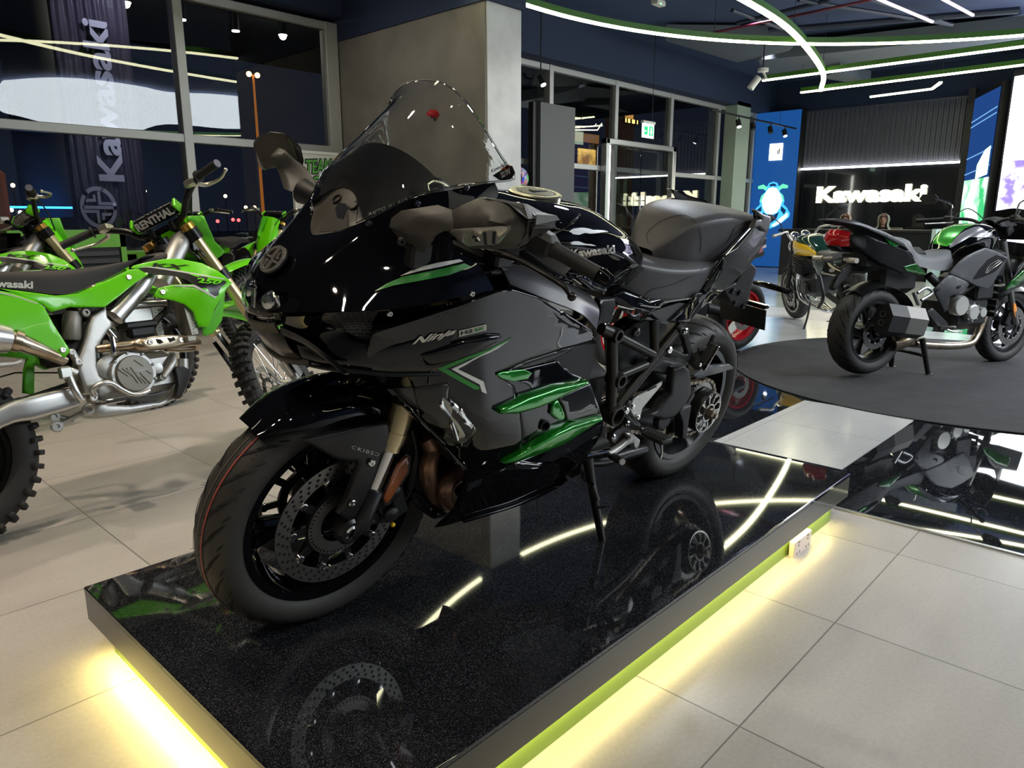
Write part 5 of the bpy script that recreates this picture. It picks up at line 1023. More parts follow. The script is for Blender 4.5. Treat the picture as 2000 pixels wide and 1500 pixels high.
# cornering light
SCL = Surf(H, H.z(7, [(160, 430, .165), (500, 405, .205), (680, 378, .222), (665, 490, .222), (760, 580, .236), (890, 740, .245), (905, 780, .245), (830, 920, .235), (660, 905, .22), (620, 890, .215), (400, 660, .19), (500, 600, .21)]), 1, 1e-4)
m = MB(); panel(m, H, [(165, 432), (500, 408), (675, 382), (662, 488), (755, 580), (885, 740), (900, 778), (828, 915), (660, 900), (618, 888), (400, 660)], SCL, .003, .003, (.004, .008), zm=7); cl = m.obj('cornering_light', LENS, HB, ang=50)
m = MB(); panel(m, H, [(160, 430), (500, 405), (680, 378), (665, 490), (760, 580), (890, 740), (905, 780), (830, 920), (660, 905), (618, 892), (400, 662)], SCL, -.02, .006, None, zm=7); m.obj('lamp_bucket', mat('lamp_black', (.01, .01, .011), .2, coat=1), cl)
m = MB(); panel(m, H, [(510, 420), (560, 408), (655, 392), (650, 500), (700, 560), (690, 640), (740, 690), (805, 800), (800, 840), (740, 868), (720, 850), (722, 800), (680, 710), (640, 640), (600, 545), (590, 500)], SCL, -.008, .008, (.006, .006), .01, zm=7); m.obj('reflector_bowl', mat('lamp_mirror', (.5, .47, .42), .14, .85), cl)
m = MB()
for a, b_ in (((600, 545), (680, 660)), ((700, 560), (800, 670)), ((690, 710), (740, 860)), ((760, 600), (860, 750)), ((800, 700), (870, 740))): p = [SCL.hit(*q, .0) for q in H.px(7, [a, b_])]; m.bar(p[0], p[1], .01, .008, upv=(0, 1, 0), bev=.002)
m.obj('light_guide', CHR, cl)
m = MB(); panel(m, H, [(150, 428), (200, 432), (415, 655), (640, 885), (640, 905), (610, 900), (380, 670)], SCL, .006, .008, (.003, .005), zm=7); m.obj('fairing_front_edge', GB, HB)
m = MB(); panel(m, H, [(608, 893), (640, 905), (840, 1118), (790, 1120), (760, 1100)], SCL, .0, .006, (.002, .004), zm=7); m.obj('fairing_front_edge', GB, HB)
m = MB(); m.tube([SCL.hit(*p, .004) for p in H.px(7, [(500, 395), (515, 300), (522, 262)])], .0015, 6, 3); m.obj('joint_line', CHR if 0 else GB2, HB)
# ---- radiator area, exhaust headers, ladder bracket
m = MB(); m.box((1.20, 0, .62), (.05, .34, .36), Matrix.Rotation(-.15, 3, 'Y'), bev=.01); m.obj('radiator', mat('radiator_black', (.012, .012, .012), .6, bump=(300, .6, .002)), HB)
m = MB(); m.box((.93, 0, .52), (.40, .30, .40), bev=.04); m.box((.98, 0, .33), (.34, .2, .14), bev=.03); m.box((.72, 0, .45), (.2, .26, .3), bev=.04); m.obj('engine_block', MBK, HB)
for pts in ([(480, 830, .09), (530, 930, .1), (500, 1060, .11), (510, 1200, .11), (560, 1310, .1), (640, 1380, .07)], [(790, 1110, .13), (680, 1190, .14), (640, 1290, .14), (690, 1375, .13), (770, 1340, .11)], [(640, 950, .02), (620, 1060, .03), (640, 1180, .03), (660, 1300, .0)], [(540, 870, -.06), (560, 1000, -.07), (600, 1200, -.06), (660, 1320, -.05)]):
    m = MB(); m.tube(H.z(7, pts), .0225, 20, 8); m.obj('exhaust_header', BRONZE, HB)
m = MB(); P_ = H.z(7, [(370, 1290, .06), (460, 1350, .07), (560, 1430, .08), (645, 1480, .09)]); Q_ = H.z(7, [(365, 1345, .06), (440, 1420, .07), (520, 1480, .08), (560, 1500, .09)])
for R_ in (P_, Q_): m.tube(R_, .0065, 8, 4)
for a, b_ in ((P_[0], Q_[0]), (P_[0], Q_[1]), (P_[1], Q_[1]), (P_[1], Q_[2]), (P_[2], Q_[2]), (P_[2], Q_[3]), (P_[3], Q_[3])): m.tube([a, b_], .005, 6)
m.obj('ladder_bracket', MBK, HB)
m = MB(); m.surf([[(1.16, -.10, .30), (1.17, 0, .27), (1.16, .10, .30)], [(1.0, -.12, .25), (1.0, 0, .22), (1.0, .12, .25)], [(.8, -.1, .26), (.8, 0, .23), (.8, .1, .26)]], 4, 4, thick=.006); m.obj('belly_pan', GB2, HB)
# ---- tank
def sect(x, zt, w, zb, wb, yk=.55):
    return [(x, 0, zt), (x, w*.5, zt-.004), (x, w*.88, zt-.03), (x, w, zt-.072), (x, w*1.01, (zt+zb)/2-.01), (x, wb, zb)]
T = [sect(1.10, 1.015, .13, .90, .12), sect(1.04, 1.042, .165, .90, .15), sect(.97, 1.047, .185, .885, .16), sect(.90, 1.044, .19, .87, .15), sect(.83, 1.038, .183, .855, .13), sect(.76, 1.018, .178, .84, .13), sect(.69, .993, .165, .83, .12), sect(.62, .965, .145, .825, .11), sect(.565, .938, .118, .82, .09), sect(.54, .90, .10, .82, .08)]
m = MB(); m.surf([[(p[0], -p[1], p[2]) for p in reversed(r_[1:])]+r_ for r_ in T], 4, 4); tank = m.obj('fuel_tank', GB, HB, ang=60)
m = MB(); c_ = (.935, 0, 1.049); m.lathe([(.066, -.01), (.068, .004), (.064, .007), (.052, .007), (.05, .004)], c_, (.06, 0.02, 1), 48); m.obj('filler_ring', mat('filler_silver', (.5, .47, .36), .25, .9), tank)
m = MB(); m.lathe([(.05, .002), (.048, .0075), (0, .009)], c_, (.06, .02, 1), 40); m.box((.925, 0, 1.057), (.05, .022, .006), bev=.002); m.obj('filler_cap', mat('cap_dark', (.07, .07, .075), .3, .7), tank)
STn = [Vector(p) for r_ in T for p in r_[2:]]; ST = Surf(H, STn, 1, 1e-4)
MTK = MeshSurf(H, tank); m = MB(); letter_px(m, 'Kawasaki', MTK, H.px(4, [(505, 528), (785, 500), (778, 450), (500, 478)]), .001, .002, .035); m.obj('lettering', SILV, tank)
m = MB(); panel(m, H, [(380, 375), (560, 255), (568, 268), (520, 300), (400, 385), (350, 420)], MTK, .003, .003, (.002, .004), .01, zm=4); m.obj('tank_trim', GB2, tank)
m = MB()
m.surf([[(1.21, .232, .90), (1.21, .19, .93), (1.2, .14, .93)], [(1.08, .238, .855), (1.08, .2, .90), (1.08, .155, .91)], [(.95, .232, .81), (.95, .2, .855), (.95, .15, .87)], [(.85, .212, .752), (.83, .19, .80), (.82, .13, .83)]], 4, 5, thick=.004, mirror=True); m.obj('inner_fairing', mat('satin_trim', (.05, .05, .054), .3, .3), HB, ang=60)
m = MB(); panel(m, H, [(690, 800, .15), (790, 790, .14), (780, 870, .14), (740, 950, .15), (680, 955, .16), (690, 880, .155)], t=.02, pil=(.004, .008), zm=4); m.obj('side_cover', GB2, HB)
m = MB(); panel(m, H, [(640, 590, .13), (740, 720, .13), (720, 770, .14), (640, 740, .15), (560, 680, .16), (500, 660, .17)], t=.03, pil=(.006, .01), zm=4); m.obj('tank_flank', GB, HB)
# ---- seats
def seat_sec(x, zt, w, dz, yb_=0, k=1.): return [(x, 0, zt+yb_), (x, w*.55, zt), (x, w*.86, zt-.006), (x, w*.985, zt-.028*k), (x, w*.94, zt-dz)]
Rd = [seat_sec(.66, .905, .07, .08), seat_sec(.62, .905, .105, .09), seat_sec(.56, .895, .13, .10), seat_sec(.48, .886, .15, .11), seat_sec(.38, .882, .16, .11), seat_sec(.28, .884, .158, .105), seat_sec(.2, .89, .14, .09), seat_sec(.16, .895, .12, .08)]
m = MB(); m.surf([[(p[0], -p[1], p[2]) for p in reversed(r_[1:])]+r_ for r_ in Rd], 4, 4); m.surf([[(.66, -.07, .825), (.66, 0, .825), (.66, .07, .825)], [(.66, -.07, .86), (.66, 0, .905), (.66, .07, .86)]], 4, 2); rs_ = m.obj('rider_seat', SEAT, HB, ang=60)
m = MB(); Ssr = MeshSurf(H, rs_); m.tube([Ssr.hit(*p, .001) for p in H.px(4, [(1345, 600), (1250, 660), (1130, 710), (1020, 735), (980, 790)])], .0012, 6, 5); m.obj('seat_seam', MBK, rs_)
Pl = [seat_sec(.42, .90, .045, .05, 0), seat_sec(.395, .935, .07, .075, .0), seat_sec(.35, .985, .10, .12, .002), seat_sec(.30, 1.014, .12, .14, .003), seat_sec(.2, 1.031, .138, .15, .004), seat_sec(.08, 1.03, .142, .13, .003), seat_sec(-.03, 1.025, .135, .11, .003), seat_sec(-.12, 1.012, .11, .09, 0), seat_sec(-.17, .995, .07, .06)]
m = MB(); m.surf([[(p[0], -p[1], p[2]) for p in reversed(r_[1:])]+r_ for r_ in Pl], 4, 4); ps = m.obj('pillion_seat', SEAT, HB, ang=60)
MPS = MeshSurf(H, ps); m = MB(); m.tube([MPS.hit(*p, .0015) for p in H.px(4, [(1000, 440), (990, 380), (1060, 310), (1140, 275), (1220, 262), (1290, 295), (1325, 350), (1335, 420), (1330, 500)])], .0009, 6, 5); m.obj('seat_piping', SEAT, ps)
m = MB(); m.tube([MPS.hit(*p, .001) for p in H.px(4, [(1655, 300), (1560, 330), (1530, 380), (1490, 440), (1370, 530)])], .0012, 6, 5); m.obj('seat_seam', MBK, ps)
m = MB(); m.box((.06, 0, .93), (.52, .2, .1), bev=.04); m.box((.4, 0, .8), (.5, .16, .08), bev=.03); m.obj('seat_base', MBK, HB)
# ---- tail
ST2 = Surf(H, H.z(4, [(1480, 500, .165), (1660, 380, .16), (1700, 300, .15), (1770, 270, .13), (1740, 350, .14), (1660, 560, .12), (1480, 745, .15), (1400, 740, .165), (1420, 640, .17), (1560, 520, .165)]), 1, 1e-4)
def tailp(name, mt, out, off=0, t=.006, pil=(.004, .008), zm=4):
    m_ = MB(); panel(m_, H, out, ST2, off, t, pil, zm=zm); o_ = m_.obj(name, mt, HB, ang=50); m2 = MB(); m2.v = [(v.co.x, -v.co.y, v.co.z) for v in o_.data.vertices]; m2.f = [tuple(reversed(p.vertices)) for p in o_.data.polygons]; m2.m = [0]*len(m2.f); m2.obj(name, mt, HB, ang=50); return o_
tailp('tail_cowl', mat('tail_satin', (.03, .03, .031), .3, coat=.3), [(1480, 515), (1560, 470), (1650, 360), (1680, 285), (1672, 236), (1690, 228), (1730, 255), (1772, 268), (1778, 300), (1742, 400), (1700, 500), (1640, 580), (1560, 665), (1480, 742), (1400, 742), (1420, 680), (1470, 590)])
tailp('grab_rail', mat('rail_grey', (.09, .088, .085), .35, .4), [(1675, 232), (1690, 228), (1730, 255), (1772, 268), (1780, 300), (1740, 370), (1700, 330), (1660, 350), (1690, 290), (1720, 285)], .012, .014, (.004, .006))
m = MB(); m.tube(H.z(4, [(1640, 345, .165), (1580, 410, .17), (1485, 515, .17)]), .005, 8, 4, flat=.5); m.obj('rail_highlight', CHR, HB)  # chrome strip drawn in as the highlight along the rail
m = MB(); panel(m, H, [(760, 770, .12), (850, 745, .13), (1000, 805, .14), (1290, 765, .145), (1340, 720, .15), (1480, 520, .165), (1470, 600, .17), (1400, 740, .165), (1240, 950, .15), (1120, 945, .15), (950, 930, .15), (1000, 880, .155), (900, 860, .15), (800, 830, .13)], t=.006, pil=(.004, .008), zm=4, g=.015)
m2 = MB(); m2.v = [(x, -y, z) for x, y, z in m.v]; m2.f = [tuple(reversed(f)) for f in m.f]; m2.m = list(m.m); m.obj('side_panel', GB, HB, ang=50); m2.obj('side_panel', GB, HB, ang=50)
m = MB(); panel(m, H, [(950, 930, .152), (1010, 880, .158), (1200, 820, .16), (1240, 825, .16), (1180, 905, .156), (1130, 948, .154)], t=.004, zm=4); m.obj('panel_insert', GB2, HB)
m = MB(); panel(m, H, [(1130, 940, .16), (1240, 840, .165), (1310, 760, .165), (1480, 742, .14), (1420, 790, .135), (1330, 860, .13), (1250, 945, .14)], t=.004, pil=(.003, .006), zm=4); m.obj('under_tail_blade', GB, HB, ang=50)
m = MB()
for k in range(7): m.tube(H.z(4, [(790+12*k, 830+5*k, .10+.006*k), (850+10*k, 870-4*k, .12), (900-5*k, 905, .11), (940, 890+6*k, .1)]), .004, 6, 4)
m.obj('wiring_loom', GB2, HB); m = MB(); m.tube(H.z(4, [(800, 840, .135), (900, 860, .15), (930, 835, .15), (1060, 850, .155), (1100, 820, .155), (1290, 790, .155)]), .0025, 6, 5); m.obj('trim_line', SILV, HB)
# plate bracket, indicators
m = MB(); panel(m, H, [(1480, 735, .03), (1560, 690, .03), (1640, 560, .03), (1690, 600, .03), (1660, 690, .03), (1630, 830, .03), (1600, 860, .03), (1530, 830, .03)], t=.06, pil=(.003, .006), zm=4); m.obj('plate_bracket', MBK, HB)
m = MB()
for p in ((1548, 825), (1602, 840), (1535, 745), (1580, 757)): m.lathe([(.012, 0), (.012, .006), (.007, .008), (0, .004)], H.z(4, [(p[0], p[1], .036)])[0], (0, 1, 0), 16)
m.obj('bracket_bolt', GB2, HB)
pl = [Vector(p) for p in ((-.40, .092, .70), (-.40, -.10, .70), (-.42, -.10, .60), (-.42, .092, .60))]
P4 = [H.at(960+a/3.2617, 340+b_/3.2617, -.33-(i in (2, 3))*.02, 0) for i, (a, b_) in enumerate(((1460, 790), (1752, 868), (1742, 995), (1462, 912)))]
m = MB(); m.slab([Vector(p) for p in P4], (.006, 0, 0)); plate = m.obj('plate_holder', GB2, HB, flat=True); m = MB(); m.bar(Vector(P4[0])+Vector((0, 0, .012)), Vector(P4[1])+Vector((0, 0, .012)), .03, .015, bev=.003); m.obj('plate_lamp', GB, plate)
IND = H.z(4, [(1680, 690, .12), (1780, 715, .2), (1895, 752, .27)])
for sg in (1, -1): m = MB(); m.tube([(p.x, sg*p.y, p.z) for p in IND], [.011, .016, .012], 14, 6, flat=.7); i_ = m.obj('turn_signal', GB, HB); m = MB(); m.tube([(IND[1].x-.012, sg*IND[1].y, IND[1].z), (IND[2].x-.014, sg*IND[2].y*.97, IND[2].z)], [.008, .007], 10); m.obj('signal_lens', LENSD, i_)
m = MB(); m.box((-.19, 0, .9), (.04, .16, .05), bev=.01); m.obj('tail_light', REDR, HB)
# ---- trellis frame and swingarm
def Z5(x, y, d): return H.z(5, [(x, y, d)])[0]
def frame_tubes(sg):
    f = lambda x, y, d: Vector((lambda p: (p.x, sg*p.y, p.z))(Z5(x, y, d)))
    m_ = MB(); A, B_, Cc, D_, E_ = f(165, 305, .17), f(190, 670, .175), f(160, 955, .18), f(700, 240, .15), f(480, 470, .165)
    for a, b_, r_ in ((f(145, 340, .165), f(150, 650, .17), .017), (f(150, 650, .17), f(135, 930, .175), .0165), (f(190, 320, .165), E_, .0135), (f(200, 645, .17), f(425, 550, .165), .0125), (D_, f(190, 890, .17), .0175), (f(488, 190, .15), f(492, 430, .16), .014), (f(60, 260, .16), A, .016)): m_.tube([a, b_], r_, 16)
    for p, R_, r_ in ((A, .020, .013), (B_, .022, .015), (Cc, .033, .024)):
        m_.lathe([(r_, -.03), (R_, -.03), (R_, .016), (R_*.93, .02), (r_, .02), (r_*.92, .0), (0, 0)], p, (0, sg, 0), 28)
    return m_.obj('trellis_frame', FRAMEM, HB, ang=45)
frame_tubes(1); frame_tubes(-1)
def plate5(name, mt, out, t=.012, pil=(.003, .005), g=.015, zm=5, par=None):
    m_ = MB(); panel(m_, H, out, None, 0, t, pil, g, zm=zm); return m_.obj(name, mt, par or HB, ang=45)
plate5('shock_cover', MBK, [(180, 340, .10), (330, 210, .10), (430, 180, .10), (590, 210, .09), (600, 250, .09), (480, 420, .1), (400, 520, .1), (300, 600, .1), (200, 600, .1)], .05)
m = MB(); bolt(m, Z5(342, 287, .105), (0, 1, 0), .014, .008); m.obj('cover_bolt', STEEL, HB)
m = MB(); m.tube([(.52, .02, .42), (.42, .04, .46), (.3, .06, .47), (.2, .06, .42), (.12, .05, .37), (.06, .03, .33)], [.05, .055, .05, .05, .05, .05], 20, 6, flat=1.0); m.tube([(.52, 0, .42), (.4, .05, .36), (.25, .06, .31), (.15, .05, .30), (.06, .03, .31)], [.05, .045, .045, .045, .05], 18, 6); m.tube([(.52, -.14, .42), (.52, .16, .42)], .04, 20); m.obj('swingarm', MBK, HB, ang=60)
plate5('chain_guard', MBK, [(640, 600, .165), (650, 580, .165), (730, 555, .16), (765, 590, .16), (782, 680, .16), (780, 780, .16), (740, 860, .165), (640, 980, .17), (560, 1000, .17), (430, 960, .17), (520, 920, .17), (620, 780, .17), (625, 700, .17)], .02, (.008, .012))
plate5('hugger', MBK, [(400, 530, .13), (560, 505, .13), (700, 535, .13), (740, 560, .13), (640, 600, .14), (600, 640, .14), (500, 610, .14), (400, 600, .14)], .05, (.01, .015))
plate5('swingarm_blade', mat('blade_grey', (.08, .085, .09), .35, .3), [(800, 640, .15), (930, 560, .155), (1105, 548, .12), (1135, 572, .11), (1130, 585, .11), (930, 640, .15), (840, 668, .15)], .012)
heel = plate5('heel_guard', mat('heel_silver', (.55, .55, .52), .4, .8), [(558, 688, .19), (550, 720, .19), (395, 905, .195), (372, 995, .2), (340, 1000, .2), (290, 905, .2), (325, 830, .2)], .004, (.001, .003))
m = MB(); panel(m, H, [(438, 770, .197), (445, 752, .197), (512, 720, .195), (510, 732, .195)], t=.002, zm=5); m.obj('slot', RUB2, heel); m = MB(); bolt(m, Z5(313, 893, .204), (0, 1, 0), .008, .006); bolt(m, Z5(355, 978, .204), (0, 1, 0), .008, .006); m.obj('guard_bolt', CHR, heel)
sp_c = Vector((.0, .0, .32))
m = MB(); cs = Z5(905, 915, .115); cs = Vector((-.012, .125, .314)); m.lathe([(.03, -.01), (.055, .0), (.07, .018), (.078, .018), (.082, .01), (.082, -.02)], cs, (0, 1, 0), 48); hubp = m.obj('sprocket_carrier', GB2, HB)
m = MB(); m.lathe([(.074, .019), (.079, .02), (.079, .023), (.074, .022)], cs, (0, 1, 0), 48, close=True)
for k in range(10): a = 2*PI*k/10; u = Vector((math.cos(a), 0, math.sin(a))); m.bar(cs+u*.04+Vector((0, .021, 0)), cs+u*.074+Vector((0, .021, 0)), .006, .004, upv=(0, 1, 0)); m.bar(cs+u*.058+Vector((0, .021, 0)), cs+Vector((math.cos(a+.22), 0, math.sin(a+.22)))*.074+Vector((0, .021, 0)), .005, .004, upv=(0, 1, 0))
m.lathe([(.03, .02), (.036, .022), (.036, .024), (.03, .024)], cs, (0, 1, 0), 32, close=True); m.obj('hub_cap_ring', SILV, hubp)
m = MB(); m.lathe([(0, .05), (.012, .05), (.02, .045), (.022, .02), (.025, .0)], cs, (0, 1, 0), 6); m.lathe([(.0, .058), (.01, .058), (.012, .04)], cs, (0, 1, 0), 20); m.obj('axle_nut', mat('nut_bronze', (.4, .34, .26), .3, .9), hubp)
m = MB(); c2 = Vector((0, .10, .32)); n_ = 44
m.lathe([(.08, -.003), (.098, -.003), (.098, .003), (.08, .003)], c2, (0, 1, 0), 88, close=True)
for k in range(n_): a = 2*PI*k/n_; u = Vector((math.cos(a), 0, math.sin(a))); m.bar(c2+u*.096, c2+u*.106, .005, .005, upv=(0, 1, 0))
m.obj('rear_sprocket', STEEL, hubp)
m = MB(); path = []; fs_ = Vector((.60, .10, .42)); 
tp_ = [c2+Vector((math.sin(.12)*.108*-1*0, 0, 0))]
ch = [Vector((.60, .10, .455)), Vector((.35, .10, .448)), Vector((.06, .10, .43))]+[c2+Vector((math.cos(a), 0, math.sin(a)))*.108 for a in np.linspace(1.3, 5.0, 14)]+[Vector((.2, .10, .245)), Vector((.45, .10, .33)), Vector((.60, .10, .39))]+[Vector((.62, .10, .42))]
cp = crl(ch, 10, True); L_ = [0]
for a, b_ in zip(cp, cp[1:]+cp[:1]): L_.append(L_[-1]+(b_-a).length)
tot = L_[-1]; nl = int(tot/.0159); pos = []
for k in range(nl):
    s_ = tot*k/nl; i = max(j for j in range(len(cp)) if L_[j] <= s_); t_ = (s_-L_[i])/max(1e-9, L_[i+1]-L_[i]); pos.append(cp[i].lerp(cp[(i+1) % len(cp)], t_))
for k in range(nl):
    a, b_ = pos[k], pos[(k+1) % nl]; o_ = .006+(.002 if k % 2 else 0)
    for sg in (1, -1): m.bar(a+Vector((0, sg*o_, 0)), b_+Vector((0, sg*o_, 0)), .0016, .012, upv=(0, 0, 1) if 0 else (0, 1, 0).__class__((0, 0, 1)))
    m.tube([a-Vector((0, .009, 0)), a+Vector((0, .009, 0))], .0045, 6)
m.obj('drive_chain', mat('chain_steel', (.3, .26, .2), .4, .9), HB, ang=40)
plate5('chain_adjuster', MBK, [(690, 930, .15), (790, 880, .15), (785, 920, .15), (770, 1000, .15), (750, 1160, .15), (715, 1155, .15), (720, 1040, .15)], .03)
plate5('peg_bracket', MBK, [(700, 255, .17), (735, 250, .17), (770, 290, .17), (800, 440, .18), (810, 500, .185), (780, 520, .185), (640, 480, .175), (570, 430, .17), (590, 405, .17), (640, 420, .17), (740, 470, .18), (765, 460, .18), (730, 330, .17), (700, 300, .17)], .016)
m = MB(); bolt(m, Z5(742, 280, .175), (0, 1, 0), .012, .006); bolt(m, Z5(612, 432, .175), (0, 1, 0), .012, .006); m.obj('bracket_bolt', CHR, HB)
m = MB(); m.tube([Z5(800, 500, .185), Z5(860, 555, .2)], .02, 12); m.bar(Z5(868, 545, .21), Z5(985, 380, .225), .034, .02, bev=.006)
m.obj('pillion_peg', GRIP, HB); m = MB(); m.bar(Z5(890, 600, .225), Z5(1012, 395, .24), .018, .006, bev=.002); bolt(m, Z5(862, 552, .222), (0, 1, 0), .007, .004); m.obj('peg_plate', CHR, HB)
m = MB(); m.tube([Z5(850, 440, .18), Z5(930, 420, .2), Z5(975, 310, .2)], [.014, .011, .006], 10, 4); m.obj('luggage_hook', MBK, HB)
# rider peg, shift lever, bracket
plate5('footrest_bracket', GB2, [(230, 890, .19), (270, 880, .19), (300, 960, .19), (350, 1010, .195), (385, 1040, .2), (370, 1090, .2), (290, 1080, .195), (220, 1120, .19), (170, 1190, .19), (130, 1170, .19), (140, 1120, .19), (220, 1060, .19), (260, 1000, .19), (225, 940, .19)], .014)
m = MB()
for p in ((262, 925), (270, 1033), (157, 1143)): bolt(m, Z5(p[0], p[1], .197), (0, 1, 0), .011, .006)
m.obj('bracket_bolt', CHR, HB)
m = MB(); P_ = Z5(400, 1090, .2), Z5(600, 1180, .30); m.bar(P_[0], P_[1], .05, .022, bev=.007); peg = m.obj('footpeg', GRIP, HB)
m = MB()
for k in range(9): c_ = P_[0].lerp(P_[1], (k+.5)/9); m.bar(c_+Vector((-.018, 0, .012)), c_+Vector((.018, 0, .012)), .005, .004)
m.obj('peg_ribs', RUB2, peg); m = MB(); m.tube([P_[1]+Vector((0, -.02, -.01)), P_[1]+Vector((0, -.01, -.04)), P_[1]+Vector((0, -.01, -.058))], [.005, .004, .005], 8); m.tube([Z5(370, 1070, .2), Z5(410, 1095, .22)], .014, 12); m.obj('peg_feeler', CHR, peg)
plate5('shift_lever', CAST, [(262, 1110, .19), (300, 1100, .19), (375, 1165, .19), (350, 1240, .19), (330, 1245, .19), (310, 1190, .19), (260, 1215, .195), (160, 1290, .2), (130, 1290, .2), (135, 1270, .2), (240, 1190, .195), (285, 1150, .19)], .012, (.004, .005))
m = MB(); m.tube([Z5(140, 1290, .19), Z5(230, 1340, .255)], .012, 16); m.obj('shift_toe', GRIP, HB); m = MB(); m.tube([Z5(225, 1338, .252), Z5(232, 1342, .257)], .0095, 12); m.obj('toe_cap', ALU, HB)
m = MB(); m.tube([Z5(-60, 1290, .17), Z5(60, 1265, .18), Z5(150, 1240, .185)], .006, 8, 3); m.tube([Z5(85, 1258, .18), Z5(125, 1250, .185)], .01, 8); m.obj('shift_rod', CHR, HB)
plate5('heel_pad', MBK, [(520, 1010, .17), (580, 960, .17), (620, 980, .17), (615, 1030, .17), (560, 1090, .17), (520, 1080, .17)], .02)
m = MB(); m.tube([Z5(400, 1240, .12), Z5(250, 1280, .14), Z5(80, 1330, .15), Z5(-60, 1340, .15)], .02, 12, 4); m.obj('link_pipe', GB2, HB)
# side stand
Z3_ = lambda x, y, d: H.z(3, [(x, y, d)])[0]
foot = Vector((.635, .255, .0)); fw_ = H.at(1178, 1066, .25)
m = MB(); m.tube([Z3_(965, 930, .17), Z3_(985, 1060, .19), Z3_(1020, 1250, .225), Z3_(1048, 1395, .25)], [.017, .0135, .0125, .011], 16, 4); c_ = Z3_(1048, 1404, .252)
sd = m.obj('side_stand', FRAMEM, HB); m = MB(); vup = Vector(H.M @ _Z); m.lathe([(0, .0), (.026, .001), (.028, .004), (.02, .008), (0, .012)], c_-vup*.004, vup, 28); m.obj('stand_foot', FRAMEM, sd)
m = MB(); m.tube([Z3_(985, 1080, .205), Z3_(1010, 1150, .215)], .008, 10); sp0, sp1 = Z3_(985, 1075, .207), Z3_(1012, 1155, .218); d_ = sp1-sp0; a_ = d_.orthogonal().normalized(); b2 = d_.cross(a_).normalized(); m.tube([sp0+d_*(k/120)+(a_*math.cos(k*.7)+b2*math.sin(k*.7))*.0095 for k in range(121)], .0018, 5); m.obj('stand_spring', MBK, sd); m = MB(); m.tube([Z3_(1010, 1200, .22), Z3_(1070, 1188, .24)], .005, 8); m.obj('stand_tang', FRAMEM, sd)
plate5('stand_bracket', GB2, [(870, 985, .14), (960, 930, .15), (990, 950, .15), (985, 1050, .155), (950, 1060, .15), (930, 1010, .15), (880, 1040, .14)], .03, zm=3)
m = MB(); m.tube([Z3_(970, 905, .15), Z3_(1060, 890, .16), Z3_(1130, 885, .16)], .012, 10, 3); m.obj('stand_switch', MBK, HB)
# ---- handlebar, lever, mirrors
Z4_ = lambda x, y, d: H.z(4, [(x, y, d)])[0]
for sg in (1, -1):
    fl = lambda p: Vector((p.x, sg*p.y, p.z))
    g0, g1, g2 = fl(Z4_(395, 480, .27)), fl(Z4_(680, 640, .375)), fl(Z4_(755, 688, .405))
    m = MB(); dd = (g1-g0).normalized(); m.tube([g0-dd*.12, g0], .0115, 16); m.tube([g0-dd*.17, g0-dd*.11], .03, 16); hb = m.obj('handlebar', GB2, HB)
    m = MB(); m.tube([g0, g0+dd*.004, g0+dd*.01, g1-dd*.006, g1], [.019, .0195, .0165, .0165, .018], 20); m.obj('grip', GRIP, hb); m = MB(); m.tube([g1, g1+dd*.006, g2], [.0165, .0185, .0145], 20); m.obj('bar_weight', GB, hb)
    m = MB(); c_ = g0-dd*.035; X = dd; R_ = Matrix((X, Vector((0, 0, 1)).cross(X).normalized(), X.cross(Vector((0, 0, 1)).cross(X).normalized()))).transposed()
    m.box(c_, (.07, .05, .055), R_, bev=.012); m.box(c_+Vector((.01, 0, .028)), (.03, .03, .02), R_, bev=.004); m.obj('switch_cluster', MBK, hb)
    m = MB(); m.tube([fl(p) for p in (Z4_(20, 500, .2), Z4_(110, 520, .23), Z4_(250, 585, .28), Z4_(380, 660, .33), Z4_(460, 715, .36), Z4_(500, 770, .375))], [.012, .011, .009, .0085, .0075, .007], 12, 6, flat=.7); m.sphere(fl(Z4_(512, 780, .378)), .0095); m.obj('clutch_lever' if sg > 0 else 'brake_lever', mat('lever_black', (.04, .038, .035), .25, .8), hb)
    m = MB(); m.tube([fl(p) for p in (Z4_(60, 470, .2), Z4_(150, 480, .21))], .022, 14); m.box(fl(Z4_(40, 530, .17)), (.05, .05, .05), bev=.01); m.obj('master_cylinder', GB2, hb)
m = MB()
for k in range(3): m.tube(H.z(4, [(30+20*k, 560, .15), (60+30*k, 600, .18), (0+20*k, 630, .2), (-60, 640, .16)]), .005, 8, 4)
m.obj('control_cables', MBK, HB)
# left mirror (near), built across the view: depth along x
def mirror(outer, arm, lens, zm, name, x0, backd):
    pass
SM = Surf(H, H.z(1, [(1300, 805, 1.375), (1290, 760, 1.37), (1500, 655, 1.355), (1720, 690, 1.34), (1790, 745, 1.325), (1780, 850, 1.325), (1740, 900, 1.335), (1680, 925, 1.345), (1430, 925, 1.37), (1500, 790, 1.40), (1650, 790, 1.385), (1400, 770, 1.395)], 0), 0, 1e-4)
m = MB(); panel(m, H, [(1298, 805), (1292, 762), (1400, 700), (1500, 656), (1610, 668), (1720, 692), (1765, 715), (1790, 748), (1786, 800), (1768, 860), (1738, 900), (1675, 926), (1560, 930), (1430, 922), (1370, 870)], SM, 0, .03, (.010, .014), .012, zm=1, bs=.6); mir = m.obj('mirror', MIR, HB, ang=40)
m = MB(); panel(m, H, [(1715, 705), (1752, 718), (1778, 752), (1772, 820), (1750, 880), (1710, 915), (1690, 915), (1735, 850), (1745, 780)], SM, .004, .012, (.006, .008), .01, zm=1, bs=.8); m.obj('mirror_rim', mat('rim_dark', (.02, .02, .02), .4), mir)
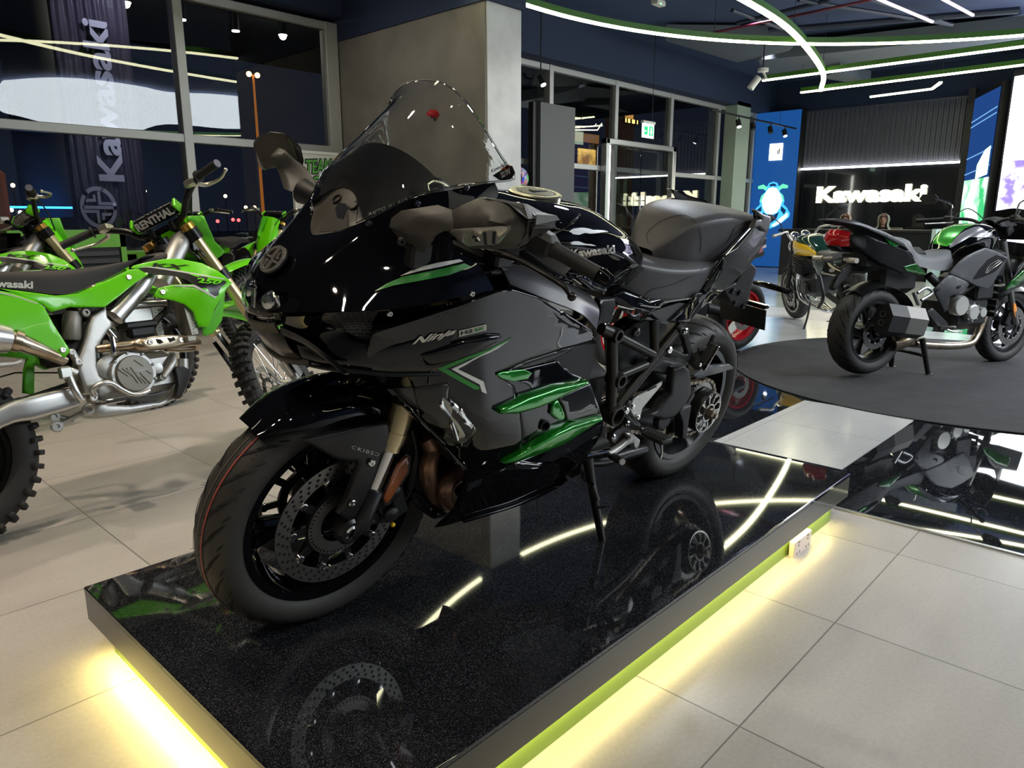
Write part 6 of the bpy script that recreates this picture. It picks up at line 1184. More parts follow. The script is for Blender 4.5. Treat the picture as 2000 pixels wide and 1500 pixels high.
m = MB(); panel(m, H, [(1500, 655), (1640, 690), (1735, 765), (1745, 770), (1720, 692)], SM, .016, .01, (.004, .01), .01, zm=1); m.obj('mirror_cap', MIR, mir)
m = MB(); panel(m, H, [(1332, 838), (1360, 822), (1640, 805), (1636, 830), (1580, 902), (1440, 915), (1415, 905)], SM, .020, .006, (.004, .006), .01, zm=1); sg_ = m.obj('turn_signal', mat('clear_signal_lens', (.36, .35, .32), .1, .3, 1), mir)
m = MB(); panel(m, H, [(1340, 838), (1362, 826), (1634, 809), (1628, 830), (1576, 898), (1442, 910), (1418, 900)], SM, .0165, .002, None, .01, zm=1); m.obj('signal_reflector', mat('signal_silver', (.4, .38, .34), .25, .8), sg_)
m = MB(); c_ = SM.hit(*H.px(1, [(1475, 862)])[0], .0215); m.lathe([(.003, .004), (.008, .0), (.011, -.004)], c_, (1, .5, 0), 16); m.bar(SM.hit(*H.px(1, [(1520, 835)])[0], .0205), SM.hit(*H.px(1, [(1525, 900)])[0], .0205), .006, .006); m.bar(SM.hit(*H.px(1, [(1570, 830)])[0], .0205), SM.hit(*H.px(1, [(1565, 895)])[0], .0205), .006, .006); m.obj('signal_bulb', CHR, sg_)
m = MB(); panel(m, H, [(1086, 838, .20), (1095, 792, .20), (1150, 752, .22), (1240, 738, .25), (1345, 722, .28), (1350, 830, .30), (1300, 835, .28), (1258, 862, .26), (1248, 885, .26), (1200, 945, .23), (1150, 940, .21), (1120, 880, .2)], t=.04, pil=(.012, .018), g=.012, zm=1); m.obj('mirror_arm', MIR, HB, ang=50)
m = MB(); m.box(Vector(H.at(380+1170/2.6786, 140+960/2.6786, .2)), (.05, .03, .06), bev=.01); bolt(m, H.z(1, [(1080, 888, .225)])[0], (.3, 1, 0), .008, .006); m.obj('arm_mount', MBK, HB)
# right mirror (far side)
SMr = Surf(H, H.z(1, [(310, 370, 1.44), (400, 312, 1.44), (540, 380, 1.405), (570, 460, 1.39), (555, 520, 1.39), (350, 510, 1.43), (440, 420, 1.46)], 0), 0, 1e-4)
m = MB(); panel(m, H, [(310, 372), (335, 338), (400, 313), (465, 320), (520, 352), (548, 400), (570, 470), (556, 522), (500, 512), (440, 500), (365, 512), (348, 505), (325, 430)], SMr, 0, .06, (.010, .016), .012, zm=1, bs=.8); mr_ = m.obj('mirror', MIR, HB, ang=40)
m = MB(); panel(m, H, [(470, 325, 1.425), (500, 330, 1.425), (555, 395, 1.41), (572, 465, 1.40), (558, 530, 1.40), (540, 525, 1.405), (535, 450, 1.41), (505, 380, 1.42)], None, .0, .03, (.004, .008), .01, zm=1, axis=0, bs=.9); m.obj('mirror_glass', LENSD, mr_)
m = MB(); panel(m, H, [(320, 400), (335, 440), (365, 512), (350, 512), (330, 470)], SMr, .008, .01, (.003, .004), .01, zm=1); m.obj('turn_signal', MT['clear_signal_lens'], mr_)
m = MB(); panel(m, H, [(430, 452, -.34), (470, 408, -.33), (520, 455, -.31), (580, 500, -.28), (650, 600, -.22), (640, 622, -.22), (560, 640, -.24), (500, 625, -.26), (478, 555, -.30), (455, 500, -.33)], t=.03, pil=(.010, .015), g=.012, zm=1, sgn=1); m.obj('mirror_arm', MIR, HB, ang=50)
m = MB(); m.tube(H.z(1, [(570, 625, -.23), (620, 650, -.2), (690, 680, -.16)]), [.03, .025, .02], 12, 3); m.obj('arm_mount', MBK, HB)
# ================================================================ MOTOCROSS BIKES
K = Frame(.38, 2.99, 0, 6, 12)
KXW = {}
def build_kx(steer=30.):
    F = K; P = lambda zm, pts: F.z(zm, pts)
    root = empty('motorcycle', 'x', 'motorcycle', M=K.mat)
    R_ = lambda p: Vector(p)
    # rear wheel
    wr = (0, 0, .335); m = MB(); rim_barrel(m, wr, .232, .06); rw = m.obj('rear_wheel', mat('black_rim', (.012, .012, .012), .25, .5), root); knob_tyre(rw, wr, .342, .115, .236, 40)
    def spokes(par, c, r0, r1, n, side):
        base = None
        for k in range(n):
            a = 2*PI*k/n; s_ = 1 if k % 2 else -1; da = (.42 if (k//2) % 2 else -.42)
            m_ = MB(); m_.tube([Vector((c[0]+r0*math.cos(a), s_*.024, c[2]+r0*math.sin(a))), Vector((c[0]+r1*math.cos(a+da), s_*.004, c[2]+r1*math.sin(a+da)))], .0016, 5); m_.obj('spoke', CHR, par)
        m_ = MB(); m_.lathe([(0, -.05), (.015, -.05), (.02, -.032), (.034, -.028), (.036, -.02), (.02, -.012), (.02, .012), (.036, .02), (.034, .028), (.02, .032), (.015, .05), (0, .05)], c, (0, 1, 0), 28); m_.obj('hub', ALU, par)
    spokes(rw, wr, .034, .225, 24, 1)
    m = MB(); m.lathe([(.075, .055), (.11, .055), (.11, .06), (.075, .06)], wr, (0, 1, 0), 48, close=True); m.obj('rear_sprocket', STEEL, rw)
    drilled_disc(rw, (0, -.058, .335), .09, .115, -1, .004, 3, holes=24)
    # front assembly in its own empty-less set, steered about the head axis
    piv = Vector((1.03, 0, .95)); ax = Vector((-.46, 0, .888)).normalized(); RS = Matrix.Translation(piv) @ Matrix.Rotation(math.radians(steer), 4, ax) @ Matrix.Translation(-piv)
    front = []
    def fo(o): o.matrix_local = RS; front.append(o); return o
    wf = (1.47, 0, .345); m = MB(); rim_barrel(m, wf, .272, .045); fw = fo(m.obj('front_wheel', MT['black_rim'], root)); knob_tyre(fw, wf, .352, .088, .275, 46); spokes(fw, wf, .03, .266, 24, 1)
    drilled_disc(fw, (1.47, .055, .345), .105, .135, 1, .004, 3, holes=28)
    fdir = (Vector((1.47-.035, 0, .345))-Vector((1.07, 0, 1.06))).normalized()
    for s_ in (1, -1):
        o = Vector((0, .1*s_, 0)); a = Vector((1.03, 0, 1.10))+o; e = Vector((1.44, 0, .35))+o; at_ = lambda t: a.lerp(e, t)
        m = MB(); m.tube([at_(0), at_(.56)], .027, 24); m.tube([at_(.54), at_(.545), at_(.565), at_(.57)], [.027, .029, .029, .027], 24); f_ = fo(m.obj('fork_tube', GOLD, root))
        m = MB(); m.tube([at_(.57), at_(.9)], .0225, 20); m.obj('fork_slider', CHR, f_)
        m = MB(); m.box(at_(.96)+Vector((.01, 0, .0)), (.05, .035, .1), Matrix.Rotation(-.5, 3, 'Y'), bev=.01); m.tube([at_(.88), at_(.97)], .026, 16); m.obj('axle_lug', ALU, f_)
        m = MB(); m.surf([[at_(.6)+Vector((.03, .012*s_, .02)), at_(.6)+Vector((.02, .035*s_, 0)), at_(.6)+Vector((-.02, .03*s_, -.01))], [at_(.8)+Vector((.035, .016*s_, .02)), at_(.8)+Vector((.02, .042*s_, 0)), at_(.8)+Vector((-.02, .036*s_, -.02))], [at_(.98)+Vector((.05, .02*s_, .02)), at_(.98)+Vector((.02, .045*s_, 0)), at_(.98)+Vector((-.02, .036*s_, -.03))]], 4, 4, thick=.003); fo(m.obj('fork_guard', KBK, root))
        m = MB(); m.tube([at_(-.01), at_(.02)], .031, 20); m.tube([at_(-.012), at_(-.002)], [.02, .024], 16); m.obj('fork_cap', mat('fork_cap_gold', (.6, .35, .08), .3, .9), f_)
    a0, a1 = Vector((1.03, 0, 1.10)), Vector((1.44, 0, .35))
    m = MB()
    for t in (.05, .30):
        c = a0.lerp(a1, t); m.bar(c+Vector((0, -.11, 0)), c+Vector((0, .11, 0)), .06, .04, bev=.01)
        for s_ in (1, -1): m.tube([a0.lerp(a1, t-.03)+Vector((0, .1*s_, 0)), a0.lerp(a1, t+.03)+Vector((0, .1*s_, 0))], .036, 20)
    m.tube([Vector((.96, 0, 1.07)), Vector((1.08, 0, .84))], .03, 16); fo(m.obj('triple_clamp', mat('clamp_black', (.012, .012, .013), .3, .5), root))
    bar = [(.90, -.40, 1.22), (.96, -.27, 1.235), (1.0, -.16, 1.19), (1.02, -.09, 1.135), (1.02, .09, 1.135), (1.0, .16, 1.19), (.96, .27, 1.235), (.90, .40, 1.22)]
    m = MB(); m.tube(bar, .0135, 16, 5); m.box((1.02, .05, 1.12), (.05, .03, .05), bev=.008); m.box((1.02, -.05, 1.12), (.05, .03, .05), bev=.008); hb = fo(m.obj('handlebar', mat('bar_black', (.015, .015, .016), .3, .5), root))
    m = MB(); m.box((1.005, 0, 1.185), (.055, .21, .05), Matrix.Rotation(.5, 3, 'Y'), bev=.012); pad = m.obj('bar_pad', KBK, hb); m = MB()
    for nx, c0 in ((Vector((-.88, 0, -.48)), None),):
        up_ = Vector((-.48, 0, .88)); c0 = Vector((1.005, 0, 1.185))-Vector((.88, 0, .48))*.029
        letter(m, 'RENTHAL', lambda u, v, w: c0+Vector((0, (.5-u)*.19, 0))+Vector((-.48, 0, .88))*((v-.5)*.034)-Vector((.88, 0, .48))*w, .002, .03); c1 = Vector((1.005, 0, 1.185))+up_*.027
        letter(m, 'RENTHAL', lambda u, v, w: c1+Vector((0, (.5-u)*.19, 0))+Vector((.88, 0, .48))*((v-.5)*.036)+up_*w, .002, .03)
    m.obj('lettering', WHITEF, pad); m = MB()
    for s_ in (1, -1): m.box((1.005, s_*.112, 1.185), (.06, .014, .056), Matrix.Rotation(.5, 3, 'Y'), bev=.006)
    m.obj('pad_ends', KG, pad)
    for s_ in (1, -1):
        g0, g1 = Vector((.955, .275*s_, 1.235)), Vector((.90, .40*s_, 1.22)); m = MB(); m.tube([g0, g0.lerp(g1, .04), g0.lerp(g1, .05), g1.lerp(g0, .03), g1], [.026, .026, .0165, .0165, .019], 20)
        for k in range(10): c = g0.lerp(g1, .1+.085*k); m.tube([c, c+(g1-g0)*.02], .0178, 16)
        m.obj('grip', GRIP, hb); m = MB(); m.tube([g1, g1+(g1-g0).normalized()*.003], .0165, 20); m.obj('grip_end', mat('grip_end_grey', (.2, .2, .24), .5), hb)
        m = MB(); m.box(g0+Vector((.02, -.05*s_, -.005)), (.05, .05, .035), bev=.008); m.tube([g0+Vector((.04, -.03*s_, -.01)), g0+Vector((.075, -.01*s_, -.015)), g0+Vector((.07, .06*s_, -.02)), g1+Vector((.055, 0, -.015))], [.009, .009, .006, .006], 10, 4); m.sphere(g1+Vector((.055, 0, -.015)), .009); m.obj('lever', mat('lever_silver', (.6, .58, .5), .3, .9), hb)
        m = MB(); m.tube([g0+Vector((.04, -.06*s_, 0)), (1.08, .12*s_, 1.16), (1.12, .05*s_, 1.02), (1.1, .03*s_, .8)], .004, 6, 5); m.obj('cable', MBK, hb)
    m = MB(); rows = []
    for i in range(9):
        t_ = i/8; x = 1.02+.86*t_; z = .735+.06*math.sin(PI*min(1, t_*1.15))-.02*t_; w = .028+.045*math.sin(PI*(.12+.76*t_)); rows.append([(x, -w, z-.03), (x, -w*.7, z), (x, 0, z+.006), (x, w*.7, z), (x, w, z-.03)])
    m.surf(rows, 3, 4, thick=.003); fo(m.obj('front_mudguard', KG, root, ang=60))
    m = MB(); m.surf([[(1.05, -.09, 1.135), (1.09, -.05, 1.16), (1.10, 0, 1.165), (1.09, .05, 1.16), (1.05, .09, 1.135)], [(1.08, -.115, 1.03), (1.15, -.07, 1.03), (1.165, 0, 1.03), (1.15, .07, 1.03), (1.08, .115, 1.03)], [(1.13, -.11, .93), (1.2, -.07, .93), (1.215, 0, .93), (1.2, .07, .93), (1.13, .11, .93)], [(1.18, -.07, .83), (1.235, -.045, .83), (1.25, 0, .83), (1.235, .045, .83), (1.18, .07, .83)]], 4, 4, thick=.003); fo(m.obj('number_plate', KG, root, ang=60))
    # frame, engine, bodywork from the survey sheets
    def pan(name, mt, zm, out, d=None, t=.004, pil=(.003, .006), nodes=(), g=.02, both=False, par=None, off=0, S=None):
        m_ = MB(); sg = -1
        o3 = out if d is None else [(x, y, d) for x, y in out]
        panel(m_, F, o3, S, off, t, pil, g, zm=zm, sgn=-1, nodes=nodes); o_ = m_.obj(name, mt, par or root, ang=45)
        if both: m2 = MB(); m2.v = [(v.co.x, -v.co.y, v.co.z) for v in o_.data.vertices]; m2.f = [tuple(reversed(p.vertices)) for p in o_.data.polygons]; m2.m = [0]*len(m2.f); m2.obj(name, mt, root, ang=45)
        return o_
    # seat: sections across, side face seen
    tops = P(8, [(-420, 850, 0), (-200, 800, 0), (0, 792, 0), (200, 790, 0), (400, 782, 0), (600, 755, 0), (820, 714, 0), (940, 690, 0)]); bots = P(8, [(-420, 900, -.08), (-200, 880, -.085), (0, 880, -.09), (200, 905, -.1), (350, 922, -.105), (470, 905, -.10), (700, 800, -.085), (815, 730, -.07)])
    rows = []
    for i, (a, b_) in enumerate(zip(tops, bots)):
        w = -b_.y; zt = max(a.z, b_.z+.03); x = a.x; rows.append([(b_.x, -w, b_.z), (b_.x*.6+x*.4, -w*.98, b_.z*.3+zt*.7), (x, -w*.62, zt-.003), (x, 0, zt), (x, w*.62, zt-.003), (b_.x*.6+x*.4, w*.98, b_.z*.3+zt*.7), (b_.x, w, b_.z)])
    m = MB(); m.surf(rows, 4, 4); seat = m.obj('seat', SEATK, root, ang=60)
    MS = MeshSurf(F, seat, 1, -1); m = MB(); letter_px(m, 'Kawasaki', MS, [(-34, 560), (64.5, 564), (64.5, 549), (-34, 545)], .001, .001, .035); m.obj('lettering', WHITEF, seat)
    tk = P(8, [(820, 714, 0), (900, 680, 0), (1010, 660, 0), (1060, 690, 0)])
    m = MB(); m.surf([[(p.x, -.075, p.z-.09), (p.x, -.06, p.z-.02), (p.x, 0, p.z), (p.x, .06, p.z-.02), (p.x, .075, p.z-.09)] for p in tk], 4, 4); m.obj('tank_cover', MBK, root, ang=60)
    m = MB(); m.disc(tuple(tk[2]+Vector((-.01, 0, .0))), (0, 0, 1), .035, .025, 24); m.obj('fuel_cap', MBK, root)
    # radiator shroud (upper), side cover, rear panel
    SHN = P(8, [(600, 760, -.095), (780, 800, -.11), (900, 735, -.12), (1080, 708, -.14), (1230, 735, -.17), (1330, 790, -.2), (1415, 855, -.21), (1320, 940, -.22), (1220, 1120, -.2), (1150, 1000, -.2), (1080, 960, -.19), (935, 935, -.16), (960, 880, -.16), (650, 960, -.12), (400, 1010, -.11), (320, 1025, -.11), (250, 960, -.115), (100, 900, -.11), (380, 930, -.11), (1250, 880, -.225)]); SH = Surf(F, SHN, 1, 1e-4)
    for sg_ in (-1,):
        sh = pan('radiator_shroud', KG, 8, [(815, 745), (900, 725), (1000, 706), (1090, 704), (1230, 730), (1330, 778), (1418, 852), (1385, 885), (1315, 1000), (1270, 1120), (1212, 1122), (1180, 1030), (1130, 985), (1060, 960), (935, 937), (968, 882), (1060, 862), (1180, 860), (1150, 835), (1060, 808), (940, 800), (800, 760)], S=SH)
        pan('black_graphic', KBK, 8, [(840, 762), (920, 755), (1000, 765), (1120, 790), (1250, 815), (1385, 842), (1330, 930), (1290, 935), (1225, 880), (1185, 862), (1170, 850), (1110, 820), (1020, 805), (930, 798), (880, 785)], S=SH, off=.0042, t=.001, pil=None, par=sh)
        pan('white_line', WHITEF, 8, [(845, 752), (940, 752), (1100, 776), (1250, 803), (1370, 826), (1372, 832), (1250, 811), (1100, 786), (930, 760)], S=SH, off=.0055, t=.001, pil=None, par=sh)
        pan('lower_green_line', WHITEF, 8, [(1060, 866), (1190, 864), (1255, 900), (1320, 938), (1315, 946), (1240, 905), (1180, 875), (1060, 872)], S=SH, off=.0056, t=.001, pil=None, par=sh)
        for tx, q, mt in (('KX', [(930, 752), (1130, 770), (1160, 742), (905, 728)], KBK), ('250', [(1210, 850), (1340, 862), (1360, 838), (1180, 816)], KG)):
            m = MB(); letter_px(m, tx, SH, [(a/3.125, 280+b_/3.125) for a, b_ in q], -.0066 if 0 else -.0066, -.001, .03, .3); m.obj('lettering', mt, sh)
        pan('side_cover', KG, 8, [(0, 885), (340, 930), (470, 918), (700, 815), (790, 770), (850, 768), (905, 800), (830, 850), (720, 940), (640, 1000), (560, 1000), (420, 1000), (310, 1030), (260, 985), (160, 945), (60, 905)], S=SH, off=.001)
        pan('rear_side_panel', KG, 8, [(-200, 850, -.10), (0, 900, -.11), (80, 915, -.115), (215, 960, -.125), (270, 1000, -.13), (330, 1110, -.135), (430, 1265, -.13), (395, 1310, -.13), (330, 1290, -.13), (130, 1190, -.13), (0, 1130, -.13), (-200, 1100, -.12)], nodes=())
        pan('white_line', WHITEF, 8, [(-10, 905, -.117), (100, 930, -.121), (230, 975, -.131), (228, 982, -.131), (100, 938, -.121), (-10, 914, -.117)], t=.001, pil=None)
    m = MB()
    for q in ((785, 818), (992, 908)): bolt(m, SH.hit(q[0]/3.125, 280+q[1]/3.125, -.004), (0, -1, 0), .011, .006)
    for q, d in (((383, 1262), -.137),): bolt(m, P(8, [(q[0], q[1], d)])[0], (0, -1, 0), .011, .006)
    m.obj('panel_bolts', ALU, root)
    pan('inner_shroud', KG2, 8, [(1235, 1135, -.19), (1320, 1000, -.2), (1375, 900, -.2), (1370, 960, -.19), (1355, 1080, -.18), (1300, 1160, -.18), (1245, 1178, -.18)])
    pan('fork_side_green', KG2, 11, [(370, 730, -.03), (545, 728, -.05), (600, 860, -.07), (660, 1000, -.08), (770, 1120, -.08), (740, 1160, -.07), (620, 1240, -.05), (560, 1220, -.04), (480, 1000, -.04), (390, 900, -.03)], t=.01)
    o_ = pan('rear_mudguard_inner', KG2, 9, [(-60, 390, 0), (80, 395, 0), (200, 440, 0), (330, 480, 0), (370, 520, 0), (300, 540, 0), (225, 500, 0), (222, 700, 0), (155, 690, 0), (160, 540, 0), (180, 470, 0), (0, 450, 0), (-60, 470, 0)], t=.02)
    # frame spar, pivot plate, cradle
    spar = P(8, [(870, 870, -.08), (790, 960, -.09), (700, 1060, -.1)]); m = MB(); m.tube([spar[0]+Vector((.05, 0, .05))]+spar, [.026, .032, .036, .036], 20, 5, flat=.75, upv=(0, 1, 0)); fr_ = m.obj('frame_spar', ALU, root)
    m = MB(); m.tube([P(8, [(980, 860, -.06)])[0], P(8, [(1080, 640, -.02)])[0], P(8, [(1120, 580, 0)])[0]], [.04, .045, .04], 16, 4); m.obj('head_stock', CAST, root)
    pan('pivot_plate', CAST, 9, [(600, 190, -.1), (690, 130, -.1), (700, 200, -.1), (745, 245, -.1), (700, 290, -.1), (660, 350, -.1), (630, 430, -.1), (625, 520, -.1), (645, 580, -.1), (690, 610, -.1), (640, 640, -.1), (590, 700, -.1), (560, 690, -.1), (510, 560, -.1), (500, 500, -.1), (520, 440, -.1), (560, 330, -.1), (575, 250, -.1)], t=.05, pil=(.006, .012))
    pan('lower_cradle', CAST, 9, [(585, 700, -.09), (640, 735, -.09), (700, 770, -.09), (860, 770, -.08), (1040, 745, -.07), (1130, 690, -.06), (1165, 640, -.05), (1180, 660, -.05), (1150, 730, -.06), (1060, 775, -.07), (880, 815, -.08), (640, 850, -.09), (600, 800, -.09)], t=.04, pil=(.008, .01))
    m = MB(); m.tube(P(10, [(130, 1060, -.13), (110, 1000, -.14), (200, 945, -.15), (290, 945, -.15), (400, 1010, -.15), (500, 1050, -.15), (600, 1040, -.15), (660, 1010, -.145)]), [.011, .012, .012, .011, .0095, .009, .009, .008], 14, 6); m.obj('brake_pedal', ALU, root)
    m = MB(); m.tube(P(8, [(660, 1030, -.06), (820, 990, -.06), (1010, 975, -.06)]), .018, 14, 4); m.obj('upper_frame_tube', ALU, root)
    m = MB(); m.tube(P(9, [(1190, 470, -.03), (1190, 600, -.03), (1160, 700, -.04)]), .022, 14, 4); m.obj('down_tube', CAST, root)
    # swingarm, linkage, subframe, shock reservoir
    a, b_, c, d = P(9, [(520, 700, -.1), (300, 770, -.11), (0, 830, -.11), (-260, 880, -.1)])
    m = MB(); rows = []
    for p, h in ((P(9, [(500, 720, -.09)])[0], .035), (P(9, [(420, 735, -.09)])[0], .042), (P(9, [(200, 790, -.095)])[0], .044), (P(9, [(0, 850, -.09)])[0], .038), (Vector((-.03, -.085, .335)), .028)):
        rows.append([p+Vector((0, .012, h)), p+Vector((0, -.014, h*.9)), p+Vector((0, -.018, 0)), p+Vector((0, -.014, -h*.9)), p+Vector((0, .012, -h))])
    m.surf(rows, 3, 4, thick=.02, mirror=True); m.obj('swingarm', ALU, root, ang=60)
    m = MB(); m.tube(P(9, [(-40, 800, -.02), (200, 715, -.02), (440, 640, -.02)]), .008, 8, 3); m.bar(*P(9, [(-40, 790, .02), (430, 630, .02)]), .03, .006); m.obj('chain_slider', KBK, root)
    m = MB(); m.bar(*P(9, [(370, 905, -.06), (575, 800, -.07)]), .028, .018, bev=.005); bolt(m, P(9, [(368, 910, -.075)])[0], (0, -1, 0), .022, .01); bolt(m, P(9, [(575, 800, -.085)])[0], (0, -1, 0), .024, .012); bolt(m, P(9, [(355, 845, -.075)])[0], (0, -1, 0), .02, .01); m.bar(*P(9, [(330, 840, -.04), (480, 870, -.04)]), .03, .02, bev=.006); m.obj('linkage', CAST, root)
    m = MB(); m.tube(P(9, [(467, 165, -.07), (467, 200, -.07), (465, 330, -.07), (465, 350, -.07)]), [.028, .0335, .0335, .028], 24); bolt(m, P(9, [(553, 170, -.09)])[0], (0, -1, 0), .018, .014); m.tube(P(9, [(500, 165, -.06), (560, 168, -.06)]), .018, 12); m.obj('shock_reservoir', MAG, root)
    m = MB(); m.tube(P(9, [(430, 460, -.02), (560, 250, -.02)]), .05, 14); m.box(P(9, [(400, 350, .02)])[0], (.2, .1, .2), bev=.02); m.box(P(9, [(700, 130, 0)])[0], (.3, .06, .12), bev=.02); m.obj('airbox', MBK, root)
    m = MB(); m.tube(P(9, [(465, 420, -.11), (505, 488, -.115), (530, 500, -.115)]), .014, 10, 3); bolt(m, P(9, [(468, 425, -.125)])[0], (0, -1, 0), .012, .006); bolt(m, P(9, [(510, 490, -.13)])[0], (0, -1, 0), .013, .006); m.obj('subframe_lug', CAST, root)
    m = MB(); m.tube(P(9, [(400, 560, -.12), (450, 545, -.13), (500, 560, -.13)]), .012, 10, 3); m.tube(P(9, [(440, 560, -.13), (490, 680, -.14), (530, 740, -.13)]), .013, 12, 3); m.box(P(9, [(425, 560, -.13)])[0], (.04, .03, .045), bev=.006); bolt(m, P(9, [(608, 722, -.12)])[0], (0, -1, 0), .015, .01); m.obj('rear_master_cylinder', ALU, root)
    m = MB(); c = P(9, [(720, 745, -.2)])[0]; m.box(c, (.075, .09, .02), bev=.004); m.bar(c, c+Vector((0, .1, 0)), .03, .02); m.obj('footpeg', CHR, root)
    # engine
    e0 = P(9, [(880, 560, -.04)])[0]; m = MB(); m.box((e0.x-.02, 0, e0.z-.01), (.34, .18, .17), bev=.03); m.box((e0.x-.16, 0, e0.z+.02), (.14, .15, .12), bev=.03); m.tube([(e0.x+.04, 0, e0.z+.03), (e0.x+.045, 0, e0.z+.32)], .062, 20); m.box((e0.x+.05, 0, e0.z+.24), (.13, .13, .1), bev=.015)
    eng = m.obj('engine', CAST, root)
    cc = P(10, [(512, 848, -.125)])[0]; m = MB(); m.lathe([(.073, .03), (.073, -.006), (.069, -.012), (0, -.013)], cc, (0, 1, 0), 48)
    for k in range(6): x0 = -.05+.016*k; m.bar(cc+Vector((x0-.012, -.014, .028 if k < 4 else .0)), cc+Vector((x0+.02, -.014, -.03-.004*k if k > 1 else -.005)), .005, .005)
    m.bar(cc+Vector((.005, -.014, .055)), cc+Vector((.035, -.014, .025)), .005, .004); m.bar(cc+Vector((.045, -.014, .005)), cc+Vector((.062, -.014, -.012)), .005, .004)
    ccv = m.obj('clutch_cover', MAG, eng); m = MB(); letter(m, 'Kawasaki', lambda u, v, w: cc+Vector((-.005+u*.052, -.0135-w, .006+v*.009)), .001, .02); m.obj('lettering', STEEL, ccv)
    m = MB()
    for k in range(9): a = 2*PI*k/9+.3; bolt(m, cc+Vector((.085*math.cos(a), .0, .085*math.sin(a))), (0, -1, 0), .006, .008)
    m.lathe([(.09, .04), (.09, .006), (.086, .0), (0, .0)], cc, (0, 1, 0), 40); p = P(10, [(742, 795, -.12)])[0]; m.lathe([(.022, .03), (.022, 0), (0, -.004)], p, (0, 1, 0), 28); p = P(10, [(795, 885, -.12)])[0]; m.lathe([(.014, .03), (.014, 0), (0, -.004)], p, (0, 1, 0), 20); m.tube(P(10, [(795, 885, -.12), (880, 740, -.11), (880, 660, -.08)]), [.012, .018, .014], 12, 3)
    p = P(10, [(260, 790, -.1)])[0]; m.lathe([(.045, .03), (.045, 0), (.03, -.006), (.0, -.008)], p, (0, 1, 0), 28); m.box(p+Vector((.05, .03, .0)), (.14, .05, .11), bev=.02); m.obj('engine_cases', CAST, eng)
    m = MB(); m.box(P(10, [(560, 440, -.05)])[0], (.1, .08, .05), bev=.01); m.box(P(10, [(540, 380, -.05)])[0], (.13, .1, .03), bev=.008); m.obj('cam_cover', MBK, eng)
    m = MB(); m.tube(P(10, [(150, 610, -.1), (300, 590, -.12), (480, 570, -.13), (560, 570, -.14), (700, 560, -.14), (900, 550, -.13), (1050, 540, -.08), (1125, 545, -.03), (1100, 585, .02), (980, 600, .0), (820, 590, -.02)]), [.016, .018, .0195, .027, .028, .022, .0185, .018, .018, .018, .018], 20, 6); hdr = m.obj('exhaust_pipe', TI, root)
    m = MB(); m.tube(P(9, [(-60, 340, -.12), (90, 350, -.13), (190, 385, -.13), (330, 440, -.12), (420, 480, -.1)]), [.036, .034, .03, .022, .02], 20, 5); m.tube(P(9, [(80, 345, -.13), (130, 360, -.13)]), .04, 20); m.obj('exhaust_mid_pipe', TI, root)
    m = MB(); m.tube(P(9, [(-240, 300, -.14), (-60, 330, -.14), (50, 345, -.135)]), [.055, .055, .048], 24); m.obj('silencer', ALU, root)
    S_ = Surf(F, P(10, [(600, 540, -.17), (680, 480, -.168), (680, 590, -.168), (900, 470, -.165), (900, 580, -.165), (1075, 520, -.12)]), 1, 1e-4)
    hs = pan('heat_shield', mat('heat_shield_alu', (.62, .55, .42), .32, .9), 10, [(592, 545), (610, 515), (660, 488), (800, 475), (980, 470), (1050, 490), (1075, 525), (1040, 550), (900, 585), (700, 605), (640, 600), (605, 575)], S=S_, t=.004, pil=(.004, .008), g=.01)
    m = MB()
    for q in ((663, 542), (968, 520)): bolt(m, S_.hit(160+q[0]/5, 560+q[1]/5, -.004), (0, -1, 0), .012, .006)
    m.obj('shield_bolt', CHR, hs); m = MB(); pan('shield_slot', RUB2, 10, [(720, 510), (770, 515), (800, 545), (760, 560), (735, 550)], S=S_, off=.0045, t=.001, pil=None, g=.01, par=hs); pan('shield_slot', RUB2, 10, [(830, 500), (900, 490), (915, 520), (860, 545)], S=S_, off=.0045, t=.001, pil=None, g=.01, par=hs)
    m = MB(); m.tube(P(10, [(290, 490, -.145), (310, 600, -.15), (305, 660, -.145)]), .01, 8, 3); m.obj('pipe_clamp', CHR, hdr)
    m = MB(); m.tube(P(10, [(880, 170, -.05), (830, 230, -.06), (720, 340, -.07), (660, 460, -.07)]), .014, 12, 5); m.tube(P(10, [(950, 385, -.08), (860, 380, -.08), (835, 440, -.07), (840, 520, -.06)]), .013, 12, 5); m.obj('coolant_hose', GRIP, root)
    for s_ in (-1, 1):
        m = MB(); c = P(10, [(990, 250, -.14)])[0]; m.box((c.x, s_*.14, c.z), (.03, .09, .2), Matrix.Rotation(-.08, 3, 'Y'))
        for k in range(14): m.box((c.x+.012, s_*(.14), c.z-.09+.0135*k), (.016, .1, .003), Matrix.Rotation(-.08, 3, 'Y'))
        m.box((c.x-.01, s_*.14, c.z-.115), (.04, .09, .03), bev=.006); m.obj('radiator', mat('radiator_grey', (.3, .29, .25), .5, .7), root)
    pan('engine_guard', MBK, 10, [(905, 790, -.12), (940, 775, -.12), (1000, 780, -.1), (1050, 810, -.08), (1050, 860, -.08), (1020, 980, -.08), (970, 1080, -.1), (945, 1095, -.11), (925, 1060, -.12), (945, 960, -.12), (925, 860, -.12)], t=.03)
    m = MB(); m.tube(P(9, [(-80, 610, .05), (100, 560, .06), (380, 560, .05)]), .003, 6); m.obj('brake_line', MBK, root)
    m = MB(); pl_ = P(11, [(360, 1010, -.03), (400, 1120, -.04), (450, 1150, -.05), (500, 1200, -.05)]); m.tube(pl_, .006, 8, 4); m.tube([p+Vector((.02, -.01, .01)) for p in pl_], .005, 8, 4); m.box(pl_[1]+Vector((.03, 0, .02)), (.04, .03, .03)); m.obj('wiring', MT['cream_polished_floor'] if 0 else GB2, root)
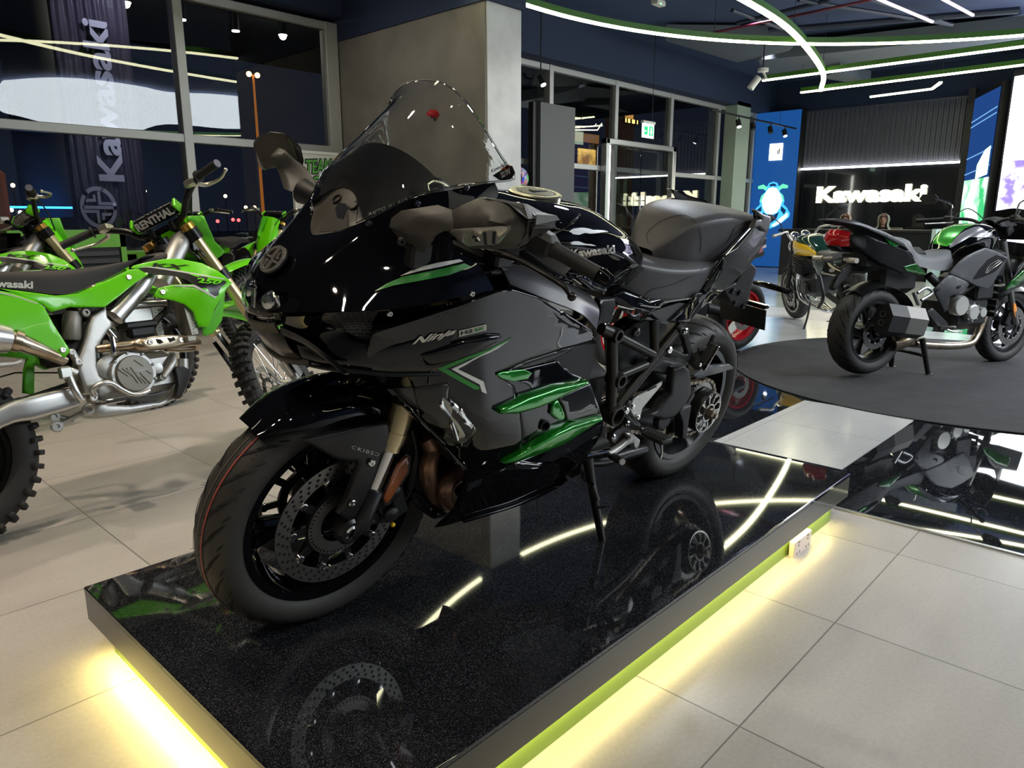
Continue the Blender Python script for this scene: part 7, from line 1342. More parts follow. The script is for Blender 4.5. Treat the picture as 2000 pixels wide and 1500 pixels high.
    m = MB(); m.surf([[(-.5, -.09, .90), (-.5, 0, .92), (-.5, .09, .90)], [(-.2, -.09, .87), (-.2, 0, .90), (-.2, .09, .87)], [(.08, -.08, .80), (.08, 0, .84), (.08, .08, .80)]], 4, 4, thick=.003); m.obj('rear_mudguard', KG, root, ang=60)
    return root, front
kx, kfront = build_kx(34)
kx['label'] = 'nearest lime green motocross bike, right side on, KX 250 lettering, behind the plinth'; kx['group'] = 'lime green motocross bikes'
def copy_tree(o, parent=None, skip=()):
    c = o.copy(); C.objects.link(c); c.parent = parent
    for ch in list(o.children):
        if ch.name.split('.')[0] not in skip: copy_tree(ch, c, skip)
    return c
def place(root, x, y, z, head, lean, label):
    r_ = copy_tree(root, None, ('brake_line',)); f = Frame(x, y, z, head, lean); r_.matrix_world = f.mat; r_['label'] = label; return r_
KXP = []

def axis_steer(deg):
    piv = Vector((1.03, 0, .95)); ax = Vector((-.46, 0, .888)).normalized(); return Matrix.Translation(piv) @ Matrix.Rotation(math.radians(deg), 4, ax) @ Matrix.Translation(-piv)
_fn = set(o.name.split('.')[0] for o in kfront)
def copy_kx(x, y, head, lean, steer, label, skip=()):
    r_ = copy_tree(kx, None, ('brake_line',)+tuple(skip)); r_.matrix_world = Frame(x, y, 0, head, lean).mat; r_['label'] = label
    for ch in r_.children:
        if ch.name.split('.')[0] in _fn: ch.matrix_local = axis_steer(steer)
    return r_
_h = hit(300, 690, 2, .35); copy_kx(float(_h[0])-1.47*math.cos(math.radians(3)), float(_h[1])-1.47*math.sin(math.radians(3))+.07, 3, 14, 4, 'second lime green motocross bike, seat and bars seen just behind the nearest one')
copy_kx(4.45, 7.09, 212, 5, -8, 'lime green motocross bike facing left, right-hand of two before the white sign board')
copy_kx(3.98, 7.83, 212, 5, -8, 'lime green motocross bike facing left, furthest back by the window mullion')
# ================================================================ BIKES ON THE RIGHT
def pset(F, root, sg):
    def pan(name, mt, zm, out, d=None, t=.006, pil=(.004, .008), g=.025, off=0, S=None, par=None, axis=1, ang=45):
        m_ = MB(); o3 = out if d is None else [(x, y, d) for x, y in out]; panel(m_, F, o3, S, off, t, pil, g, zm=zm, sgn=sg, axis=axis); return m_.obj(name, mt, par or root, ang=ang)
    return pan
V = Frame(5.59, 1.69, 0, -24, 0)
DSB = mat('deep_satin_black', (.005, .005, .006), .35, spec=.35)
VB = empty('motorcycle', 'tall touring motorcycle with green and grey tank on its centre stand on the round carpet', 'motorcycle', M=V.mat)
pan = pset(V, VB, -1); P = lambda zm, pts: V.z(zm, pts)
m = MB(); wr = (0, 0, .345); rim_barrel(m, wr, .216, .15); cast_spokes(m, wr, .04, .2, 5, .015, 1.2, 0, 0, .17, .5); m.lathe([(0, -.07), (.05, -.07), (.05, .07), (0, .07)], wr, (0, 1, 0), 28); rw = m.obj('rear_wheel', GB2, VB)
TD = mat('tyre_dusty', (.032, .032, .031), .65, bump=(200, .3, .001)); road_tyre(rw, wr, .318, .18, .218, pitch=22, mt=TD)
drilled_disc(rw, (0, -.085, .345), .085, .122, -1, .005, 4, holes=24); m = MB(); m.lathe([(0, -.13), (.012, -.13), (.02, -.12), (.022, -.1), (0, -.1)], wr, (0, 1, 0), 20); m.obj('axle_nut', CHR, rw)
m = MB(); wf = (1.515, 0, .305); rim_barrel(m, wf, .216, .095); cast_spokes(m, wf, .03, .2, 5, .013, 1.2, 0, 0, .17, .1); m.lathe([(0, -.06), (.04, -.06), (.04, .06), (0, .06)], wf, (0, 1, 0), 28); fw_ = m.obj('front_wheel', GB2, VB); road_tyre(fw_, wf, .303, .122, .218, pitch=24, mt=TD)
for s_ in (1, -1): drilled_disc(fw_, (1.515, .068*s_, .305), .11, .155, s_, .005, 5, holes=28)
for s_ in (1, -1):
    a, b_ = Vector((1.50, .105*s_, .33)), Vector((1.20, .105*s_, .98)); m = MB(); m.tube([b_, a.lerp(b_, .42)], .028, 20); m.tube([a.lerp(b_, .44), a.lerp(b_, .14)], .0215, 20); m.tube([a.lerp(b_, .16), a], .028, 18); m.obj('fork_leg', [STEEL][0], VB); m = MB(); m.box(a+Vector((-.08, -.02*s_, .05)), (.05, .05, .13), Matrix.Rotation(.4, 3, 'Y'), bev=.01); m.obj('brake_caliper', MBK, VB)
m = MB(); m.surf([[(1.515+.325*math.cos(a), w*.085, .305+(.325-.05*abs(w)**2.2)*math.sin(a)) for w in (-1, -.5, 0, .5, 1)] for a in np.radians(np.linspace(45, 150, 8))], 3, 3, thick=.004); m.obj('mudguard', GB2, VB, ang=60)
pan('reflector', mat('orange_reflector', (.9, .3, .03), .3, coat=1), 15, [(525, 930, -.125), (548, 945, -.125), (560, 1010, -.125), (555, 1062, -.125), (540, 1062, -.125), (525, 1000, -.125)], t=.006, g=.01)
# seat, tail
def lens_rows(pts, wv): return [[(p.x, -w, p.z-d), (p.x, -w*.75, p.z-.01), (p.x, 0, p.z), (p.x, w*.75, p.z-.01), (p.x, w, p.z-d)] for p, (w, d) in zip(pts, wv)]
m = MB(); m.surf(lens_rows([Vector(p) for p in ((.72, 0, .93), (.66, 0, .915), (.55, 0, .895), (.42, 0, .89), (.30, 0, .905), (.24, 0, .95), (.19, 0, 1.0), (.05, 0, 1.025), (-.15, 0, 1.04), (-.25, 0, 1.04))], [(.08, .09), (.12, .12), (.15, .12), (.165, .11), (.16, .1), (.15, .13), (.15, .1), (.15, .06), (.13, .05), (.1, .04)]), 4, 4); m.obj('seat', mat('grey_vinyl', (.12, .123, .135), .5, bump=(400, .3, .001)), VB, ang=60)
pan('tail_cowl', DSB, 19, [(0, 255, -.04), (120, 248, -.08), (250, 268, -.12), (400, 320, -.15), (520, 380, -.16), (620, 450, -.165), (690, 560, -.17), (770, 640, -.165), (600, 600, -.16), (420, 520, -.15), (260, 450, -.12), (220, 400, -.1), (250, 340, -.1), (180, 300, -.07), (60, 285, -.05)], t=.01)
pan('grab_rail', mat('rail_dark', (.05, .05, .055), .35, .3), 19, [(0, 248, -.06), (130, 242, -.12), (250, 258, -.16), (330, 285, -.175), (480, 345, -.18), (600, 410, -.18), (640, 470, -.18), (590, 440, -.185), (460, 372, -.185), (320, 310, -.18), (240, 285, -.17), (120, 262, -.13), (10, 262, -.07)], t=.02)
pan('green_tail_panel', GREENP, 19, [(440, 360, -.17), (470, 365, -.172), (540, 395, -.175), (592, 432, -.175), (540, 450, -.175), (500, 430, -.175), (470, 385, -.173)], t=.006)
pan('green_seat_panel', mat('dark_candy_green', (.008, .12, .01), .25, .4, 1), 19, [(600, 590, -.17), (690, 565, -.175), (760, 635, -.17), (770, 650, -.17), (690, 640, -.17), (620, 625, -.165)], t=.006)
pan('side_pannier_mount', DSB, 19, [(260, 330, -.11), (420, 400, -.16), (640, 480, -.17), (660, 560, -.17), (600, 640, -.16), (420, 560, -.15), (280, 470, -.12), (240, 440, -.1), (250, 380, -.1)], t=.02)
m = MB(); m.box((.1, 0, .86), (.62, .22, .16), bev=.04); m.box((.2, 0, .72), (.35, .16, .22), bev=.04); m.obj('seat_base', MBK, VB)
m = MB(); LT = P(19, [(90, 340, -.0)]); c = Vector((-.36, 0, 1.01)); rw_ = [[(c.x+.02, -.085, c.z+.03), (c.x-.02, -.04, c.z+.045), (c.x-.02, .04, c.z+.045), (c.x+.02, .085, c.z+.03)], [(c.x, -.1, c.z), (c.x-.045, -.04, c.z), (c.x-.045, .04, c.z), (c.x, .1, c.z)], [(c.x+.03, -.08, c.z-.04), (c.x-.01, -.04, c.z-.045), (c.x-.01, .04, c.z-.045), (c.x+.03, .08, c.z-.04)]]
m.surf(rw_, 5, 5, thick=.02); m.obj('tail_light', REDR, VB, ang=25)
pan('rear_fender', DSB, 19, [(110, 440, -.04), (200, 430, -.05), (250, 460, -.06), (240, 490, -.06), (150, 480, -.05)], t=.08)
for s_ in (1, -1): m = MB(); m.tube([(-.33, s_*.05, .87), (-.36, s_*.11, .865)], .012, 10); m.tube([(-.36, s_*.11, .865), (-.37, s_*.19, .865)], [.02, .018], 14); m.obj('turn_signal', mat('clear_signal', (.6, .55, .5), .15, 0, 1), VB)
q = [Vector(V.at(1600+a/3.6615, 360+b_/3.6615, -.42+dx, 0)) for a, b_, dx in ((5, 645, 0), (130, 665, 0), (165, 610, .02), (50, 555, .02))]; m = MB(); m.slab(q, (.006, 0, 0)); plt = m.obj('plate', GB2, VB, flat=True)
Qp = quad(*[p-Vector((.002, 0, 0)) for p in q]); m = MB(); letter(m, 'Kawasaki', lambda u, v, w: Qp(.06+u*.8, .06+v*.22, w+.001), .002, .03); emblem(lambda u, v, w: Qp(.38+.3*u, .38+.36*v, w+.001), m, .002); m.obj('plate_print', WHITEF, plt); m = MB(); poly_on(m, [(.1, .98), (.3, .8), (.7, .72), (.98, .74), (.98, .86), (.7, .86), (.4, .95), (.2, 1.05)], Qp, .003); m.obj('plate_glint', mat('cream_glint', (.8, .75, .5), .4), plt)  # cream streak painted on the plate as a glint
pan('plate_stay', MBK, 19, [(165, 600, -.03), (250, 550, -.03), (270, 560, -.03), (180, 680, -.03), (110, 760, -.03), (90, 740, -.03)], t=.03)
m = MB(); m.surf([[(.03+.36*math.cos(a), w*.1, .345+(.36-.04*abs(w)**2)*math.sin(a)) for w in (-1, -.5, 0, .5, 1)] for a in np.radians(np.linspace(20, 125, 8))], 3, 3, thick=.004); m.obj('hugger', GB2, VB, ang=60)
# tank and fairing
TV = [sect(1.12, 1.06, .13, .93, .12), sect(1.05, 1.095, .17, .92, .15), sect(.95, 1.105, .19, .91, .16), sect(.86, 1.085, .18, .9, .14), sect(.78, 1.04, .16, .88, .12), sect(.71, .98, .13, .87, .1), sect(.67, .92, .11, .85, .08)]
m = MB(); m.surf([[(p[0], -p[1], p[2]) for p in reversed(r_[1:])]+r_ for r_ in TV], 4, 4); tv = m.obj('fuel_tank', GB, VB, ang=60); MV = MeshSurf(V, tv, 1, -1)
def mshift(name, mt, zm, out, off, S, par, g=.02):
    q_ = crl([Vector((a, b, 0)) for a, b in V.px(zm, out)], 2, True); m_ = MB(); n = len(q_); vs = [S.hit(p.x, p.y, off) for p in q_]
    # fan of small quads laid on the surface
    cx_ = sum(p.x for p in q_)/n; cy_ = sum(p.y for p in q_)/n; R_ = 10; V_ = []; F_ = []
    for k in range(R_+1):
        for p in q_: t_ = k/R_; V_.append(S.hit(cx_+(p.x-cx_)*t_, cy_+(p.y-cy_)*t_, off))
    for k in range(R_):
        for i in range(n): F_.append((k*n+i, k*n+(i+1) % n, k*n+n+(i+1) % n, k*n+n+i))
    m_.add(V_, F_); return m_.obj(name, mt, par, ang=70)
mshift('green_tank_panel', mat('lime_tank_paint', (.05, .42, .03), .2, .3, 1), 13, [(425, 395), (450, 330), (500, 275), (560, 245), (640, 236), (760, 248), (690, 275), (620, 340), (560, 415), (520, 420), (470, 405)], .002, MV, tv)
mshift('silver_tank_panel', mat('silver_tank_paint', (.32, .33, .36), .3, .5, 1), 13, [(560, 425), (600, 370), (650, 320), (720, 280), (800, 262), (860, 300), (930, 340), (900, 350), (780, 345), (680, 355), (620, 380), (580, 430)], .0025, MV, tv)
SVN = P(13, [(430, 770, -.16), (560, 640, -.18), (700, 500, -.2), (860, 435, -.2), (1030, 510, -.2), (960, 640, -.22), (870, 765, -.22), (720, 720, -.22), (560, 830, -.2), (640, 800, -.22), (460, 830, -.17), (550, 940, -.19)]); SV = Surf(V, SVN, 1, 1e-4)
FG = mat('graphite_satin', (.085, .087, .092), .4, .4)
sf = pan('side_fairing', FG, 13, [(560, 640), (640, 550), (700, 500), (780, 460), (850, 432), (940, 462), (1035, 515), (990, 590), (960, 640), (905, 735), (865, 768), (780, 745), (690, 700), (555, 645)], S=SV)
pan('fairing_vent', KBK, 13, [(750, 690), (800, 610), (870, 530), (940, 490), (1025, 520), (960, 600), (930, 630), (850, 665), (780, 690)], S=SV, off=.005, t=.001, pil=None, par=sf)
pan('engine_cover', FG, 13, [(430, 772), (500, 700), (560, 645), (700, 705), (720, 730), (690, 770), (640, 800), (560, 830), (550, 930), (520, 960), (490, 900), (440, 800)], S=SV, off=-.004)
m = MB()
for a, b_ in ((472, 775), (642, 750)): p = SV.hit(1720+a/4.1666, 380+b_/4.1666, -.006); m.lathe([(0, -.001), (.013, -.003)], p, (0, 1, 0), 16)
m.obj('mount_hole', RUB2, sf); m = MB()
for k in range(3): m.tube([SV.hit(1720+x/4.1666, 380+y/4.1666, -.008) for x, y in ((850+10*k, 640), (870+12*k, 600+8*k), (900+20*k, 565+9*k), (960+15*k, 530+8*k))], .0025, 6, 4)
m.obj('vent_trim', SILV, sf)
pan('front_fairing', GB2, 13, [(1000, 790, -.2), (1060, 700, -.21), (1120, 610, -.21), (1180, 540, -.2), (1400, 430, -.16), (1400, 600, -.16), (1167, 740, -.2), (1090, 770, -.2), (960, 840, -.18), (950, 815, -.18)], t=.006)
pan('green_front_panel', MT['dark_candy_green'], 13, [(1008, 780, -.215), (1065, 700, -.225), (1180, 600, -.225), (1300, 520, -.2), (1300, 600, -.2), (1170, 690, -.22), (1080, 755, -.222)], t=.004)
m = MB(); m.surf([[(1.50, -.16, .98), (1.62, -.1, .96), (1.66, 0, .95), (1.62, .1, .96), (1.50, .16, .98)], [(1.42, -.18, .88), (1.60, -.12, .84), (1.66, 0, .83), (1.60, .12, .84), (1.42, .18, .88)], [(1.36, -.18, .78), (1.52, -.1, .74), (1.58, 0, .73), (1.52, .1, .74), (1.36, .18, .78)]], 4, 4, thick=.006); m.surf([[(1.42, -.14, 1.2), (1.44, 0, 1.22), (1.42, .14, 1.2)], [(1.48, -.16, 1.08), (1.53, 0, 1.08), (1.48, .16, 1.08)], [(1.50, -.16, .98), (1.60, 0, .98), (1.50, .16, .98)]], 4, 4, thick=.004); m.obj('nose_fairing', GB2, VB, ang=60)
m = MB(); m.surf([[(1.32, -.12, 1.09), (1.36, 0, 1.14), (1.32, .12, 1.09)], [(1.20, -.14, 1.08), (1.22, 0, 1.15), (1.20, .14, 1.08)], [(1.14, -.12, 1.08), (1.15, 0, 1.13), (1.14, .12, 1.08)]], 5, 4, thick=.006); m.box((1.3, 0, 1.06), (.08, .18, .1), Matrix.Rotation(-.6, 3, 'Y'), bev=.015); m.obj('instrument_hood', MBK, VB, ang=60)
m = MB(); m.box((.9, 0, .92), (.4, .2, .1), bev=.04); m.box((1.1, 0, .8), (.3, .28, .26), bev=.05); m.tube([(.45, -.1, .74), (.7, -.16, .6), (1.15, -.12, .85)], .03, 12, 3); m.obj('main_frame', MBK, VB)
# engine, exhaust, stands
m = MB(); c = Vector((.9, 0, .45)); m.box(c, (.36, .32, .26), bev=.05); m.box(c+Vector((.1, 0, .18)), (.2, .34, .2), bev=.03); en_ = m.obj('engine', MBK, VB)
m = MB(); c = P(13, [(640, 900, -.2)])[0]; c2 = P(13, [(750, 960, -.2)])[0]; c3 = P(13, [(830, 960, -.19)])[0]
m.lathe([(.075, .05), (.075, .0), (.068, -.012), (0, -.014)], c+Vector((.02, 0, -.005)), (0, 1, 0), 32); m.lathe([(.06, .05), (.06, -.005), (.05, -.014), (0, -.016)], c2, (0, 1, 0), 32); m.lathe([(.04, .05), (.04, .0), (.034, -.01), (0, -.012)], c3, (0, 1, 0), 28)
for k in range(8): a = k*PI/4; bolt(m, c2+Vector((.067*math.cos(a), 0, .067*math.sin(a))), (0, -1, 0), .007, .008)
m.obj('engine_cover_chrome', mat('polished_case', (.62, .61, .58), .32, .6), en_)
m = MB()
for k in range(6): m.box((1.18, 0, .42+.05*k), (.03, .3, .035), bev=.005)
m.obj('radiator', MBK, VB)
E0 = P(18, [(395, 300, -.2), (500, 320, -.2), (630, 345, -.18)])
m = MB(); nprof = [(-.16, .0), (-.16, .0)]; a, b_ = Vector((-.05, -.205, .455)), Vector((.30, -.19, .405)); x_ = (b_-a).normalized(); y_ = Vector((0, 1, 0)); z_ = x_.cross(y_)
def hexr(p, h, w): return [p+z_*h*u+y_*w*v for u, v in ((1, -.35), (.85, .6), (.2, 1), (-.75, .7), (-1, 0), (-.7, -.8), (.3, -1), (1, -.35))]
for lo, hi, mt, nm in ((.40, .98, mat('muffler_titanium', (.2, .19, .18), .5, .7), 'silencer'), (-.12, .41, MBK, 'silencer_end'), (.98, 1.12, MBK, 'silencer_collar')):
    m = MB(); r0, r1 = hexr(a.lerp(b_, lo), .112, .078), hexr(a.lerp(b_, hi), .112 if nm != 'silencer_collar' else .05, .078 if nm != 'silencer_collar' else .04); n = 7; m.add(r0[:7]+r1[:7], [(k, (k+1) % n, n+(k+1) % n, n+k) for k in range(n)]+[tuple(range(n-1, -1, -1)), tuple(range(n, 2*n))]); o = m.obj(nm, mt, VB, ang=30)
    if nm == 'silencer_end':
        m = MB()
        for dz in (.035, -.025): m.lathe([(.022, .0), (.024, .004), (.018, .004), (.016, -.01), (0, -.01)], a.lerp(b_, -.13)+z_*dz, -x_, 20)
        m.obj('outlet', STEEL, o)
m = MB(); m.tube([(.36, -.15, .42), (.42, -.1, .36), (.3, -.08, .27), (.2, -.06, .25)], [.03, .04, .06, .06], 18, 5); m.tube([(.3, -.06, .25), (.7, -.08, .2), (1.0, -.08, .19), (1.12, -.06, .24), (1.2, -.05, .4)], [.03, .03, .028, .028, .028], 16, 5); m.obj('exhaust_pipe', TI, VB)
m = MB(); m.tube([(.5, .08, .4), (.3, -.08, .36), (.0, -.06, .345)], [.05, .045, .05], 14, 4); m.tube([(.5, .1, .42), (.0, .1, .345)], [.05, .045], 12); m.obj('swingarm', MBK, VB)
for s_ in (-1, 1): m = MB(); m.tube([(.44, .12*s_, .28), (.47, .14*s_, .15), (.50, .16*s_, .015)], [.021, .019, .018], 12, 3); m.box((.50, .165*s_, .008), (.07, .04, .015), bev=.004); m.obj('stand_leg', FRAMEM, VB)
m = MB(); m.tube([(.46, -.14, .15), (.40, 0, .17), (.46, .14, .15)], .012, 10, 4); m.obj('stand_crossbar', FRAMEM, VB)
pan('rider_footrest_plate', MBK, 13, [(370, 960, -.17), (420, 920, -.17), (480, 980, -.17), (540, 1040, -.17), (560, 1100, -.17), (480, 1110, -.17), (440, 1050, -.17)], t=.02)
m = MB(); m.bar(*P(13, [(490, 1080, -.18), (610, 1080, -.27)]), .03, .018, bev=.004); m.tube(P(13, [(540, 1100, -.2), (600, 1115, -.22), (660, 1110, -.22)]), .008, 8, 3); m.obj('footpeg', ALU, VB); m = MB(); m.tube(P(13, [(300, 800, -.17), (370, 760, -.17), (420, 800, -.17), (330, 860, -.17)]), .012, 10, 3); m.bar(*P(13, [(270, 800, -.2), (310, 900, -.2)]), .03, .02, bev=.005); m.obj('pillion_footpeg', ALU, VB)
# handlebars and mirrors
for s_ in (1, -1):
    m = MB(); m.tube([(1.16, s_*.06, 1.10), (1.15, s_*.12, 1.13), (1.10, s_*.22, 1.14), (.95, s_*.42, 1.125)], .0125, 12, 5); m.tube([(1.045, s_*.29, 1.135), (.955, s_*.415, 1.125)], .0175, 16); m.tube([(.955, s_*.415, 1.125), (.935, s_*.44, 1.123)], .019, 14); m.box((1.07, s_*.26, 1.14), (.05, .06, .05), bev=.01); hb = m.obj('handlebar', MBK, VB)
    m = MB(); m.tube([(1.09, s_*.25, 1.15), (1.09, s_*.26, 1.24), (1.08, s_*.30, 1.27), (1.06, s_*.39, 1.30)], .006, 10, 5); m.obj('mirror_stem', CHR, hb)
    m = MB(); c = Vector((1.06, s_*.45, 1.295)); m.add([], []); rws = [[c+Vector((dx, s_*y*.085, z*.038)) for y, z in ((-1, .2), (-.6, 1), (.7, 1.1), (1, .1), (.4, -.9), (-.7, -.8), (-1, .2))] for dx in (0.0, .012)]; n = 6; m.add([p for r_ in rws for p in r_[:6]]+[c+Vector((.05, 0, 0))], [(k, (k+1) % n, n+(k+1) % n, n+k) for k in range(n)]+[tuple(range(n))]+[(n+k, n+(k+1) % n, 2*n) for k in range(n)]); m.obj('mirror', MBK, hb, ang=20)
    m = MB(); m.tube([(1.1, s_*.24, 1.12), (1.14, s_*.3, 1.11), (1.02, s_*.42, 1.10)], .006, 8, 4); m.obj('lever', ALU, hb)
m = MB(); m.tube([(1.08, -.25, 1.13), (1.2, -.2, 1.2), (1.25, -.05, 1.1)], .004, 6, 5); m.tube([(1.08, .25, 1.13), (1.2, .2, 1.22), (1.25, .05, 1.1)], .004, 6, 5); m.obj('cables', MBK, VB)
# ---- retro roadster
Zf = Frame(7.45, 2.3, .008, 45, 9); ZB = empty('motorcycle', 'retro motorcycle with yellow and dark green tank, half hidden behind the touring motorcycle tail', 'motorcycle', M=Zf.mat)
pan = pset(Zf, ZB, 1); P = lambda zm, pts: Zf.z(zm, pts)
for nm, wc, R0, wd, rr in (('front_wheel', (1.47, 0, .305), .305, .12, .218), ('rear_wheel', (0, 0, .315), .315, .18, .22)):
    m = MB(); rim_barrel(m, wc, .216, wd*.8); cast_spokes(m, wc, .03, .2, 8 if nm[0] == 'f' else 5, .008, 1.4, 0, 0, .1); m.lathe([(0, -.06), (.04, -.06), (.04, .06), (0, .06)], wc, (0, 1, 0), 24); w_ = m.obj(nm, GB2, ZB); road_tyre(w_, wc, R0, wd, rr, pitch=20, mt=TD); m = MB(); m.lathe([(.214, wd*.42), (.225, wd*.43), (.225, wd*.40)], wc, (0, 1, 0), 60); m.obj('rim_stripe', SILV, w_)
    for s_ in ((1, -1) if nm[0] == 'f' else (1,)): drilled_disc(w_, (wc[0], s_*.065, wc[2]), .11, .15, s_, .005, 5, holes=20)
TZ = [sect(1.13, .88, .09, .80, .08), sect(1.08, .96, .135, .79, .12), sect(1.0, .99, .155, .78, .13), sect(.9, .985, .155, .78, .13), sect(.8, .95, .135, .78, .11), sect(.70, .88, .10, .77, .08), sect(.66, .83, .07, .77, .06)]
m = MB(); m.surf([[(p[0], -p[1], p[2]) for p in reversed(r_[1:])]+r_ for r_ in TZ], 4, 4); tz = m.obj('fuel_tank', DGR, ZB, ang=60); MZ = MeshSurf(Zf, tz, 1, 1)
m = MB(); m.surf([[(1.14, .10, .90), (1.12, .105, .83), (1.12, .1, .79)], [(1.05, .148, .945), (1.05, .158, .87), (1.05, .14, .79)], [(.88, .165, .925), (.88, .172, .86), (.88, .148, .79)], [(.72, .150, .90), (.72, .157, .85), (.72, .135, .79)], [(.56, .125, .83), (.56, .13, .81), (.56, .12, .79)]], 5, 5, thick=.006); yp = m.obj('yellow_tank_panel', YEL, tz, ang=60)
MY = MeshSurf(Zf, yp, 1, 1); m = MB(); letter_px(m, 'Kawasaki', MY, [(1544, 489), (1557, 489), (1557, 485.5), (1544, 485)], .001, .001, .02); m.obj('lettering', SILV, yp)
m = MB(); m.surf(lens_rows([Vector(p) for p in ((.68, 0, .83), (.5, 0, .82), (.3, 0, .83), (.1, 0, .86), (-.1, 0, .88), (-.22, 0, .87))], [(.08, .06), (.12, .07), (.14, .07), (.13, .07), (.11, .06), (.08, .05)]), 4, 4); m.obj('seat', SEAT, ZB, ang=60); m = MB(); m.surf([[(-.38, 0, .85), (-.36, .05, .83), (-.34, .07, .8)], [(-.2, 0, .88), (-.2, .09, .84), (-.2, .11, .78)], [(.15, 0, .84), (.15, .12, .8), (.15, .13, .74)]], 4, 4, thick=.005, mirror=True); m.obj('tail_cowl', DGR, ZB, ang=60)
m = MB(); c = Vector((.78, 0, .48)); m.box(c, (.34, .32, .26), bev=.06); m.box(c+Vector((.12, 0, .2)), (.2, .34, .2), Matrix.Rotation(-.2, 3, 'Y'), bev=.02)
for k in range(7): m.box(c+Vector((.13, 0, .12+.028*k)), (.24, .38, .008), Matrix.Rotation(-.2, 3, 'Y'))
m.lathe([(.075, 0), (.075, .19), (.06, .205), (0, .205)], c+Vector((-.02, 0, -.03)), (0, 1, 0), 28); m.lathe([(.05, 0), (.05, .18), (.04, .19), (0, .19)], c+Vector((.13, 0, -.05)), (0, 1, 0), 24); m.obj('engine', mat('engine_black', (.03, .03, .03), .35, .4), ZB)
for y in (-.12, -.04, .04, .12): m = MB(); m.tube([(.98, y, .62), (1.08, y, .52), (1.06, y*.9, .3), (.9, y*.5-.05, .2), (.7, -.05+y*.2, .17)], .019, 12, 5); m.obj('exhaust_header', CHR, ZB)
m = MB(); m.tube([(.7, -.08, .17), (.4, -.14, .22), (.0, -.2, .33)], [.03, .05, .055], 20, 4); m.obj('silencer', CHR, ZB)
for s_ in (1, -1): m = MB(); a, b_ = Vector((1.46, .1*s_, .31)), Vector((1.17, .1*s_, .93)); m.tube([b_, a.lerp(b_, .5)], .021, 16); m.tube([a.lerp(b_, .55), a], .029, 16); m.obj('fork_leg', mat('fork_black', (.02, .02, .02), .3, .5), ZB); m = MB(); m.tube([(1.16, .12*s_, .93), (1.16, .16*s_, 1.0), (1.1, .2*s_, 1.04), (.98, .38*s_, 1.03)], .012, 12, 5); m.tube([(1.05, .27*s_, 1.035), (.97, .4*s_, 1.03)], .0165, 14); hb = m.obj('handlebar', ALU, ZB); m = MB(); m.tube([(1.08, .24*s_, 1.05), (1.1, .26*s_, 1.14), (1.05, .36*s_, 1.22)], .006, 8, 4); m.sphere((1.04, .4*s_, 1.22), (.012, .06, .04)); m.obj('mirror', MBK, hb)
m = MB(); m.lathe([(.09, -.05), (.095, .0), (.085, .03), (0, .045)], (1.33, 0, .85), (1, 0, .1), 28); m.obj('headlight', CHR, ZB); m = MB()
for y in (.06, -.06): m.lathe([(.045, -.04), (.048, .0), (.042, .004), (0, .004)], (1.22, y, .99), (-.6, 0, .8), 24)
m.obj('gauges', CHR, ZB); m = MB(); m.surf([[(1.47+.325*math.cos(a), w*.07, .305+(.325-.04*abs(w)**2)*math.sin(a)) for w in (-1, 0, 1)] for a in np.radians(np.linspace(60, 150, 7))], 3, 3, thick=.004); m.obj('mudguard', MBK, ZB, ang=60)
m = MB(); m.tube([(.7, .16, .3), (.66, .22, .15), (.62, .3, .0)], .011, 10, 3); m.obj('side_stand', MBK, ZB); m = MB(); m.tube([(.4, .1, .4), (.2, .11, .36), (0, .1, .315)], .03, 12, 3); m.tube([(.15, .13, .7), (.03, .12, .38)], .028, 12); m.obj('swingarm', MBK, ZB); m = MB(); m.tube([(1.15, .05, .82), (.95, .12, .75), (.6, .13, .7), (.45, .13, .4), (.6, .12, .25)], .018, 10, 4); m.obj('frame_tube', MBK, ZB)
m = MB(); m.surf([[(.62, .145, .77), (.5, .15, .78), (.36, .14, .74)], [(.60, .15, .70), (.5, .155, .68), (.4, .145, .68)], [(.56, .14, .62), (.5, .145, .60), (.44, .14, .62)]], 4, 4, thick=.006); m.obj('side_cover', DGR, ZB, ang=60); m = MB(); m.tube([(-.25, 0, .8), (-.34, 0, .62)], .02, 8); m.obj('plate_bracket', MBK, ZB); m = MB(); m.box((-.35, 0, .62), (.012, .19, .11), bev=.005); zp = m.obj('plate', mat('silver_plate', (.5, .55, .55), .25, .3), ZB); m = MB(); letter(m, 'Kawasaki', lambda u, v, w: Vector((-.358-w, .075-u*.15, .575+v*.03)), .002, .03); m.obj('plate_print', WHITEF, zp); m = MB(); m.sphere((-.35, 0, .54), (.02, .03, .015)); m.obj('plate_light', LENS, ZB); m = MB(); m.box((-.355, 0, .50), (.01, .1, .04)); m.obj('red_reflector', REDR, ZB)
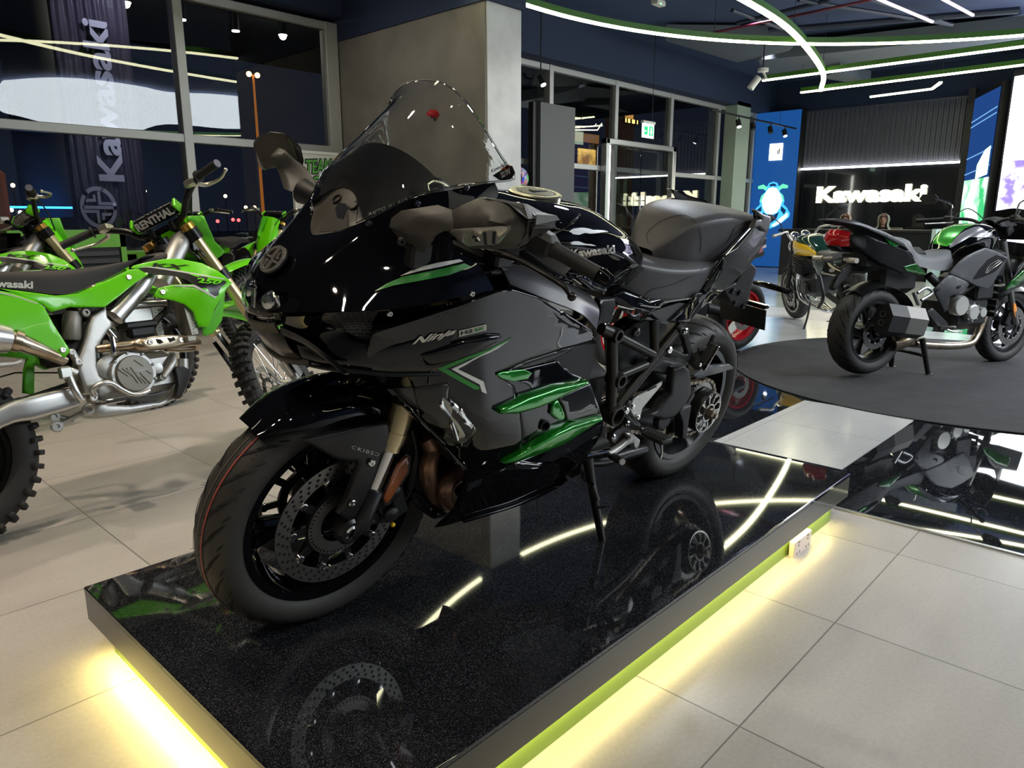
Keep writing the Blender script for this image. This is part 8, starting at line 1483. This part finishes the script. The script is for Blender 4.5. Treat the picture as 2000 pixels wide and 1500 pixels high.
# ---- red wheeled bike behind the seat of the black tourer
Rf = Frame(6.06, 2.95, 0, 168, 6); RB = empty('motorcycle', 'dark motorcycle with red rear wheel parked behind the black sports tourer', 'motorcycle', M=Rf.mat)
wc = (0, 0, .318); m = MB(); rim_barrel(m, wc, .216, .15); cast_spokes(m, wc, .05, .2, 3, .016, 1.2, 0, 0, .22, -.6); m.lathe([(0, -.07), (.05, -.07), (.05, .07), (0, .07)], wc, (0, 1, 0), 28); w_ = m.obj('rear_wheel', REDP, RB); road_tyre(w_, wc, .318, .18, .22, pitch=20, mt=TD)
drilled_disc(w_, (0, .085, .318), .08, .125, 1, .006, 4, mt=mat('pale_disc', (.6, .6, .56), .35, .8), holes=16)
wc = (1.42, 0, .302); m = MB(); rim_barrel(m, wc, .216, .095); cast_spokes(m, wc, .03, .2, 3, .014, 1.2, 0, 0, .22); m.lathe([(0, -.06), (.04, -.06), (.04, .06), (0, .06)], wc, (0, 1, 0), 24); w2 = m.obj('front_wheel', REDP, RB); road_tyre(w2, wc, .302, .12, .218, pitch=20, mt=TD)
m = MB(); m.surf([[(p[0], -p[1], p[2]) for p in reversed(r_[1:])]+r_ for r_ in [sect(x-.02, z-.10, w, zb-.08, w*.8) for x, z, w, zb in ((1.06, .98, .1, .85), (.98, 1.02, .15, .84), (.88, 1.02, .165, .84), (.78, .97, .15, .82), (.68, .9, .1, .8))]], 4, 4); m.obj('fuel_tank', GB, RB, ang=60)
m = MB(); m.surf(lens_rows([Vector(p) for p in ((.66, 0, .83), (.45, 0, .80), (.3, 0, .83), (.22, 0, .9), (.0, 0, .94), (-.2, 0, .95))], [(.08, .06), (.13, .07), (.13, .08), (.12, .1), (.1, .05), (.05, .04)]), 4, 4); m.obj('seat', SEAT, RB, ang=60)
m = MB(); m.box((.75, 0, .5), (.4, .3, .36), bev=.06); m.box((.95, 0, .62), (.25, .36, .3), bev=.08); m.tube([(.5, .05, .42), (0, .1, .318)], [.05, .04], 12); m.tube([(.6, 0, .72), (-.2, 0, .86)], .04, 10); m.obj('engine', MBK, RB)
for s_ in (1, -1): m = MB(); m.tube([(1.4, .1*s_, .3), (1.1, .1*s_, .92)], .026, 14); m.obj('fork_leg', GB2, RB); m = MB(); m.tube([(1.1, .1*s_, .95), (1.05, .25*s_, .99), (.95, .38*s_, .97)], .013, 12, 4); m.tube([(1.07, .2*s_, .98), (1.09, .3*s_, 1.1), (1.1, .36*s_, 1.16)], .009, 8, 4); m.slab([(1.1, .34*s_, 1.13), (1.1, .48*s_, 1.15), (1.1, .49*s_, 1.22), (1.1, .38*s_, 1.2)], (.02, 0, 0)); m.obj('mirror', MBK, RB)
m = MB(); m.surf([[(1.46, -.02, .74), (1.5, 0, .74), (1.46, .02, .74)], [(1.35, -.12, .86), (1.42, 0, .9), (1.35, .12, .86)], [(1.2, -.17, .95), (1.25, 0, 1.04), (1.2, .17, .95)]], 4, 4, thick=.004); m.obj('nose_fairing', GB, RB, ang=60); m = MB(); m.tube([(.6, .15, .3), (.55, .28, .01)], .011, 8); m.obj('side_stand', MBK, RB)
# ================================================================ FASTENERS AS SINGLE PARTS
def split_loose(o, name):
    me = o.data; n = len(me.vertices); par = list(range(n))
    def find(a):
        while par[a] != a: par[a] = par[par[a]]; a = par[a]
        return a
    for e in me.edges:
        a, b = find(e.vertices[0]), find(e.vertices[1])
        if a != b: par[a] = b
    groups = {}
    for p in me.polygons: groups.setdefault(find(p.vertices[0]), []).append(p)
    if len(groups) < 2: return
    gl = list(groups.values())
    for g in gl:
        ids = sorted({v for p in g for v in p.vertices}); mp = {v: i for i, v in enumerate(ids)}; m2 = MB(); m2.v = [tuple(me.vertices[i].co) for i in ids]; m2.f = [tuple(mp[v] for v in p.vertices) for p in g]; m2.m = [p.material_index for p in g]
        q = m2.obj(name, list(me.materials), o.parent); q.matrix_basis = o.matrix_basis.copy()
    bpy.data.objects.remove(o)
SPL = {'fairing_bolts': 'fairing_bolt', 'bracket_bolt': 'bracket_bolt', 'stay_bolt': 'stay_bolt', 'guard_bolt': 'guard_bolt', 'panel_bolts': 'panel_bolt', 'shield_bolt': 'shield_bolt', 'inner_fairing': 'inner_fairing_panel', 'arm_mount': 'arm_bracket', 'gauges': 'gauge', 'cables': 'cable', 'pad_ends': 'pad_end', 'screw_recess': 'screw_hole', 'screen_bracket': 'screen_mount', 'socket_holes': 'socket_hole', 'mount_hole': 'mounting_hole', 'control_cables': 'control_cable', 'brake_hose': 'brake_hose_line'}
bpy.context.view_layer.update()
for o in list(bpy.data.objects):
    b = o.name.split('.')[0]
    if b in SPL and o.type == 'MESH': split_loose(o, SPL[b])
    elif b in ('rubber_nubs', 'tread_grooves'): o['kind'] = 'stuff'
# ================================================================ CAMERA AND VIEW
cam = bpy.data.cameras.new('camera'); co = bpy.data.objects.new('camera', cam); C.objects.link(co)
cam.sensor_width = 36; cam.lens = 36*FPX/2000; cam.clip_start = .02; cam.clip_end = 300
Rm = Matrix(((_R[0], _UP[0], -_FP[0]), (_R[1], _UP[1], -_FP[1]), (_R[2], _UP[2], -_FP[2]))).to_4x4(); co.matrix_world = Matrix.Translation((0, 0, CH)) @ Rm
sc = bpy.context.scene; sc.camera = co
w = bpy.data.worlds.new('world'); sc.world = w; w.use_nodes = True; w.node_tree.nodes['Background'].inputs[0].default_value = (.012, .016, .03, 1); w.node_tree.nodes['Background'].inputs[1].default_value = .35
sc.view_settings.view_transform = 'Standard'; sc.view_settings.look = 'None'; sc.view_settings.exposure = 0.5; sc.view_settings.gamma = 1
try: sc.view_settings.use_curve_mapping = False
except Exception: pass
sc.cycles.use_denoising = True; sc.cycles.max_bounces = 10; sc.cycles.transmission_bounces = 10; sc.cycles.transparent_max_bounces = 10; sc.cycles.caustics_reflective = False; sc.cycles.caustics_refractive = False; sc.cycles.sample_clamp_indirect = 6
